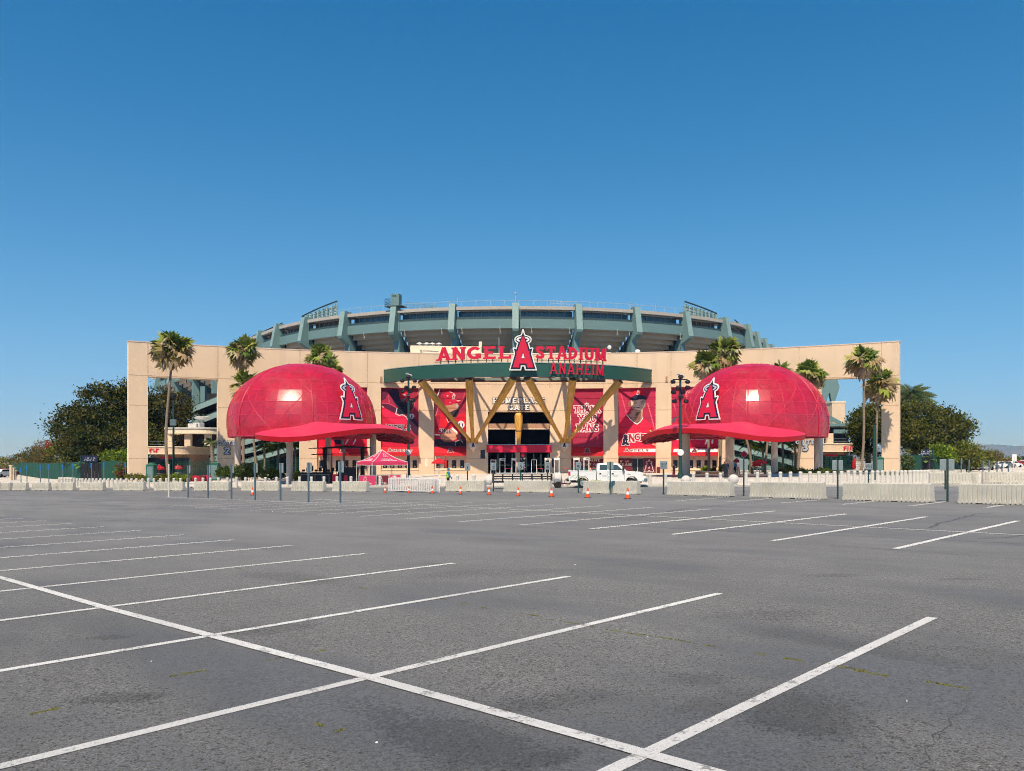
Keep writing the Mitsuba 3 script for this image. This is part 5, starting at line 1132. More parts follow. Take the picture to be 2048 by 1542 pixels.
fan_palm('fan palm whose crown shows above the top of the left cap', 663, 110, 642, 718, 32, 4, 0, .22)
fan_palm('low fan palm right of the left cap top, half hidden by it', 690, 109, 664, 742, 24, 5, 0, .2)
fan_palm('fan palm with the highest crown left of the top of the right cap', 1440, 111, 1449, 706, 38, 6, 0, .22)
fan_palm('fan palm with a lower crown, leftmost of the palms by the right cap', 1418, 109.5, 1411, 730, 33, 7, 0, .22)
fan_palm('fan palm between the two crowns left of the top of the right cap', 1505, 112, 1434, 734, 28, 8, 0, .2)
fan_palm('small fan palm crown just right of the top of the right cap', 1530, 110, 1562, 742, 22, 9, 0, .2)
fan_palm('fan palm leaning over the right shoulder of the right cap', 1596, 108, 1620, 748, 33, 10, 0, .22, .8)
fan_palm('slim fan palm with the higher crown in the right gateway', 1721, 99, 1729, 722, 36, 11, .5, .2, .8)
fan_palm('fan palm with a ragged brown crown in front of the right end of the wall', 1751, 104, 1757, 768, 36, 12, 0, .21, 1.0)
# feather palms
def feather_palm(label, px, Y, py, rp, hpx, seed, n=34, pal=((.085, .14, .055), (.13, .19, .075), (.18, .22, .10)), trunk=.25):
    rng = np.random.default_rng(seed); x, z = XZ(px, py, Y); s = rp * Y / FOC; z0 = ground_z(x, Y); k = thing('feather_palm', label, 'palm tree')
    part(k, 'trunk', tube([(x, Y, z0 - .2), (x + .1, Y, (z0 + z) / 2), (x, Y, z)], [trunk * 1.3, trunk, trunk * 1.1], 9), 'palm_trunk', 50)
    V, F, C, a0 = [], [], [], 0
    for i in range(n):
        az, e = i * 2.399, math.radians(rng.uniform(-15, 80)); L = s * rng.uniform(.85, 1.1); t = np.linspace(0, 1, 15)
        r = L * t * math.cos(e * .9) + 0 * t; h = L * (t * math.sin(e) - .55 * t ** 2.2); P = np.column_stack([x + r * math.cos(az), Y + r * math.sin(az), z + h]); sd = np.array([-math.sin(az), math.cos(az), 0])
        col = np.array(pal[rng.integers(len(pal))]) * rng.uniform(.8, 1.25)
        for j in range(1, 14):
            w = L * .19 * math.sin(math.pi * min(1, t[j] * .9 + .12)); d = (P[j + 1] - P[j]) * 1.3
            for q in (-1, 1):
                tip = P[j] + q * sd * w + d * .8 + [0, 0, -w * .35]; V.append(np.array([P[j] - d * .16, P[j] + d * .16, tip])); F.append([a0, a0 + 1, a0 + 2]); a0 += 3; C.append(np.tile(col, (3, 1)))
        V.append(np.array([P[0], P[7], P[14]]) ); V[-1][1] += [0, 0, .02]; F.append([a0, a0 + 1, a0 + 2]); a0 += 3; C.append(np.tile(col, (3, 1)))
    part(k, 'crown', trimesh.Trimesh(np.vstack(V), np.array(F), process=False), 'leaf', color=np.vstack(C))
feather_palm('big feather palm crown rising above the dark tree right of the wall', 1822, 138, 792, 56, 60, 1, 60, trunk=.45)
feather_palm('young feather palm inside the left gateway by the ramps', 424, 116, 884, 24, 50, 2, 26)
for i, (px, Y, py, r) in enumerate([(528, 118, 893, 26), (556, 120, 888, 28), (590, 121, 893, 22), (1500, 119, 884, 26), (1525, 121, 892, 24), (1565, 120, 884, 26), (1590, 118, 890, 20)]):
    feather_palm('feather palm in the shade under the %s cap, %s from the left there' % ('left' if px < 1000 else 'right', ordinal(i if px < 1000 else i - 3)), px, Y, py, r, 40, 10 + i, 24, ((.11, .15, .02), (.15, .19, .03), (.07, .10, .02)), .15)
for i, (px, Y, py, r) in enumerate([(1722, 126, 908, 20), (1740, 127, 905, 22), (1756, 127, 909, 16)]):
    feather_palm('short feather palm in the right gateway, %s of three from the left' % ordinal(i), px, Y, py, r, 40, 30 + i, 22, ((.09, .10, .03), (.13, .13, .04), (.06, .075, .02)), .14)
# shrubs: leafy bushes and spiky clumps
def bush(label, px, py, Y, rx, rz, pal, seed, n=1500, size=.22, group=None):
    k = thing('shrub', label, 'shrub', group); b = [BL(px, py, Y, rx, rz), BL(px - rx * .5, py + rz * .2, Y - .3, rx * .6, rz * .8), BL(px + rx * .5, py + rz * .25, Y + .2, rx * .6, rz * .75)]
    m, c = crown(b, n, size, pal, seed, .16, 14, .5); part(k, 'foliage', m, 'leaf', color=c); x = b[0][0]; z = ground_z(x, Y)
    rng = np.random.default_rng(seed); part(k, 'stems', cat([tube([(x + rng.normal(0, .1), Y, z - .1), (x + rng.normal(0, b[0][3] * .5), Y + rng.normal(0, .2), b[0][2] + rng.uniform(-.2, .2))], [.04, .015], 5) for _ in range(6)]), 'bark')
def spiky(label, px, pyb, Y, h, n, seed, col=((.11, .135, .035), (.15, .17, .05), (.07, .10, .025))):
    rng = np.random.default_rng(seed); x, z = XZ(px, pyb, Y); z = ground_z(x, Y); H = h * Y / FOC; k = thing('spiky_plant', label, 'plant'); V, F, C = [], [], []
    for i in range(n):
        az, e = rng.uniform(0, 6.28), rng.uniform(.5, 1.5); L = H * rng.uniform(.75, 1.15); w = .045 * rng.uniform(.8, 1.6); b = np.array([x + rng.normal(0, .18), Y + rng.normal(0, .18), z]); d = np.array([math.cos(az), math.sin(az), 0]); s = np.array([-d[1], d[0], 0]) * w
        m = b + d * L * .45 * math.cos(e) + [0, 0, L * .62 * math.sin(e)]; t = b + d * L * math.cos(e) * 1.05 + [0, 0, L * (math.sin(e) - .18)]; a0 = len(V) * 5
        V.append(np.array([b - s, b + s, m - s * 1.2, m + s * 1.2, t])); F += [(a0, a0 + 1, a0 + 3), (a0, a0 + 3, a0 + 2), (a0 + 2, a0 + 3, a0 + 4)]; C.append(np.tile(np.array(col[rng.integers(len(col))]) * rng.uniform(.8, 1.3), (5, 1)))
    part(k, 'leaves', trimesh.Trimesh(np.vstack(V), np.array(F), process=False), 'leaf', color=np.vstack(C)); part(k, 'crown_base', mv(lathe([(.22, -.1), (.18, .12), (.08, .2)], 8), x, Y, z), 'bark')
DK = [(.03, .05, .014), (.045, .07, .018), (.065, .09, .022)]
bush('dark green shrub at the foot of the left gateway pier', 455, 944, 97, 22, 10, DK, 1); bush('dense dark shrub under the left edge of the left cap', 497, 940, 98, 26, 15, DK, 2, 2200); bush('low green shrub between the left cap columns', 545, 948, 97, 22, 9, DK, 3)
bush('yellow-green shrub at the foot of the front column of the left cap', 592, 952, 95, 12, 6, LIME, 4, 700); bush('low green hedge at the base of the left end of the wall', 272, 954, 100, 20, 5, OLIVE, 5, 900); bush('green ground shrub left of the tall palm', 325, 955, 99, 16, 5, OLIVE, 6, 800); bush('bright green low shrub right of the tall palm', 360, 954, 99, 16, 5, LIME, 7, 900)
bush('broad dark shrub under the right cap at its front right column', 1600, 946, 95, 28, 9, DK, 8, 2000); bush('dark shrub right of the right cap beside the gate three pier', 1650, 945, 96, 24, 9, DK, 9, 1800); bush('low green shrub at the foot of the front column of the right cap', 1556, 951, 93, 14, 6, OLIVE, 10, 800)
bush('low green shrub at the base of the right end of the wall', 1782, 950, 100, 18, 6, OLIVE, 11, 1000); bush('tall leafy shrub beside the right edge of the wall', 1812, 925, 112, 14, 24, [(.06, .08, .03), (.09, .11, .04), (.04, .06, .02)], 12, 1600, .26); bush('tall shrub with reddish leaves beside the left edge of the wall', 242, 942, 112, 11, 16, [(.05, .075, .02), (.08, .1, .025), (.14, .05, .03)], 13, 1200, .26)
bush('green planter shrub between the ticket windows and the right cap', 1414, 938, 112, 10, 5, LIME, 14, 600); bush('yellow-green shrub by the right planter wall', 1447, 936, 111, 8, 6, LIME, 15, 600)
spiky('spiky flax clump left of the tall palm in the left gateway', 334, 945, 103, 22, 90, 1); spiky('spiky flax clump right of the tall palm in the left gateway', 372, 945, 103, 22, 90, 2); spiky('spiky plant in the planter right of the right ticket windows', 1427, 938, 110, 18, 70, 3)
spiky('large spiky clump under the right cap left of the gate three pier', 1580, 938, 97, 24, 110, 4); spiky('spiky clump between the columns under the right cap', 1560, 940, 99, 20, 80, 5); spiky('spiky clump right of the dense shrub under the left cap', 482, 938, 100, 22, 90, 6)
spiky('spiky clump beside the right column under the right cap', 1668, 946, 95, 14, 70, 8)
# banana plants in front of the far fences
def banana(label, px, pyb, Y, h, seed):
    rng = np.random.default_rng(seed); x, _ = XZ(px, pyb, Y); z = ground_z(x, Y); H = h * Y / FOC; k = thing('banana_plant', label, 'plant'); part(k, 'stem', tube([(x, Y, z - .1), (x, Y, z + H * .6)], [.14, .09], 8), 'fence_green')
    for i in range(9):
        az = i * 2.4; e = rng.uniform(.3, 1.3); L = H * .6; t = np.linspace(0, 1, 7); r = L * t * math.cos(e); hh = L * (t * math.sin(e) - .5 * t ** 2.4); w = .34 * np.sin(np.pi * np.clip(t * .92 + .06, 0, 1)); d = np.array([math.cos(az), math.sin(az)]); s = np.array([-d[1], d[0]])
        c = np.column_stack([x + r * d[0], Y + r * d[1], z + H * .55 + hh]); v = np.stack([c + np.column_stack([np.outer(w, s), -w * .3]), c, c - np.column_stack([np.outer(w, s), w * .3])], 1).reshape(-1, 3); f = []
        for j in range(6):
            a = j * 3; f += [(a, a + 1, a + 4), (a, a + 4, a + 3), (a + 1, a + 2, a + 5), (a + 1, a + 5, a + 4)]
        part(k, 'leaf', trimesh.Trimesh(v, np.array(f), process=False), 'banana_leaf', True)
banana('banana plant with broad leaves above the green fence left of the dark gate', 163, 950, 118, 46, 1); banana('banana plant right of the dark fence gate on the left', 228, 952, 118, 44, 2); banana('banana plant beside the dark gate in the right green fence', 1852, 944, 116, 42, 3); banana('banana plant at the right of the dark gate in the right fence', 1890, 944, 117, 36, 4)
# ------------------------------------------------------------------ concrete barriers along the edge of the parking lot
def barrier_proto(L, h=.82, b=.46, ribs=24):
    """Ribbed concrete block along x, centred, standing on z = 0: flared foot with lifting slots, ribbed faces."""
    t = b * .62; body = [(-b / 2, .05), (-b / 2, .10), (-t / 2 - .02, .22), (-t / 2, h - .05), (-t / 2 + .04, h), (t / 2 - .04, h), (t / 2, h - .05), (t / 2 + .02, .22), (b / 2, .10), (b / 2, .05)]
    m = trimesh.creation.extrude_polygon(Polygon([(y, z) for y, z in body]), L, engine='earcut'); v = m.vertices
    m.vertices = np.stack([v[:, 2] - L / 2, v[:, 0], v[:, 1]], 1); m.invert()
    rb, st = [], L / ribs
    for s in (-1, 1):
        for i in range(ribs):
            x = -L / 2 + st * (i + .5); y0, y1 = s * (b / 2 + .012), s * (t / 2 + .022)
            rb.append(hull([(x - st * .30, s * (b / 2 - .06), .02), (x + st * .30, s * (b / 2 - .06), .02), (x - st * .30, y0, .02), (x + st * .30, y0, .02), (x - st * .30, y1, .24), (x + st * .30, y1, .24), (x - st * .30, s * (t / 2 + .012), h - .03), (x + st * .30, s * (t / 2 + .012), h - .03), (x - st * .30, s * t * .3, h - .03), (x + st * .30, s * t * .3, h - .03)]))
    slots = [box(c * L - .14, c * L + .14, -b / 2 - .02, b / 2 + .02, .0, .05) for c in (-.18, .12)]
    return proto(('block', m, 'barrier_concrete'), ('ribs', cat(rb), 'barrier_concrete'), ('foot_slot', cat(slots), 'black'))
def yb(x): return float(np.interp(x, [-40, 65, 340, 460, 560, 650, 735, 935, 1056, 1224, 1402, 1576, 1777, 1985, 2150], [980, 980.5, 981, 981.3, 982, 982.8, 983.5, 982.5, 984.5, 987.6, 991.5, 997, 1003, 1008.5, 1013]))
BARS = [(-22, 0), (4, 23), (29, 55), (67, 100), (108, 149), (163, 209), (230, 290), (312, 368), (392, 460), (486, 560), (586, 650), (668, 736), (894, 971), (1011, 1102), (1170, 1278), (1339, 1465), (1505, 1648), (1690, 1865), (1921, 2068)]
protos = {}
for i, (a, b) in enumerate(BARS):
    p, q = at(a, yb(a)), at(b, yb(b)); L = float(np.linalg.norm(q - p)); c = (p + q) / 2; Lq = max(2.4, round(L * 2) / 2)
    if Lq not in protos: protos[Lq] = barrier_proto(1.0 * Lq, ribs=int(Lq * 5.2))
    nm = 'pale concrete barrier of the front row, %s from the left edge of the photo' % ordinal(i)
    k = thing('concrete_barrier', nm, 'barrier', 'concrete barriers of the front row')
    ang = math.degrees(math.atan2(q[1] - p[1], q[0] - p[0])); z = [float(lot_z(*p)), float(lot_z(*q))]; tilt = math.degrees(math.atan2(z[1] - z[0], L))
    M = T().translate([float(c[0]), float(c[1]), sum(z) / 2 - .01]).rotate([0, 0, 1], ang).rotate([0, 1, 0], -tilt).scale([L / Lq, 1, 1])
    for n_, d in protos[Lq]: part(k, n_, d, None, to_world=M)
for i, (a, b, y, fn) in enumerate([(1858, 1956, 968.5, 'p'), (1964, 2070, 967, 'p'), (1856, 1930, 958, 'p'), (118, 150, 968, 'p')]):
    p, q = at(a, y, plaza_z), at(b, y - .6, plaza_z); L = float(np.linalg.norm(q - p)); c = (p + q) / 2; Lq = max(2.5, round(L * 2) / 2)
    if Lq not in protos: protos[Lq] = barrier_proto(Lq, ribs=int(Lq * 5.2))
    k = thing('concrete_barrier', ('left of the two pale barriers behind the bollards at the right edge', 'pale barrier at the right edge behind the front row, rightmost at the back', 'long white barrier farthest back on the right, below the dark gate', 'white barrier far left behind the front row, before the dark gate')[i], 'barrier')
    M = T().translate([float(c[0]), float(c[1]), float(plaza_z(*c)) - .01]).rotate([0, 0, 1], math.degrees(math.atan2(q[1] - p[1], q[0] - p[0]))).scale([L / Lq, 1, 1])
    for n_, d in protos[Lq]: part(k, n_, d, None, to_world=M)

# bollards and stone balls along the kerb
bol = proto(('post', lathe([(.13, -.2), (.13, .84), (.15, .845), (.15, .87), (.13, .9), (.13, .93), (.11, .955), (.05, .965)], 14), 'white_concrete', 40), ('collar', lathe([(.137, .72), (.14, .73), (.14, .77), (.137, .78)], 14), 'barrier_concrete'))
BX = [124, 130, 136, 142, 148, 154, 160, 165, 172, 179, 186, 193, 201, 209, 217, 225, 234, 242, 253, 263, 273, 285, 297, 308, 321, 333, 348, 361, 376, 391, 406, 421, 437, 455, 473, 491, 510, 531, 553, 575, 599, 623, 648, 674, 702, 760, 790, 820, 915, 948, 1300, 1331, 1387, 1414, 1441, 1492, 1515, 1539, 1561, 1581, 1601, 1620, 1638, 1654, 1669, 1683, 1697, 1709, 1721, 1733, 1745, 1755, 1765, 1775, 1785, 1794, 1803, 1811, 1820, 1828, 1835, 1842, 1849, 1855]
yl = lambda x: float(np.interp(x, [118, 150, 300, 600, 800, 1000, 1300, 1500, 1700, 1860], [971, 973, 974.3, 972.5, 971.5, 970, 970, 968.5, 966, 964.5]))
for i, px in enumerate(BX):
    x, y = at(px, yl(px), plaza_z); h = 1.0
    put(bol, 'bollard', 'white concrete bollard along the plaza edge, %s from the left' % ordinal(i), 'bollard', (x, y, float(plaza_z(x, y)) - .01), 0, h, 'bollards along the kerb')
for i, (px, py, r, where) in enumerate([(729.5, 961.5, 9.6, 'beside the pink tent banners'), (843, 964, 9, 'behind the stack of white crowd barriers'), (977.5, 961, 9.5, 'left of the black trailer'), (1372, 961, 10, 'at the foot of the right lamp post'), (1467, 959, 10.3, 'between two barriers below the right red cap'), (1116, 961.5, 9.5, 'right of the black trailer')]):
    x, y = at(px, py + r, plaza_z); k = thing('stone_ball', 'round pale stone ball %s' % where, 'stone ball', 'stone balls along the kerb'); R = r * y / FOC; z = float(plaza_z(x, y))
    part(k, 'ball', mv(ball(R, sub=4), x, y, z + R), 'white_concrete', True); part(k, 'base', mv(lathe([(R * .55, -.1), (R * .55, .05), (R * .4, .09)], 16), x, y, z), 'white_concrete')

# traffic cones
cone = proto(('base', cham(-.17, .17, -.17, .17, 0, .035, .012), 'rubber'), ('cone', lathe([(.135, .036), (.125, .05), (.098, .24)], 18), 'cone_orange', 40), ('collar', lathe([(.101, .24), (.072, .42)], 18), 'white_paint', 40), ('tip', lathe([(.071, .42), (.036, .60), (.03, .61), (.028, .63)], 18), 'cone_orange', 40))
CN = [(505, 990.5), (770, 985.5), (818, 986), (864.5, 987), (921, 988.5), (978, 990), (1036.5, 992), (1103, 993.5), (1175.5, 995.5), (1255.5, 997.5)]
for i, (px, py) in enumerate(CN):
    x, y = at(px, py); s = float(np.interp(px, [505, 770, 1255], [16.0, 13.0, 22.0])) * y / FOC / .63
    put(cone, 'traffic_cone', 'orange and white traffic cone on the asphalt, %s from the left' % ordinal(i), 'traffic cone', (x, y, float(lot_z(x, y))), 15 * i, s, 'traffic cones across the entrance')

# sign posts
def sign(label, px, pyb, ptop, pw, ph, yaw, back=True, text='', post='pole_green', fn=lot_z, lift=0.0, face='sign_face', group='parking sign posts', plate_first=True):
    x, y = at(px, pyb, fn); z = float(fn(x, y)); s = y / FOC; H = (pyb - ptop) * s; w, h = pw * s / max(.35, math.cos(math.radians(yaw))), ph * s
    k = thing('sign_post', label, 'sign', group); R = lambda m: mv(rot(m, yaw), x, y, z)
    part(k, 'post', R(cat([bar((0, 0, -.2), (0, 0, H * (1 if back else .98)), .075)])), post)
    d = .06 if back else -.06
    part(k, 'plate', R(rbox(-w / 2, w / 2, d - .015, d + .015, H - h, H, .014)), face)
    part(k, 'bolt', R(cat([bar((0, d - .03, H - h * f), (0, d + .03, H - h * f), .03) for f in (.2, .8)])), 'galvanised')
    if text:
        g = unary_union([affinity.translate(phrase(text, h * .46, s=.06, w=.2), 0, h * .14), affinity.translate(scribble(w * .4, h * .12, 1, 1), 0, h * .74)]) if text in '12345' else affinity.translate(scribble(w * .8, h * .62, 4, len(text)), 0, h * .18)
        part(k, 'lettering', R(side(affinity.translate(g, 0, H - h), d - .022, d - .0155)), 'navy')
for i, (px, pb, pt, w, h) in enumerate([(337.5, 994.5, 929, .01, 0), (376, 996, 931, 8, 15), (416, 997, 930.5, 8, 16), (463, 998.5, 929, 8, 17), (510, 1000, 926.5, 9.5, 19), (561, 1001, 926, 10, 20), (617, 1004, 925, 12, 21), (680.5, 1006.5, 923, 13, 22)]):
    if h: sign('grey sign plate on a thin post, %s from the left in the left row' % ordinal(i - 1), px, pb, pt, w, h, -32, True, post='pole_blue')
    else:
        x, y = at(px, pb); k = thing('marker_post', 'plain thin whitish post without a sign, left end of the row of sign posts', 'post'); part(k, 'post', tube([(x, y, float(lot_z(x, y)) - .1), (x, y, float(lot_z(x, y)) + 2.2)], .055, 8), 'white_concrete'); part(k, 'cap', mv(ball(.06, sub=1), x, y, float(lot_z(x, y)) + 2.2), 'white_concrete')
for n, px, pb, pt in (('1', 935, 981, 926.5), ('2', 987, 983.5, 925.5), ('3', 1041, 984, 924.5), ('4', 1095, 985, 924), ('5', 1156.5, 986, 924)):
    sign('small grey-blue sign on a dark post showing the number %s' % {'1': 'one', '2': 'two', '3': 'three', '4': 'four', '5': 'five'}[n], px, pb, pt, 11, 15, 0, False, n)
sign('grey-blue sign with several lines of small print, right of the white truck', 1327, 989, 922, 15, 16, 0, False, 'print')
sign('blank sign back standing in front of the white truck', 1220.5, 989, 923.5, 13, 15.5, -8)
sign('blank grey sign back on a dark post between two barriers under the right cap', 1487.5, 992, 918.5, 16.5, 22, -10)
sign('blank pale sign back on a dark post left of the second barrier from the right', 1675.5, 998, 920, 20, 20.5, -14)
sign('biggest blank grey sign back on a dark post between the two rightmost barriers', 1895, 1003.5, 918, 27, 23, -10)
sign('small sign with print on a low thin post in front of the right gateway', 1737, 967, 926, 15.5, 13, 0, False, 'notice', fn=plaza_z)
sign('thin far post with a small plate behind the biggest sign back on the right', 1890.5, 979, 937, 3, 3.5, 0, True)
x, y = at(281, 958, plaza_z)
sign('white round-topped sign in front of the left end of the wall', 281, 958, 922.5, 6, 9, 0, False, 'notes', fn=plaza_z, face='white_paint', group=None)
for i, (px, pt) in enumerate([(42, 935), (54, 931), (81, 930.5), (97.5, 928.5), (125, 929), (146, 927.5), (183, 926), (208, 924.5), (251, 924)]):
    sign('blue sign on a thin post before the left fence, %s from the left' % ordinal(i), px, 968, pt, 3.2, 10, 0, False, '', 'pole_blue', plaza_z, face='handicap_blue', group='blue sign posts on the left')
for i, (px, pt) in enumerate([(1922.5, 919), (1938, 919), (1966, 921), (1978, 921), (1994, 922.5), (2004, 926), (2017, 925)]):
    sign('thin blue-grey sign post before the far right trees, %s from the left' % ordinal(i), px, 958, pt, 2.6, 9, 0, False, '', 'pole_blue', plaza_z, face='pole_blue', group='thin sign posts on the right')
k = thing('sign_post', 'pale leaning signboard post at the far right before the white building', 'sign'); x, y = at(2024, 956, plaza_z); z = float(plaza_z(x, y)); part(k, 'post', bar((x, y, z), (x + .25, y, z + 2.0), .07), 'white_concrete'); part(k, 'plate', box(x, x + .42, y - .02, y + .02, z + 1.55, z + 2.15), 'white_paint')

# lamp posts with floodlights
def lamp_post(label, px, pyb, ptop, globe):
    x, y = at(px, pyb, plaza_z); z = float(plaza_z(x, y)); s = y / FOC; Z = lambda p: CAMZ + (HY - p) * s; k = thing('lamp_post', label, 'lamp post', None)
    part(k, 'shaft', mv(lathe([(.26, z - .1), (.26, z + .5), (.20, z + .6), (.17, z + 3), (.11, Z(ptop + 8))], 12), x, y, 0), 'pole_green', 40)
    for i, (zp, n, ln) in enumerate(((ptop + 12, 3, .75), (ptop + 33, 4, .7), (ptop + 51, 3, .6))):
        part(k, 'bracket', cat([bar((x - ln, y, Z(zp)), (x + ln, y, Z(zp)), .09), bar((x, y - ln * .7, Z(zp) + .02), (x, y + .3, Z(zp) + .02), .09)]), 'black')
        for j in range(n):
            a = (j / max(1, n - 1) - .5) * 2; h = rot(rot(cham(-.24, .24, -.16, .16, -.16, .16, .05), 28 * (1 if j % 2 else -1), (1, 0, 0)), 40 * a); 
            part(part(k, 'floodlight', mv(h, x + ln * a, y - .25 * (j % 2), Z(zp) + .25 * (1 if j % 2 else -1)), 'black'), 'lens', mv(rot(rot(box(-.19, .19, -.175, -.162, -.12, .12), 28 * (1 if j % 2 else -1), (1, 0, 0)), 40 * a), x + ln * a, y - .25 * (j % 2), Z(zp) + .25 * (1 if j % 2 else -1)), 'dark_glass')
    part(k, 'top_floodlight', mv(rot(rot(cham(-.4, .4, -.2, .2, -.06, .06, .03), 20, (0, 1, 0)), 10), x + .05, y, Z(ptop + 3)), 'white_concrete'); part(k, 'top_bracket', bar((x, y, Z(ptop + 9)), (x + .05, y, Z(ptop + 3.5)), .08), 'black')
    part(k, 'round_sign', mv(rot(lathe([(.30, -.02), (.33, 0), (.33, .05), (.30, .07)], 20), 90, (1, 0, 0)), x, y - .18, Z(globe)), 'white_paint'); part(k, 'sign_rim', mv(rot(lathe([(.33, .001), (.36, .01), (.36, .045), (.33, .055)], 20), 90, (1, 0, 0)), x, y - .18, Z(globe)), 'galvanised')
lamp_post('dark green lamp post with clustered black floodlights left of the middle gate', 817, 957, 746, 905); lamp_post('dark green lamp post with clustered black floodlights beside the right cap', 1360.5, 957, 747, 905)
k = thing('lamp_post', 'slim dark pole standing behind the tall palm in the left gateway', 'pole'); x, y = at(347, 957, plaza_z); part(k, 'shaft', tube([(x, y, -1.6), (x, y, XZ(347, 800, y)[1])], [.2, .1], 10), 'pole_green'); part(k, 'luminaire', mv(lathe([(.08, 0), (.3, .3), (.34, .6), (.1, .8)], 12), x, y, XZ(347, 800, y)[1]), 'black'); part(k, 'banner_arm', mv(cham(-.45, .45, -.1, .1, 0, .9, .08), x, y - .1, XZ(347, 852, y)[1]), 'pole_blue')
k = thing('lamp_post', 'slim dark green pole between the two palms in the right gateway', 'pole'); x, y = at(1749.5, 960, plaza_z); part(k, 'shaft', tube([(x, y, -.8), (x, y, XZ(1749, 850, y)[1])], [.19, .12], 10), 'pole_green'); part(k, 'cap', mv(lathe([(.13, 0), (.16, .1), (.05, .2)], 10), x, y, XZ(1749, 850, y)[1]), 'black')

# walk-through metal detectors before the middle gate
for i, (a, b) in enumerate([(928, 939), (945.5, 956), (981, 992.5), (999, 1010.5), (1023, 1032.5), (1062.5, 1074), (1089.5, 1100), (1108, 1119), (1147, 1159), (1167, 1178.5)]):
    x0, y0 = at(a, 947.5, plaza_z); x1, _ = at(b, 947.5, plaza_z); z = float(plaza_z(x0, y0)); h = 1.92; k = thing('metal_detector', 'walk-through metal detector frame before the gate, %s from the left' % ordinal(i), 'metal detector', 'metal detectors before the gate')
    part(k, 'side_panel', cham(x0, x0 + .09, y0 - .3, y0 + .3, z, z + h, .02), 'white_paint'); part(k, 'side_panel', cham(x1 - .09, x1, y0 - .3, y0 + .3, z, z + h, .02), 'white_paint')
    part(k, 'header', rbox(x0 - .02, x1 + .02, y0 - .32, y0 + .32, z + h - .02 if i in (2, 5) else z + h - .06, z + h + (.06 if i in (2, 5) else .26), .03), 'white_fabric' if i % 2 == 0 else 'white_paint')
    if i in (1, 3, 6, 9): part(k, 'display', box(x0 + .28, x1 - .06, y0 - .34, y0 - .325, z + h + .04, z + h + .18), 'navy')
    if i in (2, 6): part(k, 'dark_panel', box(x0 + .1, x1 - .1, y0 - .1, y0 - .05, z + h - .5, z + h - .15), 'dark_glass')
for i, px in enumerate((964, 1016, 1044, 1080, 1131, 1188)):
    x, y = at(px, 947.5, plaza_z); z = float(plaza_z(x, y)); k = thing('inspection_table', 'small table with a red top by the metal detectors, %s from the left' % ordinal(i), 'table', 'red tables by the metal detectors')
    part(k, 'top', rbox(x - .4, x + .4, y - .3, y + .3, z + .70, z + .76, .02), 'red_letter')
    for sx in (-.34, .34):
        for sy in (-.24, .24): part(k, 'leg', bar((x + sx, y + sy, z), (x + sx, y + sy, z + .70), .04), 'galvanised')
k = thing('litter_bin', 'dark green bin before the second will-call window', 'bin'); x, y = at(918, 946, plaza_z); z = float(plaza_z(x, y)); part(k, 'body', mv(lathe([(.32, 0), (.36, .9)], 14), x, y, z), 'trash_green', 40); part(k, 'lid', mv(lathe([(.38, .9), (.36, 1.0), (.1, 1.12)], 14), x, y, z), 'trash_green', 40)
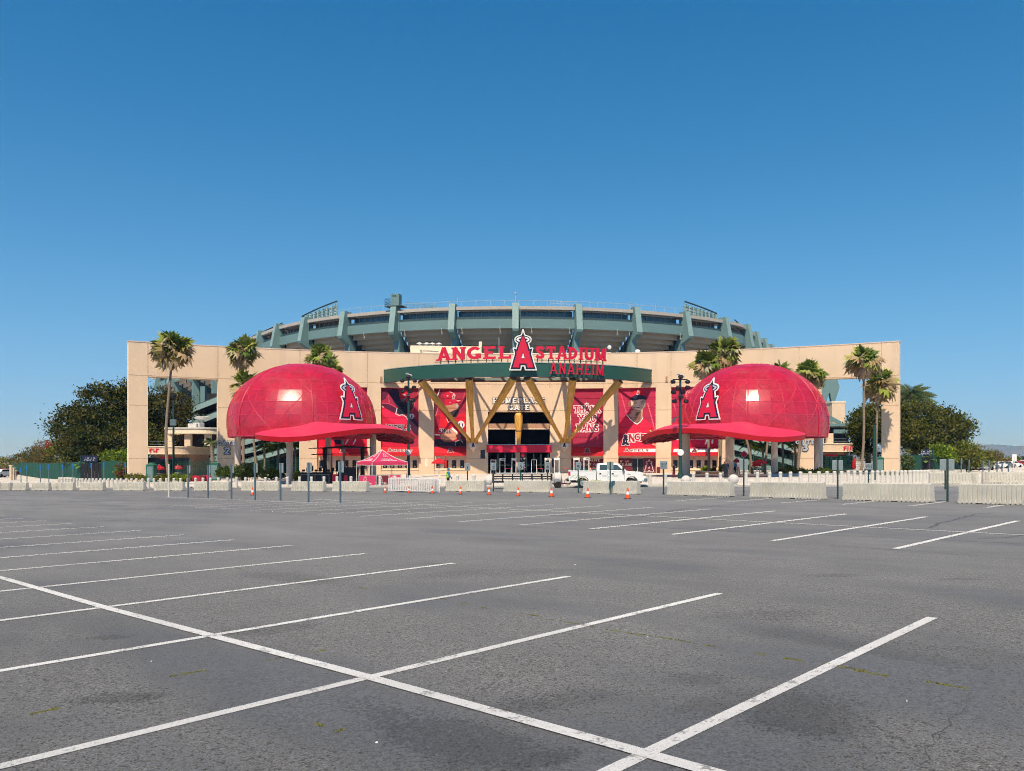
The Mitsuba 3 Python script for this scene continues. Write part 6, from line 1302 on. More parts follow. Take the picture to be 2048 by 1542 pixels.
# ------------------------------------------------------------------ white crew-cab pickup; x along its length (front = +x), y across (camera side = -y)
def pickup(k, M):
    P = lambda n, m, mt, sm=False, par=None: part(par or k, n, m, mt, sm, to_world=M)
    W = .98
    def shell(pts, w0, w1, zs=1.0):   # side outline (x, z) with half-widths w0 at the belt and w1 at the top
        z0, z1 = min(p[1] for p in pts), max(p[1] for p in pts); m = side(Polygon(pts), -1, 1); v = m.vertices; f = (v[:, 2] - z0) / (z1 - z0); v[:, 1] *= w0 + (w1 - w0) * f; m.vertices = v; return m
    def arch(cx, r=.47, n=9): return [(cx + r * math.cos(a), .46 + r * math.sin(a)) for a in np.linspace(math.pi, 0, n)]
    fx, rx = 1.95, -1.98
    bed = shell([(-3.12, .62), (-3.12, 1.33), (-.92, 1.33), (-.92, .52), (rx + .5, .52)] + arch(rx)[::-1] + [(rx - .5, .62)], W, W)
    front_ = shell([(-.88, .50), (-.88, 1.34), (1.42, 1.36), (2.6, 1.30), (3.02, 1.20), (3.08, .95), (3.05, .62), (2.5, .52)] + arch(fx)[::-1] + [(fx - .5, .50)], W, W * .96)
    cab = shell([(-.86, 1.345), (-.78, 1.93), (-.55, 2.0), (.72, 2.0), (.95, 1.94), (1.55, 1.375)], W * .97, W * .80)
    P('bed', bed, 'white_paint'); P('body', front_, 'white_paint'); P('cab', cab, 'white_paint')
    P('bed_floor', box(-3.05, -.95, -.86, .86, 1.335, 1.338), 'black'); P('bed_rail', cat([cham(-3.12, -.92, s * .95 - .04, s * .95 + .04, 1.335, 1.375, .012) for s in (-1, 1)]), 'white_paint')
    for s in (-1, 1):
        yw = lambda z: s * (W * .97 + (W * .80 - W * .97) * (z - 1.345) / .655 + .012)
        for nm, q in (('rear_window', [(-.62, 1.45), (-.60, 1.86), (-.02, 1.86), (-.02, 1.45)]), ('front_window', [(.10, 1.45), (.10, 1.86), (.78, 1.86), (1.22, 1.45)])):
            v = np.array([(x, yw(z), z) for x, z in q]); P(nm, trimesh.Trimesh(v, [(0, 1, 2), (0, 2, 3)], process=False), 'dark_glass_two')
        for x in (-.86, .04, 1.36): P('door_gap', box(x - .012, x + .012, s * (W + .002) - .004, s * (W + .002) + .004, .62, 1.33), 'black')
        for x in (-.66, .34): P('door_handle', rbox(x, x + .16, s * W - .02 if s > 0 else s * W - .035, s * W + .035 if s > 0 else s * W + .02, 1.12, 1.20, .012), 'black')
        P('mirror', rbox(1.18, 1.34, min(s * 1.0, s * 1.24), max(s * 1.0, s * 1.24), 1.40, 1.68, .03), 'black')
        P('tail_light', rbox(-3.14, -2.98, min(s * .86, s * 1.0), max(s * .86, s * 1.0), .98, 1.31, .02), 'red_letter'); P('headlight', rbox(2.86, 3.085, min(s * .66, s * .985), max(s * .66, s * .985), .98, 1.16, .02), 'lamp_amber')
        P('side_badge', box(1.62, 1.84, s * (W + .003) - .003, s * (W + .003) + .003, 1.10, 1.13), 'black')
        for i_, (x, a_) in enumerate(((.42, .5), (-.45, .42))):
            if s < 0:
                P('door_lettering', cat([mv(side(affinity.translate(scribble(w_, h_, 1, 4), x + a_ * .5, z_), -.99, -.984), 0, 0, 0) for w_, h_, z_ in ((.42, .05, .98), (.34, .035, .92))]), 'lamp_grey')
    P('leaf_decal', cat([mv(side(affinity.rotate(affinity.scale(Point(0, 0).buffer(1, 6), .075, .022), a), -.9865, -.982), x, 0, z) for x, z, a in [(-3.0 + .085 * i + .02 * (i % 3), .70 + .06 * (i % 5) + (.10 if i < 9 else -.06), 25 * (i % 7) - 60) for i in range(14)] + [(-1.35 + .07 * i, .58 + .02 * (i % 3), 30 * (i % 5)) for i in range(12)]]), 'hivis_leaf')
    P('windscreen', trimesh.Trimesh(np.array([(1.01, -.76, 1.905), (1.01, .76, 1.905), (1.545, .90, 1.40), (1.545, -.90, 1.40)]), [(0, 1, 2), (0, 2, 3)], process=False), 'dark_glass_two')
    P('front_bumper', rbox(2.92, 3.22, -.99, .99, .50, .80, .06), 'pole_blue'); P('rear_bumper', rbox(-3.30, -3.10, -.92, .92, .52, .72, .04), 'black'); P('grille', box(3.05, 3.09, -.62, .62, .86, 1.16), 'black'); P('chassis', box(-2.9, 2.8, -.42, .42, .40, .60), 'black')
    for x in (fx, rx):
        for s in (-1, 1):
            w = part(k, 'wheel', mv(rot(lathe([(.22, -.13), (.385, -.13), (.40, -.10), (.40, .10), (.385, .13), (.22, .13)], 24), 90, (1, 0, 0)), x, s * .84, .40), 'rubber', 40, to_world=M)
            P('rim', mv(rot(lathe([(.08, -.02), (.12, .035), (.19, .01), (.235, .06), (.24, .02)], 20), 90 if s < 0 else -90, (1, 0, 0)), x, s * .955, .40), 'galvanised', 40, w); P('hub', mv(rot(lathe([(.07, 0), (.06, .06)], 10), 90 if s < 0 else -90, (1, 0, 0)), x, s * .945, .40), 'chrome', 40, w)
            P('arch_trim', cat([bar((p[0], s * (W + .004), p[1]), (q[0], s * (W + .004), q[1]), .02, .035) for p, q in zip(arch(x, .48), arch(x, .48)[1:])]), 'black')
mat('dark_glass_two', (.05, .075, .08), .06, .8, two=True); mat('lamp_amber', (.45, .30, .22), .2, .5); mat('hivis_leaf', (.34, .45, .18), .6, .3)
tx, ty = at(1213, 973.5); tk = thing('pickup_truck', 'white crew-cab pickup truck with leaf decals, towing a trailer past the entrance', 'truck')
ty = 69.6; tx = (1213.5 - HX) / FOC * ty
pickup(tk, T().translate([tx, ty, float(lot_z(tx, ty)) - .005]).rotate([0, 0, 1], -3))
k = thing('traffic_cone', 'traffic cone standing in the bed of the white truck', 'traffic cone'); zb_ = float(lot_z(tx, ty)) + 1.335
for n_, d in cone: part(k, n_, d, None, to_world=T().translate([tx - 1.35, ty, zb_]).scale(.55))

# low black trailer and the white tank trailer hitched to the truck
t0, t1 = (986 - HX) / FOC * 70.4, (1103 - HX) / FOC * 70.4; y = 70.4; z = float(lot_z((t0 + t1) / 2, y)); k = thing('utility_trailer', 'low black railed utility trailer behind the barriers in front of the gate', 'trailer')
part(k, 'deck', cham(t0, t1, y - .95, y + .95, z + .48, z + .60, .02), 'black')
part(k, 'rail', cat([bar((t0, y + s * .92, z + h), (t1, y + s * .92, z + h), .07) for s in (-1, 1) for h in (.78, .98, 1.2)] + [bar((t0, y - .92, z + h), (t0, y + .92, z + h), .07) for h in (.78, .98, 1.2)]), 'black')
for i in range(7): [part(k, 'stake', bar((t0 + (t1 - t0) * i / 6, y + s * .92, z + .5), (t0 + (t1 - t0) * i / 6, y + s * .92, z + 1.22), .09), 'black') for s in (-1, 1)]
part(k, 'load_board', box(t0 + .3, t1 - .2, y - .3, y + .6, z + .62, z + .70), 'white_fabric'); part(k, 'white_top_rail', box(t0 + .2, t1, y - .96, y - .88, z + 1.24, z + 1.29), 'white_paint')
for s in (-1, 1):
    for dx in (-.45, .45): w = part(k, 'wheel', mv(rot(lathe([(.18, -.1), (.33, -.1), (.34, -.07), (.34, .07), (.33, .1), (.18, .1)], 18), 90, (1, 0, 0)), (t0 + t1) / 2 + dx, y + s * .8, z + .34), 'rubber', 40); part(w, 'rim', mv(rot(lathe([(.05, 0), (.17, .02), (.18, .06)], 14), 90 * (1 if s < 0 else -1), (1, 0, 0)), (t0 + t1) / 2 + dx, y + s * .86, z + .34), 'galvanised')
k = thing('tank_trailer', 'small pale tank on a short trailer between the black trailer and the white truck', 'trailer'); u0, u1 = (1106 - HX) / FOC * y, (1124 - HX) / FOC * y
part(k, 'tank', mv(rot(lathe([(.1, 0), (.40, .06), (.48, .14), (.48, u1 - u0 - .14), (.40, u1 - u0 - .06), (.1, u1 - u0)], 20), 90, (0, 1, 0)), u0, y, z + .82), 'white_concrete', 40)
part(k, 'frame', cat([bar((u0 - .1, y + s * .5, z + .38), (u1 + .1, y + s * .5, z + .38), .1) for s in (-1, 1)] + [bar((u1, y - .5, z + .4), (u1 + .7, y, z + .42), .08), bar((u1, y + .5, z + .4), (u1 + .7, y, z + .42), .08)]), 'maroon')
part(k, 'hose_reel', mv(rot(trimesh.creation.torus(.26, .03, 20, 6), 90, (1, 0, 0)), u1 + .45, y - .35, z + .55), 'pole_blue'); part(k, 'pump', cham(u0 + .1, u0 + .5, y - .62, y - .3, z + .42, z + .8, .03), 'galvanised')
for s in (-1, 1): part(k, 'wheel', mv(rot(lathe([(.14, -.09), (.28, -.09), (.29, 0), (.28, .09), (.14, .09)], 16), 90, (1, 0, 0)), (u0 + u1) / 2, y + s * .55, z + .29), 'rubber', 40)

# ------------------------------------------------------------------ people
def bones(J, B, res=.02):
    """Continuous body: hulls of spheres along the bones B of joints J = {name: (x, y, z, r)}."""
    ms = []
    for a, b in B: ms.append(manifold3d.Manifold.batch_hull([manifold3d.Manifold.sphere(J[a][3], 14).translate(J[a][:3]), manifold3d.Manifold.sphere(J[b][3], 14).translate(J[b][:3])]))
    m = manifold3d.Manifold.batch_boolean(ms, manifold3d.OpType.Add).refine_to_length(res * 3).to_mesh(); t = trimesh.Trimesh(m.vert_properties[:, :3], m.tri_verts, process=True)
    trimesh.smoothing.filter_taubin(t, iterations=8); return t
def person(label, px, pyb, H, yaw, top_c, leg_c, hat=None, vest=None, stride=.22, arm=(.10, .25), fn=plaza_z, hair='dark_cloth', cap=None):
    x, y = at(px, pyb, fn); z = float(fn(x, y)); s = H / 1.75; k = thing('person', label, 'person'); M = T().translate([x, y, z]).rotate([0, 0, 1], yaw).scale(s)
    q = stride     # +y = forward, x = left/right
    J = dict(pel=(0, 0, .95, .15), che=(0, .02, 1.32, .165), nk=(0, .02, 1.47, .065), hd=(0, .05, 1.60, .105), hd2=(0, .04, 1.66, .098), jaw=(0, .085, 1.555, .06),
             hl=(-.09, 0, .90, .10), hr=(.09, 0, .90, .10), kl=(-.10, q * .6 + .03, .50, .072), kr=(.10, -q * .3 + .03, .49, .072), al=(-.10, q, .09, .048), ar=(.10, -q * 1.1, .12, .048),
             sl=(-.20, .0, 1.40, .075), sr=(.20, .0, 1.40, .075), el=(-.26, -arm[0], 1.13, .050), er=(.26, arm[0] * .5, 1.13, .050), wl=(-.27, -arm[0] + .10, .90, .036), wr=(.27, arm[1], .95, .036))
    body_ = bones(J, [('pel', 'che'), ('che', 'nk'), ('sl', 'che'), ('sr', 'che'), ('sl', 'sr'), ('sl', 'el'), ('sr', 'er'), ('el', 'wl'), ('er', 'wr'), ('nk', 'hd'), ('hd', 'hd2'), ('hd', 'jaw'), ('hl', 'pel'), ('hr', 'pel'), ('hl', 'kl'), ('hr', 'kr'), ('kl', 'al'), ('kr', 'ar')])
    part(k, 'body', body_, 'skin', True, to_world=M)
    def cloth(bs, grow, mt, nm, clip=None):
        J2 = {n: (*v[:3], v[3] + grow) for n, v in J.items()}; m = bones(J2, bs)
        if clip is not None: m = m.slice_plane((0, 0, clip[0]), (0, 0, clip[1]), cap=False)
        part(k, nm, m, mt, True, to_world=M)
    cloth([('pel', 'che'), ('sl', 'che'), ('sr', 'che'), ('sl', 'sr'), ('sl', 'el'), ('sr', 'er'), ('el', 'wl'), ('er', 'wr')], .014, top_c, 'shirt')
    cloth([('hl', 'pel'), ('hr', 'pel'), ('hl', 'kl'), ('hr', 'kr'), ('kl', 'al'), ('kr', 'ar')], .018, leg_c, 'trousers')
    if vest: cloth([('pel', 'che'), ('che', 'nk')], .028, vest, 'vest'); part(k, 'vest_band', mv(lathe([(.205, 0), (.208, .05)], 16), 0, 0, 1.12), 'silver', True, to_world=M)
    for sd, a in ((-1, 'al'), (1, 'ar')):
        ax, ay, az, _ = J[a]; part(k, 'shoe', hull([(ax + dx, ay + dy, max(0, az - .09) + dz) for dx in (-.05, .05) for dy, dz in ((-.09, 0), (-.08, .09), (.17, 0), (.16, .04), (.03, .10))]), 'black', to_world=M)
        w = J['wl' if sd < 0 else 'wr']; hm = [tube([(w[0], w[1], w[2]), (w[0], w[1] + .02, w[2] - .07), (w[0] - sd * .01, w[1] + .035, w[2] - .10)], [.032, .036, .03], 8)]
        for f in range(4): hm.append(tube([(w[0], w[1] + .055 - .022 * f, w[2] - .09), (w[0] - sd * .012, w[1] + .06 - .022 * f, w[2] - .135), (w[0] - sd * .03, w[1] + .058 - .022 * f, w[2] - .165 + .006 * f)], [.010, .009, .007], 6))
        hm.append(tube([(w[0] - sd * .012, w[1] + .05, w[2] - .04), (w[0] - sd * .03, w[1] + .085, w[2] - .085)], [.012, .009], 6)); part(k, 'hand', cat(hm), 'skin', True, to_world=M)
    part(k, 'face', cat([hull([(0, .165, 1.60), (-.015, .14, 1.585), (.015, .14, 1.585), (0, .14, 1.635)]), ball(.012, (-.038, .14, 1.635), 1), ball(.012, (.038, .14, 1.635), 1), ball(.022, (-.108, .04, 1.60), 1), ball(.022, (.108, .04, 1.60), 1)]), 'skin', to_world=M)
    if cap: part(k, 'helmet', cat([mv(lathe([(.125, 0), (.125, .04), (.10, .11), (.05, .14)], 16), 0, .035, 1.655), hull([(dx, dy, 1.66 + dz) for dx in (-.09, .09) for dy in (.12, .20) for dz in (0, .012)])]), cap, True, to_world=M)
    else: part(k, 'hair', mv(lathe([(.113, -.03), (.118, .02), (.09, .09), (.03, .115)], 14), 0, .02, 1.66), hair, True, to_world=M)
    return k
person('worker in a yellow-green safety vest and blue helmet walking by the front barriers', 896, 976.5, 1.72, -75, 'blue_cloth', 'dark_cloth', vest='hivis', cap='blue_cloth', fn=lot_z, stride=.2)
person('person in dark clothes standing under the right cap beside its big column', 1452, 957, 1.78, 160, 'dark_cloth', 'dark_cloth', stride=.05)
person('person in a pale shirt among the umbrellas under the right cap', 1477, 949, 1.72, 30, 'white_fabric', 'tan_cloth', stride=.06)
person('person in a dark blue shirt left of the red umbrellas under the right cap', 1469, 949, 1.7, -20, 'blue_cloth', 'dark_cloth', stride=.05)
person('person seated in shade, in dark clothes near the right lamp post foot', 1348, 955, 1.55, 60, 'dark_cloth', 'maroon', stride=.1)

# ------------------------------------------------------------------ pop-up tent, fence banners, bar kiosk, umbrellas
Y = 86.0; tx0, tz = XZ(764, 927, Y); zg = float(plaza_z(tx0, Y)); k = thing('popup_tent', 'pink-red pop-up tent with white lettering left of the left lamp post', 'tent'); hw = 1.92
def R2(x, y, a=33): c, s = math.cos(math.radians(a)), math.sin(math.radians(a)); return (tx0 + c * x - s * y, Y + s * x + c * y)
cs = [R2(-hw, -hw), R2(hw, -hw), R2(hw, hw), R2(-hw, hw)]; ap = (tx0 + .0, Y, XZ(0, 900, Y)[1]); e0 = tz + .12
mat('tent_pink', (.60, .045, .13), .6, .3, two=True)
for i in range(4):
    a, b = np.array([*cs[i], e0]), np.array([*cs[(i + 1) % 4], e0]); p_ = np.array(ap); rows = []
    for t in np.linspace(0, 1, 7):
        l, r_ = a + (p_ - a) * t, b + (p_ - b) * t; dip = -.22 * math.sin(math.pi * t); rows.append([l + (r_ - l) * s_ + [0, 0, dip * (1 if 0 < s_ < 1 else .75)] for s_ in np.linspace(0, 1, 5)])
    v = np.array(rows).reshape(-1, 3); f = []
    for m in range(6):
        for n in range(4): q = m * 5 + n; f += [(q, q + 1, q + 6), (q, q + 6, q + 5)]
    pn = part(k, 'roof_panel', trimesh.Trimesh(v, np.array(f), process=False), 'tent_pink', True)
    part(pn, 'hip_piping', tube([np.array(rw[0]) + [0, 0, .02] for rw in rows], .035, 5), 'white_fabric')
    nrm = np.cross(b - a, p_ - a); nrm /= np.linalg.norm(nrm); nrm *= np.sign(nrm[2])
    if i in (0, 3):
        ex_ = (b - a) / np.linalg.norm(b - a); mid = (a + b) / 2; ey = p_ - mid; ey /= np.linalg.norm(ey)
        def onp(g, up): m_ = prism(g, .01); v_ = m_.vertices; return trimesh.Trimesh(mid + v_[:, :1] * ex_ + (v_[:, 1:2] + up) * ey + nrm * (v_[:, 2:] + .03) + np.array([0, 0, -.22]) * np.sin(np.pi * np.clip((v_[:, 1:2] + up) / 2.4, 0, 1)) + np.array([0, 0, .05]), m_.faces, process=False)
        part(pn, 'lettering', onp(unary_union([affinity.translate(scribble(1.2, .32, 1, 2), .0, .36), scribble(1.9, .30, 1, 8)]), .30), 'white_fabric'); part(pn, 'emblem', onp(affinity.scale(LOGO[0].difference(LOGO[1].buffer(-.01)), .62, .62, origin=(0, 0)), 1.25), 'white_fabric')
    part(k, 'valance', cat([bar(a + [0, 0, -.14], b + [0, 0, -.14], .02, .24)]), 'pink_fabric'); part(k, 'valance_trim', bar(a + [0, 0, -.27], b + [0, 0, -.27], .03, .03), 'white_fabric')
    part(k, 'leg', bar((*cs[i], zg), (*cs[i], e0 - .1), .05), 'white_fabric')
for i, (a, b) in enumerate([(717, 752), (753, 778), (779, 802)]):
    Yb = 81.5; x0, x1 = (a - HX) / FOC * Yb, (b - HX) / FOC * Yb; z = float(plaza_z((x0 + x1) / 2, Yb)); k = thing('fence_banner', 'pink printed banner on a low railing before the tent, %s of three from the left' % ordinal(i), 'railing', 'pink railing banners by the tent')
    part(k, 'cloth', cham(x0 + .05, x1 - .05, Yb - .02, Yb + .02, z + .08, z + .98, .01), 'tent_pink' if i != 1 else 'maroon'); part(k, 'rail', cat([bar((x0, Yb, z + 1.02), (x1, Yb, z + 1.02), .05), bar((x0, Yb, z), (x0, Yb, z + 1.02), .05), bar((x1, Yb, z), (x1, Yb, z + 1.02), .05)]), 'galvanised')
    part(k, 'emblem', mv(side(affinity.scale(LOGO[0].difference(LOGO[1].buffer(-.01)), .62, .62, origin=(0, 0)), Yb - .034, Yb - .021), (x0 + x1) / 2 - .2, 0, z + .30), 'white_fabric'); part(k, 'lettering', mv(side(scribble(.7, .18, 1, i), Yb - .034, Yb - .021), (x0 + x1) / 2 + .1, 0, z + .14), 'white_fabric')
# black bar kiosk under the left cap
Y = 94.0; xa, xb = (617 - HX) / FOC * Y, (742 - HX) / FOC * Y; zc = XZ(0, 896, Y)[1]; xm = (xa + xb) / 2; zg = float(plaza_z(xm, Y)); k = thing('bar_kiosk', 'black open bar kiosk with a thin flat roof under the left red cap', 'kiosk')
part(k, 'roof', hull([(xa, Y - .2, zc - .10), (xa, Y + .2, zc - .02), (xa + 1.2, Y - 1.9, zc - .05), (xb - 1.2, Y - 1.9, zc + .12), (xb, Y, zc), (xb, Y + .5, zc + .08), (xm, Y + 2, zc + .05), (xm + 1, Y - 1.2, zc + .27)]), 'black')
for px, w in ((650, .32), (725, .3)):
    x = (px - HX) / FOC * Y; part(k, 'pillar', tube([(x, Y, zg), (x, Y, zg + 2.3), (x, Y, zc)], [w, w * .6, w * .9], 10), 'black')
part(k, 'shelf', cat([hull([((624 - HX) / FOC * Y, Y - .8, zc - .78), ((668 - HX) / FOC * Y, Y - .5, zc - .72), ((668 - HX) / FOC * Y, Y + .5, zc - .62), ((624 - HX) / FOC * Y, Y + .4, zc - .66)]), hull([((690 - HX) / FOC * Y, Y - .6, zc - .74), ((735 - HX) / FOC * Y, Y - .5, zc - .5), ((735 - HX) / FOC * Y, Y + .5, zc - .4), ((690 - HX) / FOC * Y, Y + .4, zc - .64)])]), 'black')
yc = Y - 4; q = lambda px: (px - HX) / FOC * yc; zk = float(plaza_z(q(640), yc))
part(k, 'counter', cham(q(600), q(664), yc - .35, yc + .35, zk, zk + 1.15, .03), 'black'); part(k, 'counter_top', cham(q(598), q(666), yc - .42, yc + .42, zk + 1.155, zk + 1.22, .02), 'dark_hall'); part(k, 'foot_rail', cat([bar((q(604), yc - .45, zk + h), (q(660), yc - .45, zk + h), .035) for h in (.12, 1.0)] + [bar((q(p), yc - .45, zk + .1), (q(p), yc - .45, zk + 1.0), .035) for p in (604, 632, 646, 660)]), 'galvanised')
part(k, 'red_panel', cham(q(665.5), q(676), yc - .4, yc + .2, zk + .05, zk + 1.0, .02), 'red_letter'); part(k, 'back_unit', cham(q(676), q(716), yc - .1, yc + .5, zk, zk + 1.75, .03), 'dark_hall'); part(k, 'red_shield', mv(side(affinity.scale(Point(0, 0).buffer(1, 12), .2, .45), yc - .13, yc - .102), q(692), 0, zk + .5), 'red_letter')
rng = np.random.default_rng(9)
for i in range(9): 
    px = 602 + i * 8.5; part(k, 'stool', cat([mv(lathe([(.18, .0), (.18, .06)], 10), q(px), yc + .9 + .2 * (i % 2), zk + 1.28), bar((q(px), yc + .9 + .2 * (i % 2), zk), (q(px), yc + .9 + .2 * (i % 2), zk + 1.28), .06), box(q(px) - .16, q(px) + .16, yc + 1.05, yc + 1.1, zk + 1.3, zk + 1.3 + .2 * (1 + i % 3))]), 'black')
# red umbrellas
def umbrella(label, px, ptop, pedge, pw, Y, seed, txt_=''):
    x, zt = XZ(px, ptop, Y); ze = XZ(px, pedge, Y)[1]; r = pw / 2 * Y / FOC; zg = ground_z(x, Y); k = thing('umbrella', label, 'umbrella', None); part(k, 'pole', tube([(x, Y, zg), (x, Y, zt)], .03, 8), 'white_fabric')
    part(k, 'canopy', mv(lathe([(r, ze - zt), (r * .55, (ze - zt) * .42), (.03, 0), (.02, .03)][:3], 8), x, Y, zt), 'red_fabric'); part(k, 'finial', ball(.05, (x, Y, zt + .04), 1), 'white_fabric')
    part(k, 'valance', mv(lathe([(r * 1.003, ze - zt - .16), (r * 1.006, ze - zt)], 8), x, Y, zt), 'red_fabric'); part(k, 'table', cat([mv(lathe([(.5, .70), (.5, .74)], 14), x, Y, zg), mv(lathe([(.25, 0), (.06, .06), (.05, .7)], 10), x, Y, zg)]), 'white_fabric')
    if txt_: part(k, 'lettering', mv(side(phrase(txt_, .22), Y - r * .98 - .03, Y - r * .98 - .02), x, 0, ze - .02), 'white_paint')
umbrella('red umbrella before the second will-call windows', 878, 916, 925, 30, 113, 1); umbrella('red umbrella with white figure two on its rim in the left gateway', 356, 930, 936, 20, 120, 2, '2'); umbrella('red umbrella at the left edge of the left gateway', 318, 930, 937, 26, 121, 3)
umbrella('red umbrella left of the big column under the right cap', 1459, 918, 924, 22, 111, 4); umbrella('red umbrella right of the big column under the right cap', 1473, 916, 924, 17, 108, 5); umbrella('big red umbrella with white rim under the right cap', 1519, 918, 925, 30, 109, 6); umbrella('lower red and white umbrella under the right cap', 1514, 924, 930, 20, 106, 7)
k = thing('folded_umbrella', 'closed red umbrella standing behind the fence in the right gateway', 'umbrella'); x = (1708 - HX) / FOC * 116; zg = ground_z(x, 116); part(k, 'cloth', mv(lathe([(.05, .5), (.26, .8), (.22, 1.5), (.05, 2.2)], 10), x, 116, zg), 'red_fabric', 40); part(k, 'pole', tube([(x, 116, zg), (x, 116, zg + 2.35)], .03, 6), 'white_fabric')
k = thing('folded_umbrella', 'closed red umbrella right of the red will-call umbrella', 'umbrella'); x = (891.5 - HX) / FOC * 112; zg = ground_z(x, 112); part(k, 'cloth', mv(lathe([(.05, 1.0), (.16, 1.2), (.12, 2.0), (.03, 2.6)], 10), x, 112, zg), 'red_fabric', 40); part(k, 'pole', tube([(x, 112, zg), (x, 112, zg + 2.65)], .03, 6), 'white_fabric')
k = thing('direction_sign', 'pink diamond sign on a pole under the right cap', 'sign'); x, z = XZ(1488, 908.5, 106); part(k, 'board', mv(side(Polygon([(-.45, 0), (0, -.4), (.45, 0), (0, .4)]), 105.95, 106), x, 0, z), 'pink_fabric'); part(k, 'border', mv(side(Polygon([(-.52, 0), (0, -.47), (.52, 0), (0, .47)]), 106.003, 106.03), x, 0, z), 'white_fabric'); part(k, 'pole', bar((x + .1, 106.08, ground_z(x, 106)), (x + .1, 106.08, z), .06), 'pole_green')

# stack of steel crowd barriers
Y0 = np.array([*at(779, 984.5)]); Y1 = np.array([*at(866, 985)]); L = float(np.linalg.norm(Y1 - Y0)); ang = math.degrees(math.atan2(*(Y1 - Y0)[::-1])); z = float(lot_z(*((Y0 + Y1) / 2)))
for i in range(6):
    k = thing('crowd_barrier', 'white steel crowd barrier, %s of six from the front in the stack' % ordinal(i), 'crowd barrier', 'stacked white crowd barriers'); c = (Y0 + Y1) / 2; off = -.1 + .16 * i
    R3 = lambda m: mv(rot(m, ang), c[0], c[1], z)
    part(k, 'frame', R3(cat([bar((-L / 2, off, h), (L / 2, off, h), .045) for h in (.12, 1.02)] + [bar((s * L / 2, off, .1), (s * L / 2, off, 1.02), .045) for s in (-1, 1)])), 'white_fabric'); part(k, 'bars', R3(cat([bar((x_, off, .12), (x_, off, 1.02), .06) for x_ in np.linspace(-L / 2, L / 2, 26)[1:-1] + .03 * i])), 'white_fabric'); part(k, 'foot', R3(cat([bar((s * L * .35, off - .2, .02), (s * L * .35, off + .2, .02), .04) for s in (-1, 1)])), 'galvanised')
x, y = at(868, 984.5); z = float(lot_z(x, y)); k = thing('crowd_barrier', 'folded white barricade leaning at the right end of the stacked railings', 'crowd barrier'); part(k, 'board', hull([(x - .5, y, z + .95), (x + .5, y, z + .95), (x - .5, y, z + .75), (x + .5, y, z + .75), (x - .5, y + .04, z + .95), (x + .5, y + .04, z + .75)]), 'white_paint'); [part(k, 'leg', bar((x + s * .4, y + o, z), (x + s * .4, y + o * .1, z + .9), .05), 'white_paint') for s in (-1, 1) for o in (-.3, .35)]
# ------------------------------------------------------------------ green fences, restaurants and ramps behind the gateways, far buildings, cars, hills
def windscreen_fence(label, pts, h, gate=None):
    k = thing('windscreen_fence', label, 'fence', 'green fences')
    for i, (p, q) in enumerate(zip(pts, pts[1:])):
        p, q = np.array(p, float), np.array(q, float); n = max(1, int(np.linalg.norm(q - p) / 3.2))
        for j in range(n):
            a, b = p + (q - p) * j / n, p + (q - p) * (j + 1) / n; za, zb_ = ground_z(*a), ground_z(*b); d = (b - a) / np.linalg.norm(b - a) * .06; t_ = 1.0
            m = hull([(*(a + d), za + .05), (*(b - d), zb_ + .05), (*(a + d), za + h), (*(b - d), zb_ + h), (*(a + d + [0, .03]), za + .05), (*(b - d + [0, .03]), zb_ + .05), (*(a + d + [0, .03]), za + h), (*(b - d + [0, .03]), zb_ + h)])
            part(k, 'panel', m, 'fence_green'); part(k, 'post', bar((*a, za - .1), (*a, za + h + .1), .08), 'pole_green')
    part(k, 'top_rail', cat([bar((*p, ground_z(*p) + h + .03), (*q, ground_z(*q) + h + .03), .05) for p, q in zip(pts, pts[1:])]), 'pole_green'); return k
F = lambda px, Y: ((px - HX) / FOC * Y, Y)
windscreen_fence('long dark green fence receding at the far left', [F(161, 117), F(110, 132), F(60, 155), F(28, 180)], 2.5)
windscreen_fence('short dark green fence between the left dark gate and the wall', [F(203, 116), F(246, 114.5)], 2.55)
windscreen_fence('dark green fence between the right end of the wall and its dark gate', [F(1804, 114), F(1843, 115.5)], 2.5); windscreen_fence('dark green fence right of the dark gate receding to the right', [F(1866, 116), F(1900, 120), F(1935, 136)], 2.5)
def dark_gate(label, a, b, Y, h, sign_):
    x0, x1 = F(a, Y)[0], F(b, Y)[0]; z = ground_z((x0 + x1) / 2, Y); k = thing('service_gate', label, 'gate')
    n = int((x1 - x0) / .42)
    for i in range(n): part(k, 'slat', cham(x0 + (x1 - x0) * i / n + .03, x0 + (x1 - x0) * (i + 1) / n, Y, Y + .06, z + .05, z + h - .1, .01), 'black')
    part(k, 'frame', cat([bar((x0, Y + .1, z), (x0, Y + .1, z + h + .9), .12), bar((x1, Y + .1, z), (x1, Y + .1, z + h + .9), .12), bar((x0, Y + .1, z + h), (x1, Y + .1, z + h), .1)]), 'pole_green')
    part(k, 'sign_board', cham(x0 + .2, x1 - .5, Y - .06, Y + .02, z + h + .05, z + h + .95, .02), 'navy'); part(k, 'lettering', mv(side(affinity.translate(scribble(1.5, .55, 2, len(sign_)), 0, -.32), Y - .08, Y - .061), (x0 + x1) / 2 - .15, 0, z + h + .52), 'silver')
dark_gate('black slatted gate with a navy sign in the left green fence', 161, 203, 117, 2.45, 'PLAYERS'); dark_gate('black slatted gate with a sign above it in the right green fence', 1843, 1866, 115.5, 2.45, 'MEDIA')
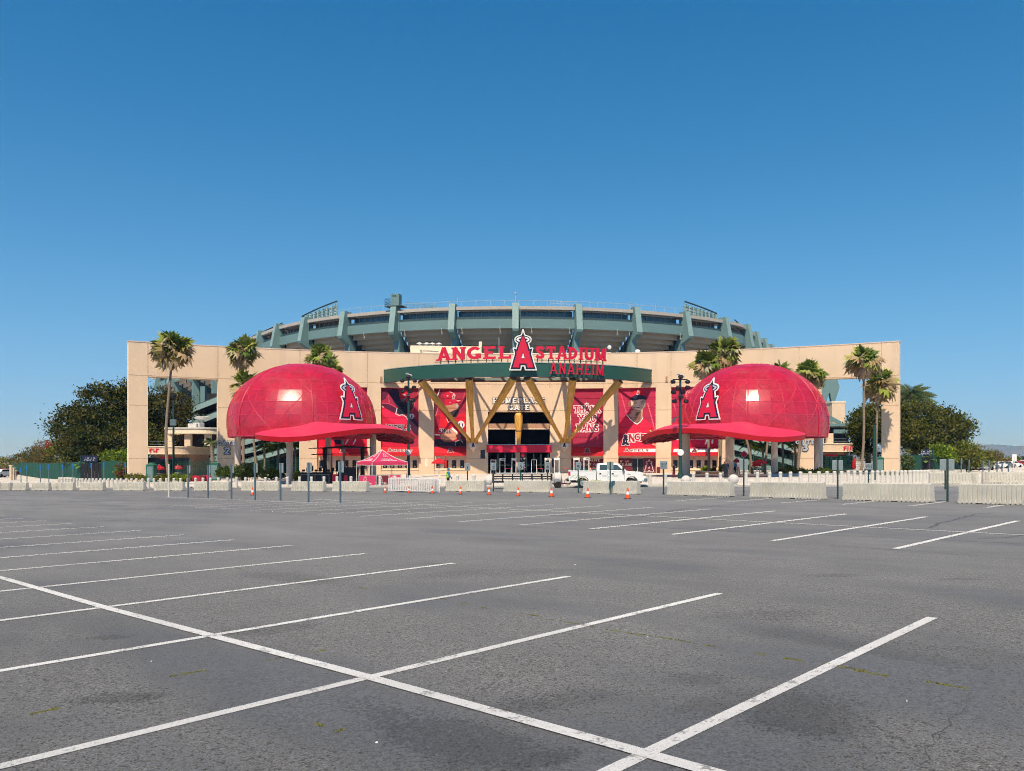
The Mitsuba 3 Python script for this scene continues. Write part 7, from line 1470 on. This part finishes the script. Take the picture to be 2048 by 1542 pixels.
def mesh_fence(label, pts, h=2.3):
    k = thing('chain_fence', label, 'fence'); ms, ps_ = [], []
    for p, q in zip(pts, pts[1:]):
        p, q = np.array(p), np.array(q); L = np.linalg.norm(q - p); z0, z1 = ground_z(*p), ground_z(*q)
        for t in np.arange(0, L, .16): c = p + (q - p) * t / L; z = z0 + (z1 - z0) * t / L; ms.append(bar((*c, z), (*c, z + h), .03))
        for e in np.linspace(.1, h, 9): ms.append(bar((*p, z0 + e), (*q, z1 + e), .03))
        for t in np.arange(0, L + .1, 2.6): c = p + (q - p) * min(1, t / L); z = z0 + (z1 - z0) * t / L; part(k, 'post', bar((*c, z - .1), (*c, z + h + .05), .09), 'trash_green')
    part(k, 'mesh', cat(ms), 'fence_green')
mesh_fence('see-through green fence inside the left gateway', [F(300, 113), F(436, 113.5)]); mesh_fence('see-through green fence inside the right gateway', [F(1640, 113), F(1762, 111.5)]); mesh_fence('see-through green fence between the trunks under the left cap', [F(474, 116), F(600, 118)], 2.6); mesh_fence('see-through green fence between the trunks under the right cap', [F(1468, 119), F(1598, 117)], 2.6)
for px, Y, lb in ((303, 104, 'green portable toilet by the left pier of the left gateway'), (431, 106, 'green portable toilet by the gate two pier'), (1757, 108, 'pale green portable toilet behind the right end of the wall')):
    x, y = F(px, Y); z = ground_z(x, y); k = thing('portable_toilet', lb, 'portable toilet'); part(k, 'cabin', cham(x - .5, x + .5, y - .5, y + .5, z, z + 2.1, .05), 'trash_green'); part(k, 'door', cham(x - .36, x + .36, y - .53, y - .503, z + .15, z + 1.9, .01), 'steel_green'); part(k, 'roof', hull([(x - .52, y - .52, z + 2.103), (x + .52, y - .52, z + 2.103), (x + .52, y + .52, z + 2.103), (x - .52, y + .52, z + 2.103), (x, y - .3, z + 2.35), (x, y + .3, z + 2.35)]), 'trash_green')

# rounded two-storey restaurants behind the gateways
def rounded(x0, x1, y0, y1, z0, z1, r, o=0):
    g = sbox(x0 - o, y0 - o, x1 + o, y1 + o).buffer(-r, join_style=2).buffer(r, quad_segs=8); m = prism(g, z1 - z0); m.apply_translation((0, 0, z0)); return m
def restaurant(label, px, Y, side_, lett):
    """px: columns of the balcony's ends, the pier and the roof's ends."""
    s = Y / FOC; X = lambda p: (p - HX) / FOC * Y; Z = lambda p: CAMZ + (HY - p) * s; (a, b), (c, d), (e0, e1), (m0, m1) = px; lo, hi = min(a, c), max(b, d); zg = ground_z(X((lo + hi) / 2), Y); k = thing('restaurant', label, 'building')
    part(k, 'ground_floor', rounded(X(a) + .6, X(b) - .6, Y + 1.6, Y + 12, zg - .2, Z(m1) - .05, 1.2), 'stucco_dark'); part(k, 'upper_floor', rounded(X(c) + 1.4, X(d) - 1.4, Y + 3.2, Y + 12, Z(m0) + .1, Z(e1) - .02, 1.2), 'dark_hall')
    bal = part(k, 'balcony', rounded(X(a), X(b), Y - .3, Y + 12, Z(m1), Z(m0), 2.5), 'stucco'); part(bal, 'coping', rounded(X(a), X(b), Y - .3, Y + 12, Z(m0) + .003, Z(m0) + .16, 2.6, .12), 'stucco_cream'); part(bal, 'moulding', rounded(X(a), X(b), Y - .3, Y + 12, Z(m1) - .10, Z(m1) - .003, 2.5, .08), 'stucco_cream')
    rf = part(k, 'roof', rounded(X(c), X(d), Y + .2, Y + 12, Z(e1), Z(e0), 2.5), 'stucco_cream'); part(rf, 'coping', rounded(X(c), X(d), Y + .2, Y + 12, Z(e0) + .003, Z(e0) + .22, 2.6, .14), 'white_concrete')
    for f in (.12, .45, .8): part(k, 'pier', cham(X(c) + (X(d) - X(c)) * f - .4, X(c) + (X(d) - X(c)) * f + .5, Y + .9, Y + 1.7, Z(m0) + .17, Z(e1) - .003, .03), 'stucco')
    for f in np.linspace(.1, .9, 6): part(part(k, 'window', box(X(a) + (X(b) - X(a)) * f - .65, X(a) + (X(b) - X(a)) * f + .65, Y + 1.52, Y + 1.597, zg + .3, Z(m1) - .6), 'steel_green_dark'), 'pane', box(X(a) + (X(b) - X(a)) * f - .55, X(a) + (X(b) - X(a)) * f + .55, Y + 1.49, Y + 1.516, zg + .4, Z(m1) - .7), 'dark_glass')
    part(k, 'railing', cat([bar((X(a) + 1.5, Y + .2, Z(m0) + h), (X(b) - 1.5, Y + .2, Z(m0) + h), .04) for h in (.45, .8)]), 'galvanised'); part(k, 'lettering', mv(side(scribble(2.2, .8, 1, 12), Y - .40, Y - .31), X(a) + (2.6 if side_ < 0 else 5.2), 0, Z(m1) + .15), 'red_letter')
    part(k, 'red_shop_sign', box(X((a + b) / 2) - .9, X((a + b) / 2) + .9, Y + 1.4, Y + 1.48, Z(m1) - .75, Z(m1) - .5), 'red_letter')
    part(k, 'roof_unit', cat([cham(X(c) + (X(d) - X(c)) * .46, X(c) + (X(d) - X(c)) * .58, Y + 3, Y + 5, Z(e0) + .1, Z(e0) + 1.0, .05), mv(lathe([(.12, 0), (.12, 1.4), (1.1, 1.5), (1.2, 1.75), (.8, 1.85)], 16), X(c) + (X(d) - X(c)) * .5, Y + 6, Z(e0) + .2), cham(X(c) + (X(d) - X(c)) * .45, X(c) + (X(d) - X(c)) * .6, Y + 1.2, Y + 2, Z(e0) + .2, Z(e0) + .8, .03)]), 'white_concrete')
restaurant('rounded tan restaurant building with a curved balcony behind the left gateway', ((278, 372), (318, 432), (857.5, 867), (894.5, 907)), 124, -1, 'GRILL')
restaurant('rounded tan building with curved balconies behind the right gateway', ((1628, 1714), (1620, 1676), (855.5, 866), (888.5, 902.5)), 126, 1, 'PUB')
k = thing('tan_building', 'plain pale tan block rising behind the right gateway above the ramps', 'building'); x0, z0 = XZ(1664, 805.5, 158); x1, _ = XZ(1690, 805, 158); part(k, 'walls', box(x0, x1, 158, 166, -1, z0), 'stucco'); part(k, 'coping', box(x0 - .1, x1 + .1, 157.9, 166.1, z0 + .003, z0 + .3), 'stucco_cream')
# ramps: sloping parapets climbing towards the middle
def ramp_tower(label, sgn, rows, Y):
    k = thing('ramp_tower', label, 'ramp')
    for (pa, ya, pb, yb_, h) in rows:
        s = Y / FOC; xa, za = XZ(pa, ya, Y); xb, zb_ = XZ(pb, yb_, Y); hh = h * s
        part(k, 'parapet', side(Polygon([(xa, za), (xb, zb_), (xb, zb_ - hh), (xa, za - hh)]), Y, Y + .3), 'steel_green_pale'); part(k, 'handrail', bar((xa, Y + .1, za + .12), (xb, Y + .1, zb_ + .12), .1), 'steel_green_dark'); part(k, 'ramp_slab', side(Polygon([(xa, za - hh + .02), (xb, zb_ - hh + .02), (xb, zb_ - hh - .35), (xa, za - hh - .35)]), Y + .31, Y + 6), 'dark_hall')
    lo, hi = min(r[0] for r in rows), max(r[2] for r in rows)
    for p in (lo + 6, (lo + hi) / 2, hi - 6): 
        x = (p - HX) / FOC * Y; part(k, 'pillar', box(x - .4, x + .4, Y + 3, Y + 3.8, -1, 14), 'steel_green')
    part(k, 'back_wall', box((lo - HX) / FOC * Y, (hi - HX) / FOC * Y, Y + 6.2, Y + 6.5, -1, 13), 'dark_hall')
ramp_tower('stadium ramps with slanting pale green parapets seen through the left gateway', -1, [(386, 813, 480, 776, 11), (386, 842, 480, 805, 11), (386, 874, 600, 818, 12), (404, 905, 600, 846, 11), (410, 917, 600, 872, 10), (470, 925, 600, 888, 9)], 143)
ramp_tower('stadium ramps with slanting pale green parapets seen under the right cap', 1, [(1466, 838, 1600, 872, 10), (1466, 862, 1600, 896, 10), (1466, 889, 1600, 925, 10), (1466, 912, 1600, 948, 9)], 143)
k = thing('concourse_decks', 'stacked dark concourse decks with green edges behind the right gateway', 'building')
for (a, b, y0, y1) in ((1640, 1700, 846.5, 852.5), (1668, 1704, 859, 866.5)):
    x0, z0 = XZ(a, y0, 145); x1, z1 = XZ(b, y1, 145); part(k, 'deck_edge', box(x0, x1, 145, 145.4, z1, z0), 'steel_green')
x0, z0 = XZ(1640, 846, 145); x1, _ = XZ(1702, 846, 145); part(k, 'dark_level', box(x0, x1, 146, 154, -1, z0 - .1), 'dark_hall'); part(k, 'sloping_edge', side(Polygon([(x0, z0 + 2.4), (x1 - 1.5, z0 + .3), (x1 - 1.5, z0 - .1), (x0, z0 + .6)]), 145.5, 145.9), 'steel_green')
# planter walls and kiosks on the plaza
for lb, a, b, y0, h, Y, m in (('low tan planter wall under the right cap', 1392, 1440, 947, 5, 108, 'stucco_dark'), ('low stone planter edge along the shrubs of the left gateway', 310, 396, 962, 4, 95, 'white_concrete'), ('low planter edge below the shrubs under the left cap', 440, 600, 957, 4, 94, 'white_concrete'), ('low planter edge below the shrubs under the right cap', 1540, 1690, 953, 4, 91.5, 'white_concrete')):
    x0, x1 = F(a, Y)[0], F(b, Y)[0]; z = ground_z((x0 + x1) / 2, Y); k = thing('planter_wall', lb, 'planter'); part(k, 'wall', cham(x0, x1, Y, Y + .35, z - .5, z + h * Y / FOC, .03), m); part(k, 'coping', cham(x0 - .04, x1 + .04, Y - .05, Y + .4, z + h * Y / FOC + .002, z + h * Y / FOC + .08, .02), 'white_concrete'); 
for i, (px, Y, c) in enumerate(((394, 104, 'red_gloss'), (404, 104, 'maroon'), (414, 104.5, 'pink_fabric'), (376, 105, 'maroon'))):
    x, y = F(px, Y); z = ground_z(x, y); k = thing('planter_box', 'red planter box behind the bollards in the left gateway, %s from the left' % ordinal([376, 394, 404, 414].index(px)), 'planter box', 'red boxes in the left gateway'); part(k, 'box', cham(x - .45, x + .45, y - .3, y + .3, z, z + .68, .03), c); part(k, 'base', box(x - .5, x + .5, y - .28, y + .28, z - .1, z - .003), 'black')
# far right: white building, parked cars, hills
k = thing('far_building', 'low white building far away at the right edge', 'building'); x0, z0 = XZ(2016, 924, 330); x1, z1 = XZ(2120, 924, 330); part(k, 'walls', box(x0, x1, 330, 350, -1, z0), 'white_paint'); part(k, 'roof_edge', box(x0 - .3, x1 + .3, 329.7, 350, z0 + .003, z0 + .5), 'white_concrete')
for i in range(6): part(k, 'window', box(x0 + 2 + i * 3.2, x0 + 4.2 + i * 3.2, 329.9, 329.997, .8, 2.2), 'dark_glass')
k = thing('far_building', 'small tan hut between the far right tree trunks', 'building'); x0, z0 = XZ(1950, 938, 150); x1, _ = XZ(1961, 938, 150); part(k, 'walls', box(x0, x1, 150, 153, -1, z0), 'stucco'); part(k, 'roof', box(x0 - .2, x1 + .2, 149.8, 153.2, z0 + .003, z0 + .2), 'stucco_cream')
def car_proto(c):
    body_ = [(-2.1, .35), (-2.15, .8), (-1.9, .95), (-1.2, 1.0), (1.1, .98), (1.95, .85), (2.1, .6), (2.05, .35)]; cab_ = [(-1.35, .985), (-.95, 1.42), (.35, 1.45), (1.05, .985)]
    m = side(Polygon(body_), -.86, .86); n = side(Polygon(cab_), -.72, .72); g = side(affinity.scale(Polygon(cab_), .86, .7), -.735, .735)
    it_ = [('body', m, c), ('cabin', n, c), ('windows', g, 'dark_glass')]
    for x_ in (-1.3, 1.3):
        for s in (-1, 1): it_.append(('wheel', mv(rot(lathe([(.15, -.1), (.32, -.1), (.32, .1), (.15, .1)], 12), 90, (1, 0, 0)), x_, s * .78, .32), 'rubber'))
    return proto(*it_)
mat('car_grey', (.16, .17, .18), .3, .5); mat('car_red', (.40, .03, .04), .3, .5)
cps = [car_proto(c) for c in ('white_paint', 'car_grey', 'white_paint', 'car_red')]; nmc = ('white', 'grey', 'white', 'red')
for i, (px, Y) in enumerate([(1966, 150), (1976, 158), (1986, 166), (1998, 174), (2012, 182), (2026, 190), (2040, 200), (2003, 240), (2030, 260)]):
    x, y = F(px, Y); c = [0, 1, 0, 0, 1, 0, 3, 0, 3][i]; put(cps[c], 'parked_car', '%s parked car far off before the right tree row, %s from the left' % (nmc[c], ordinal(sorted([1966, 1976, 1986, 1998, 2012, 2026, 2040, 2003, 2030]).index(px))), 'car', (x, y, ground_z(x, y) - .06), 25, 1.0, 'parked cars at the far right')
for i, px in enumerate([6, 14, -6]): 
    x, y = F(px, 150 + 8 * i); put(cps[[0, 3, 1][i]], 'parked_car', '%s parked car at the far left edge behind the barriers' % nmc[[0, 3, 1][i]], 'car', (x, y, ground_z(x, y)), 80, 1.0, 'parked cars at the far left')
for i, (px, Y) in enumerate([(22, 128), (27, 130), (30, 133)]):
    x, y = F(px, Y); z = ground_z(x, y); k = thing('brick_pillar', 'narrow orange-tan pillar at the far left, %s of three' % ordinal(i), 'pillar', 'pillars at the far left'); part(k, 'shaft', cham(x - .17, x + .17, y - .17, y + .17, z, z + 2.2 - .4 * i, .03), 'stucco'); part(k, 'cap', cham(x - .22, x + .22, y - .22, y + .22, z + 2.203 - .4 * i, z + 2.35 - .4 * i, .03), 'stucco_cream')
def ridge():
    xs_ = np.linspace(900, 12000, 200); v, f = [], []; n = len(xs_); rows = np.linspace(0, 1, 14)
    h = lambda x: 60 + 120 * meshkit.fbm(np.array([[x * .00055, 3.1, 0]]), 5, 2)[0] * min(1, max(0, (x - 900) / 1800)) * 1.15
    for x in xs_:
        H = float(h(x))
        for t in rows: v.append((x, 6200 + 2500 * t, -3 + H * math.sin(t * math.pi * .62) * (1 + .25 * (meshkit.noise(np.array([[x * .004, t * 6, 1.0]]), 3)[0] - .5))))
    m = len(rows)
    for i in range(n - 1):
        for j in range(m - 1): a = i * m + j; f += [(a, a + m, a + m + 1), (a, a + m + 1, a + 1)]
    return trimesh.Trimesh(np.array(v), np.array(f), process=False)
struct('hills', ridge(), 'hill', True)
# ------------------------------------------------------------------ thin haze over the whole place
scene['haze_air'] = {'type': 'homogeneous', 'albedo': {'type': 'rgb', 'value': [.93, .95, .97]}, 'sigma_t': {'type': 'rgb', 'value': [.000020, .000048, .000105]}}
scene['haze'] = {'type': 'cube', 'to_world': T().translate([1500.0, 6000.0, 98.0]).scale([13500.0, 6300.0, 110.0]), 'bsdf': {'type': 'null'}, 'interior': {'type': 'ref', 'id': 'haze_air'}}
labels['haze'] = {'label': 'thin summer haze over the parking lot, stadium and far hills', 'category': 'haze', 'kind': 'stuff'}
scene['camera']['medium'] = {'type': 'ref', 'id': 'haze_air'}
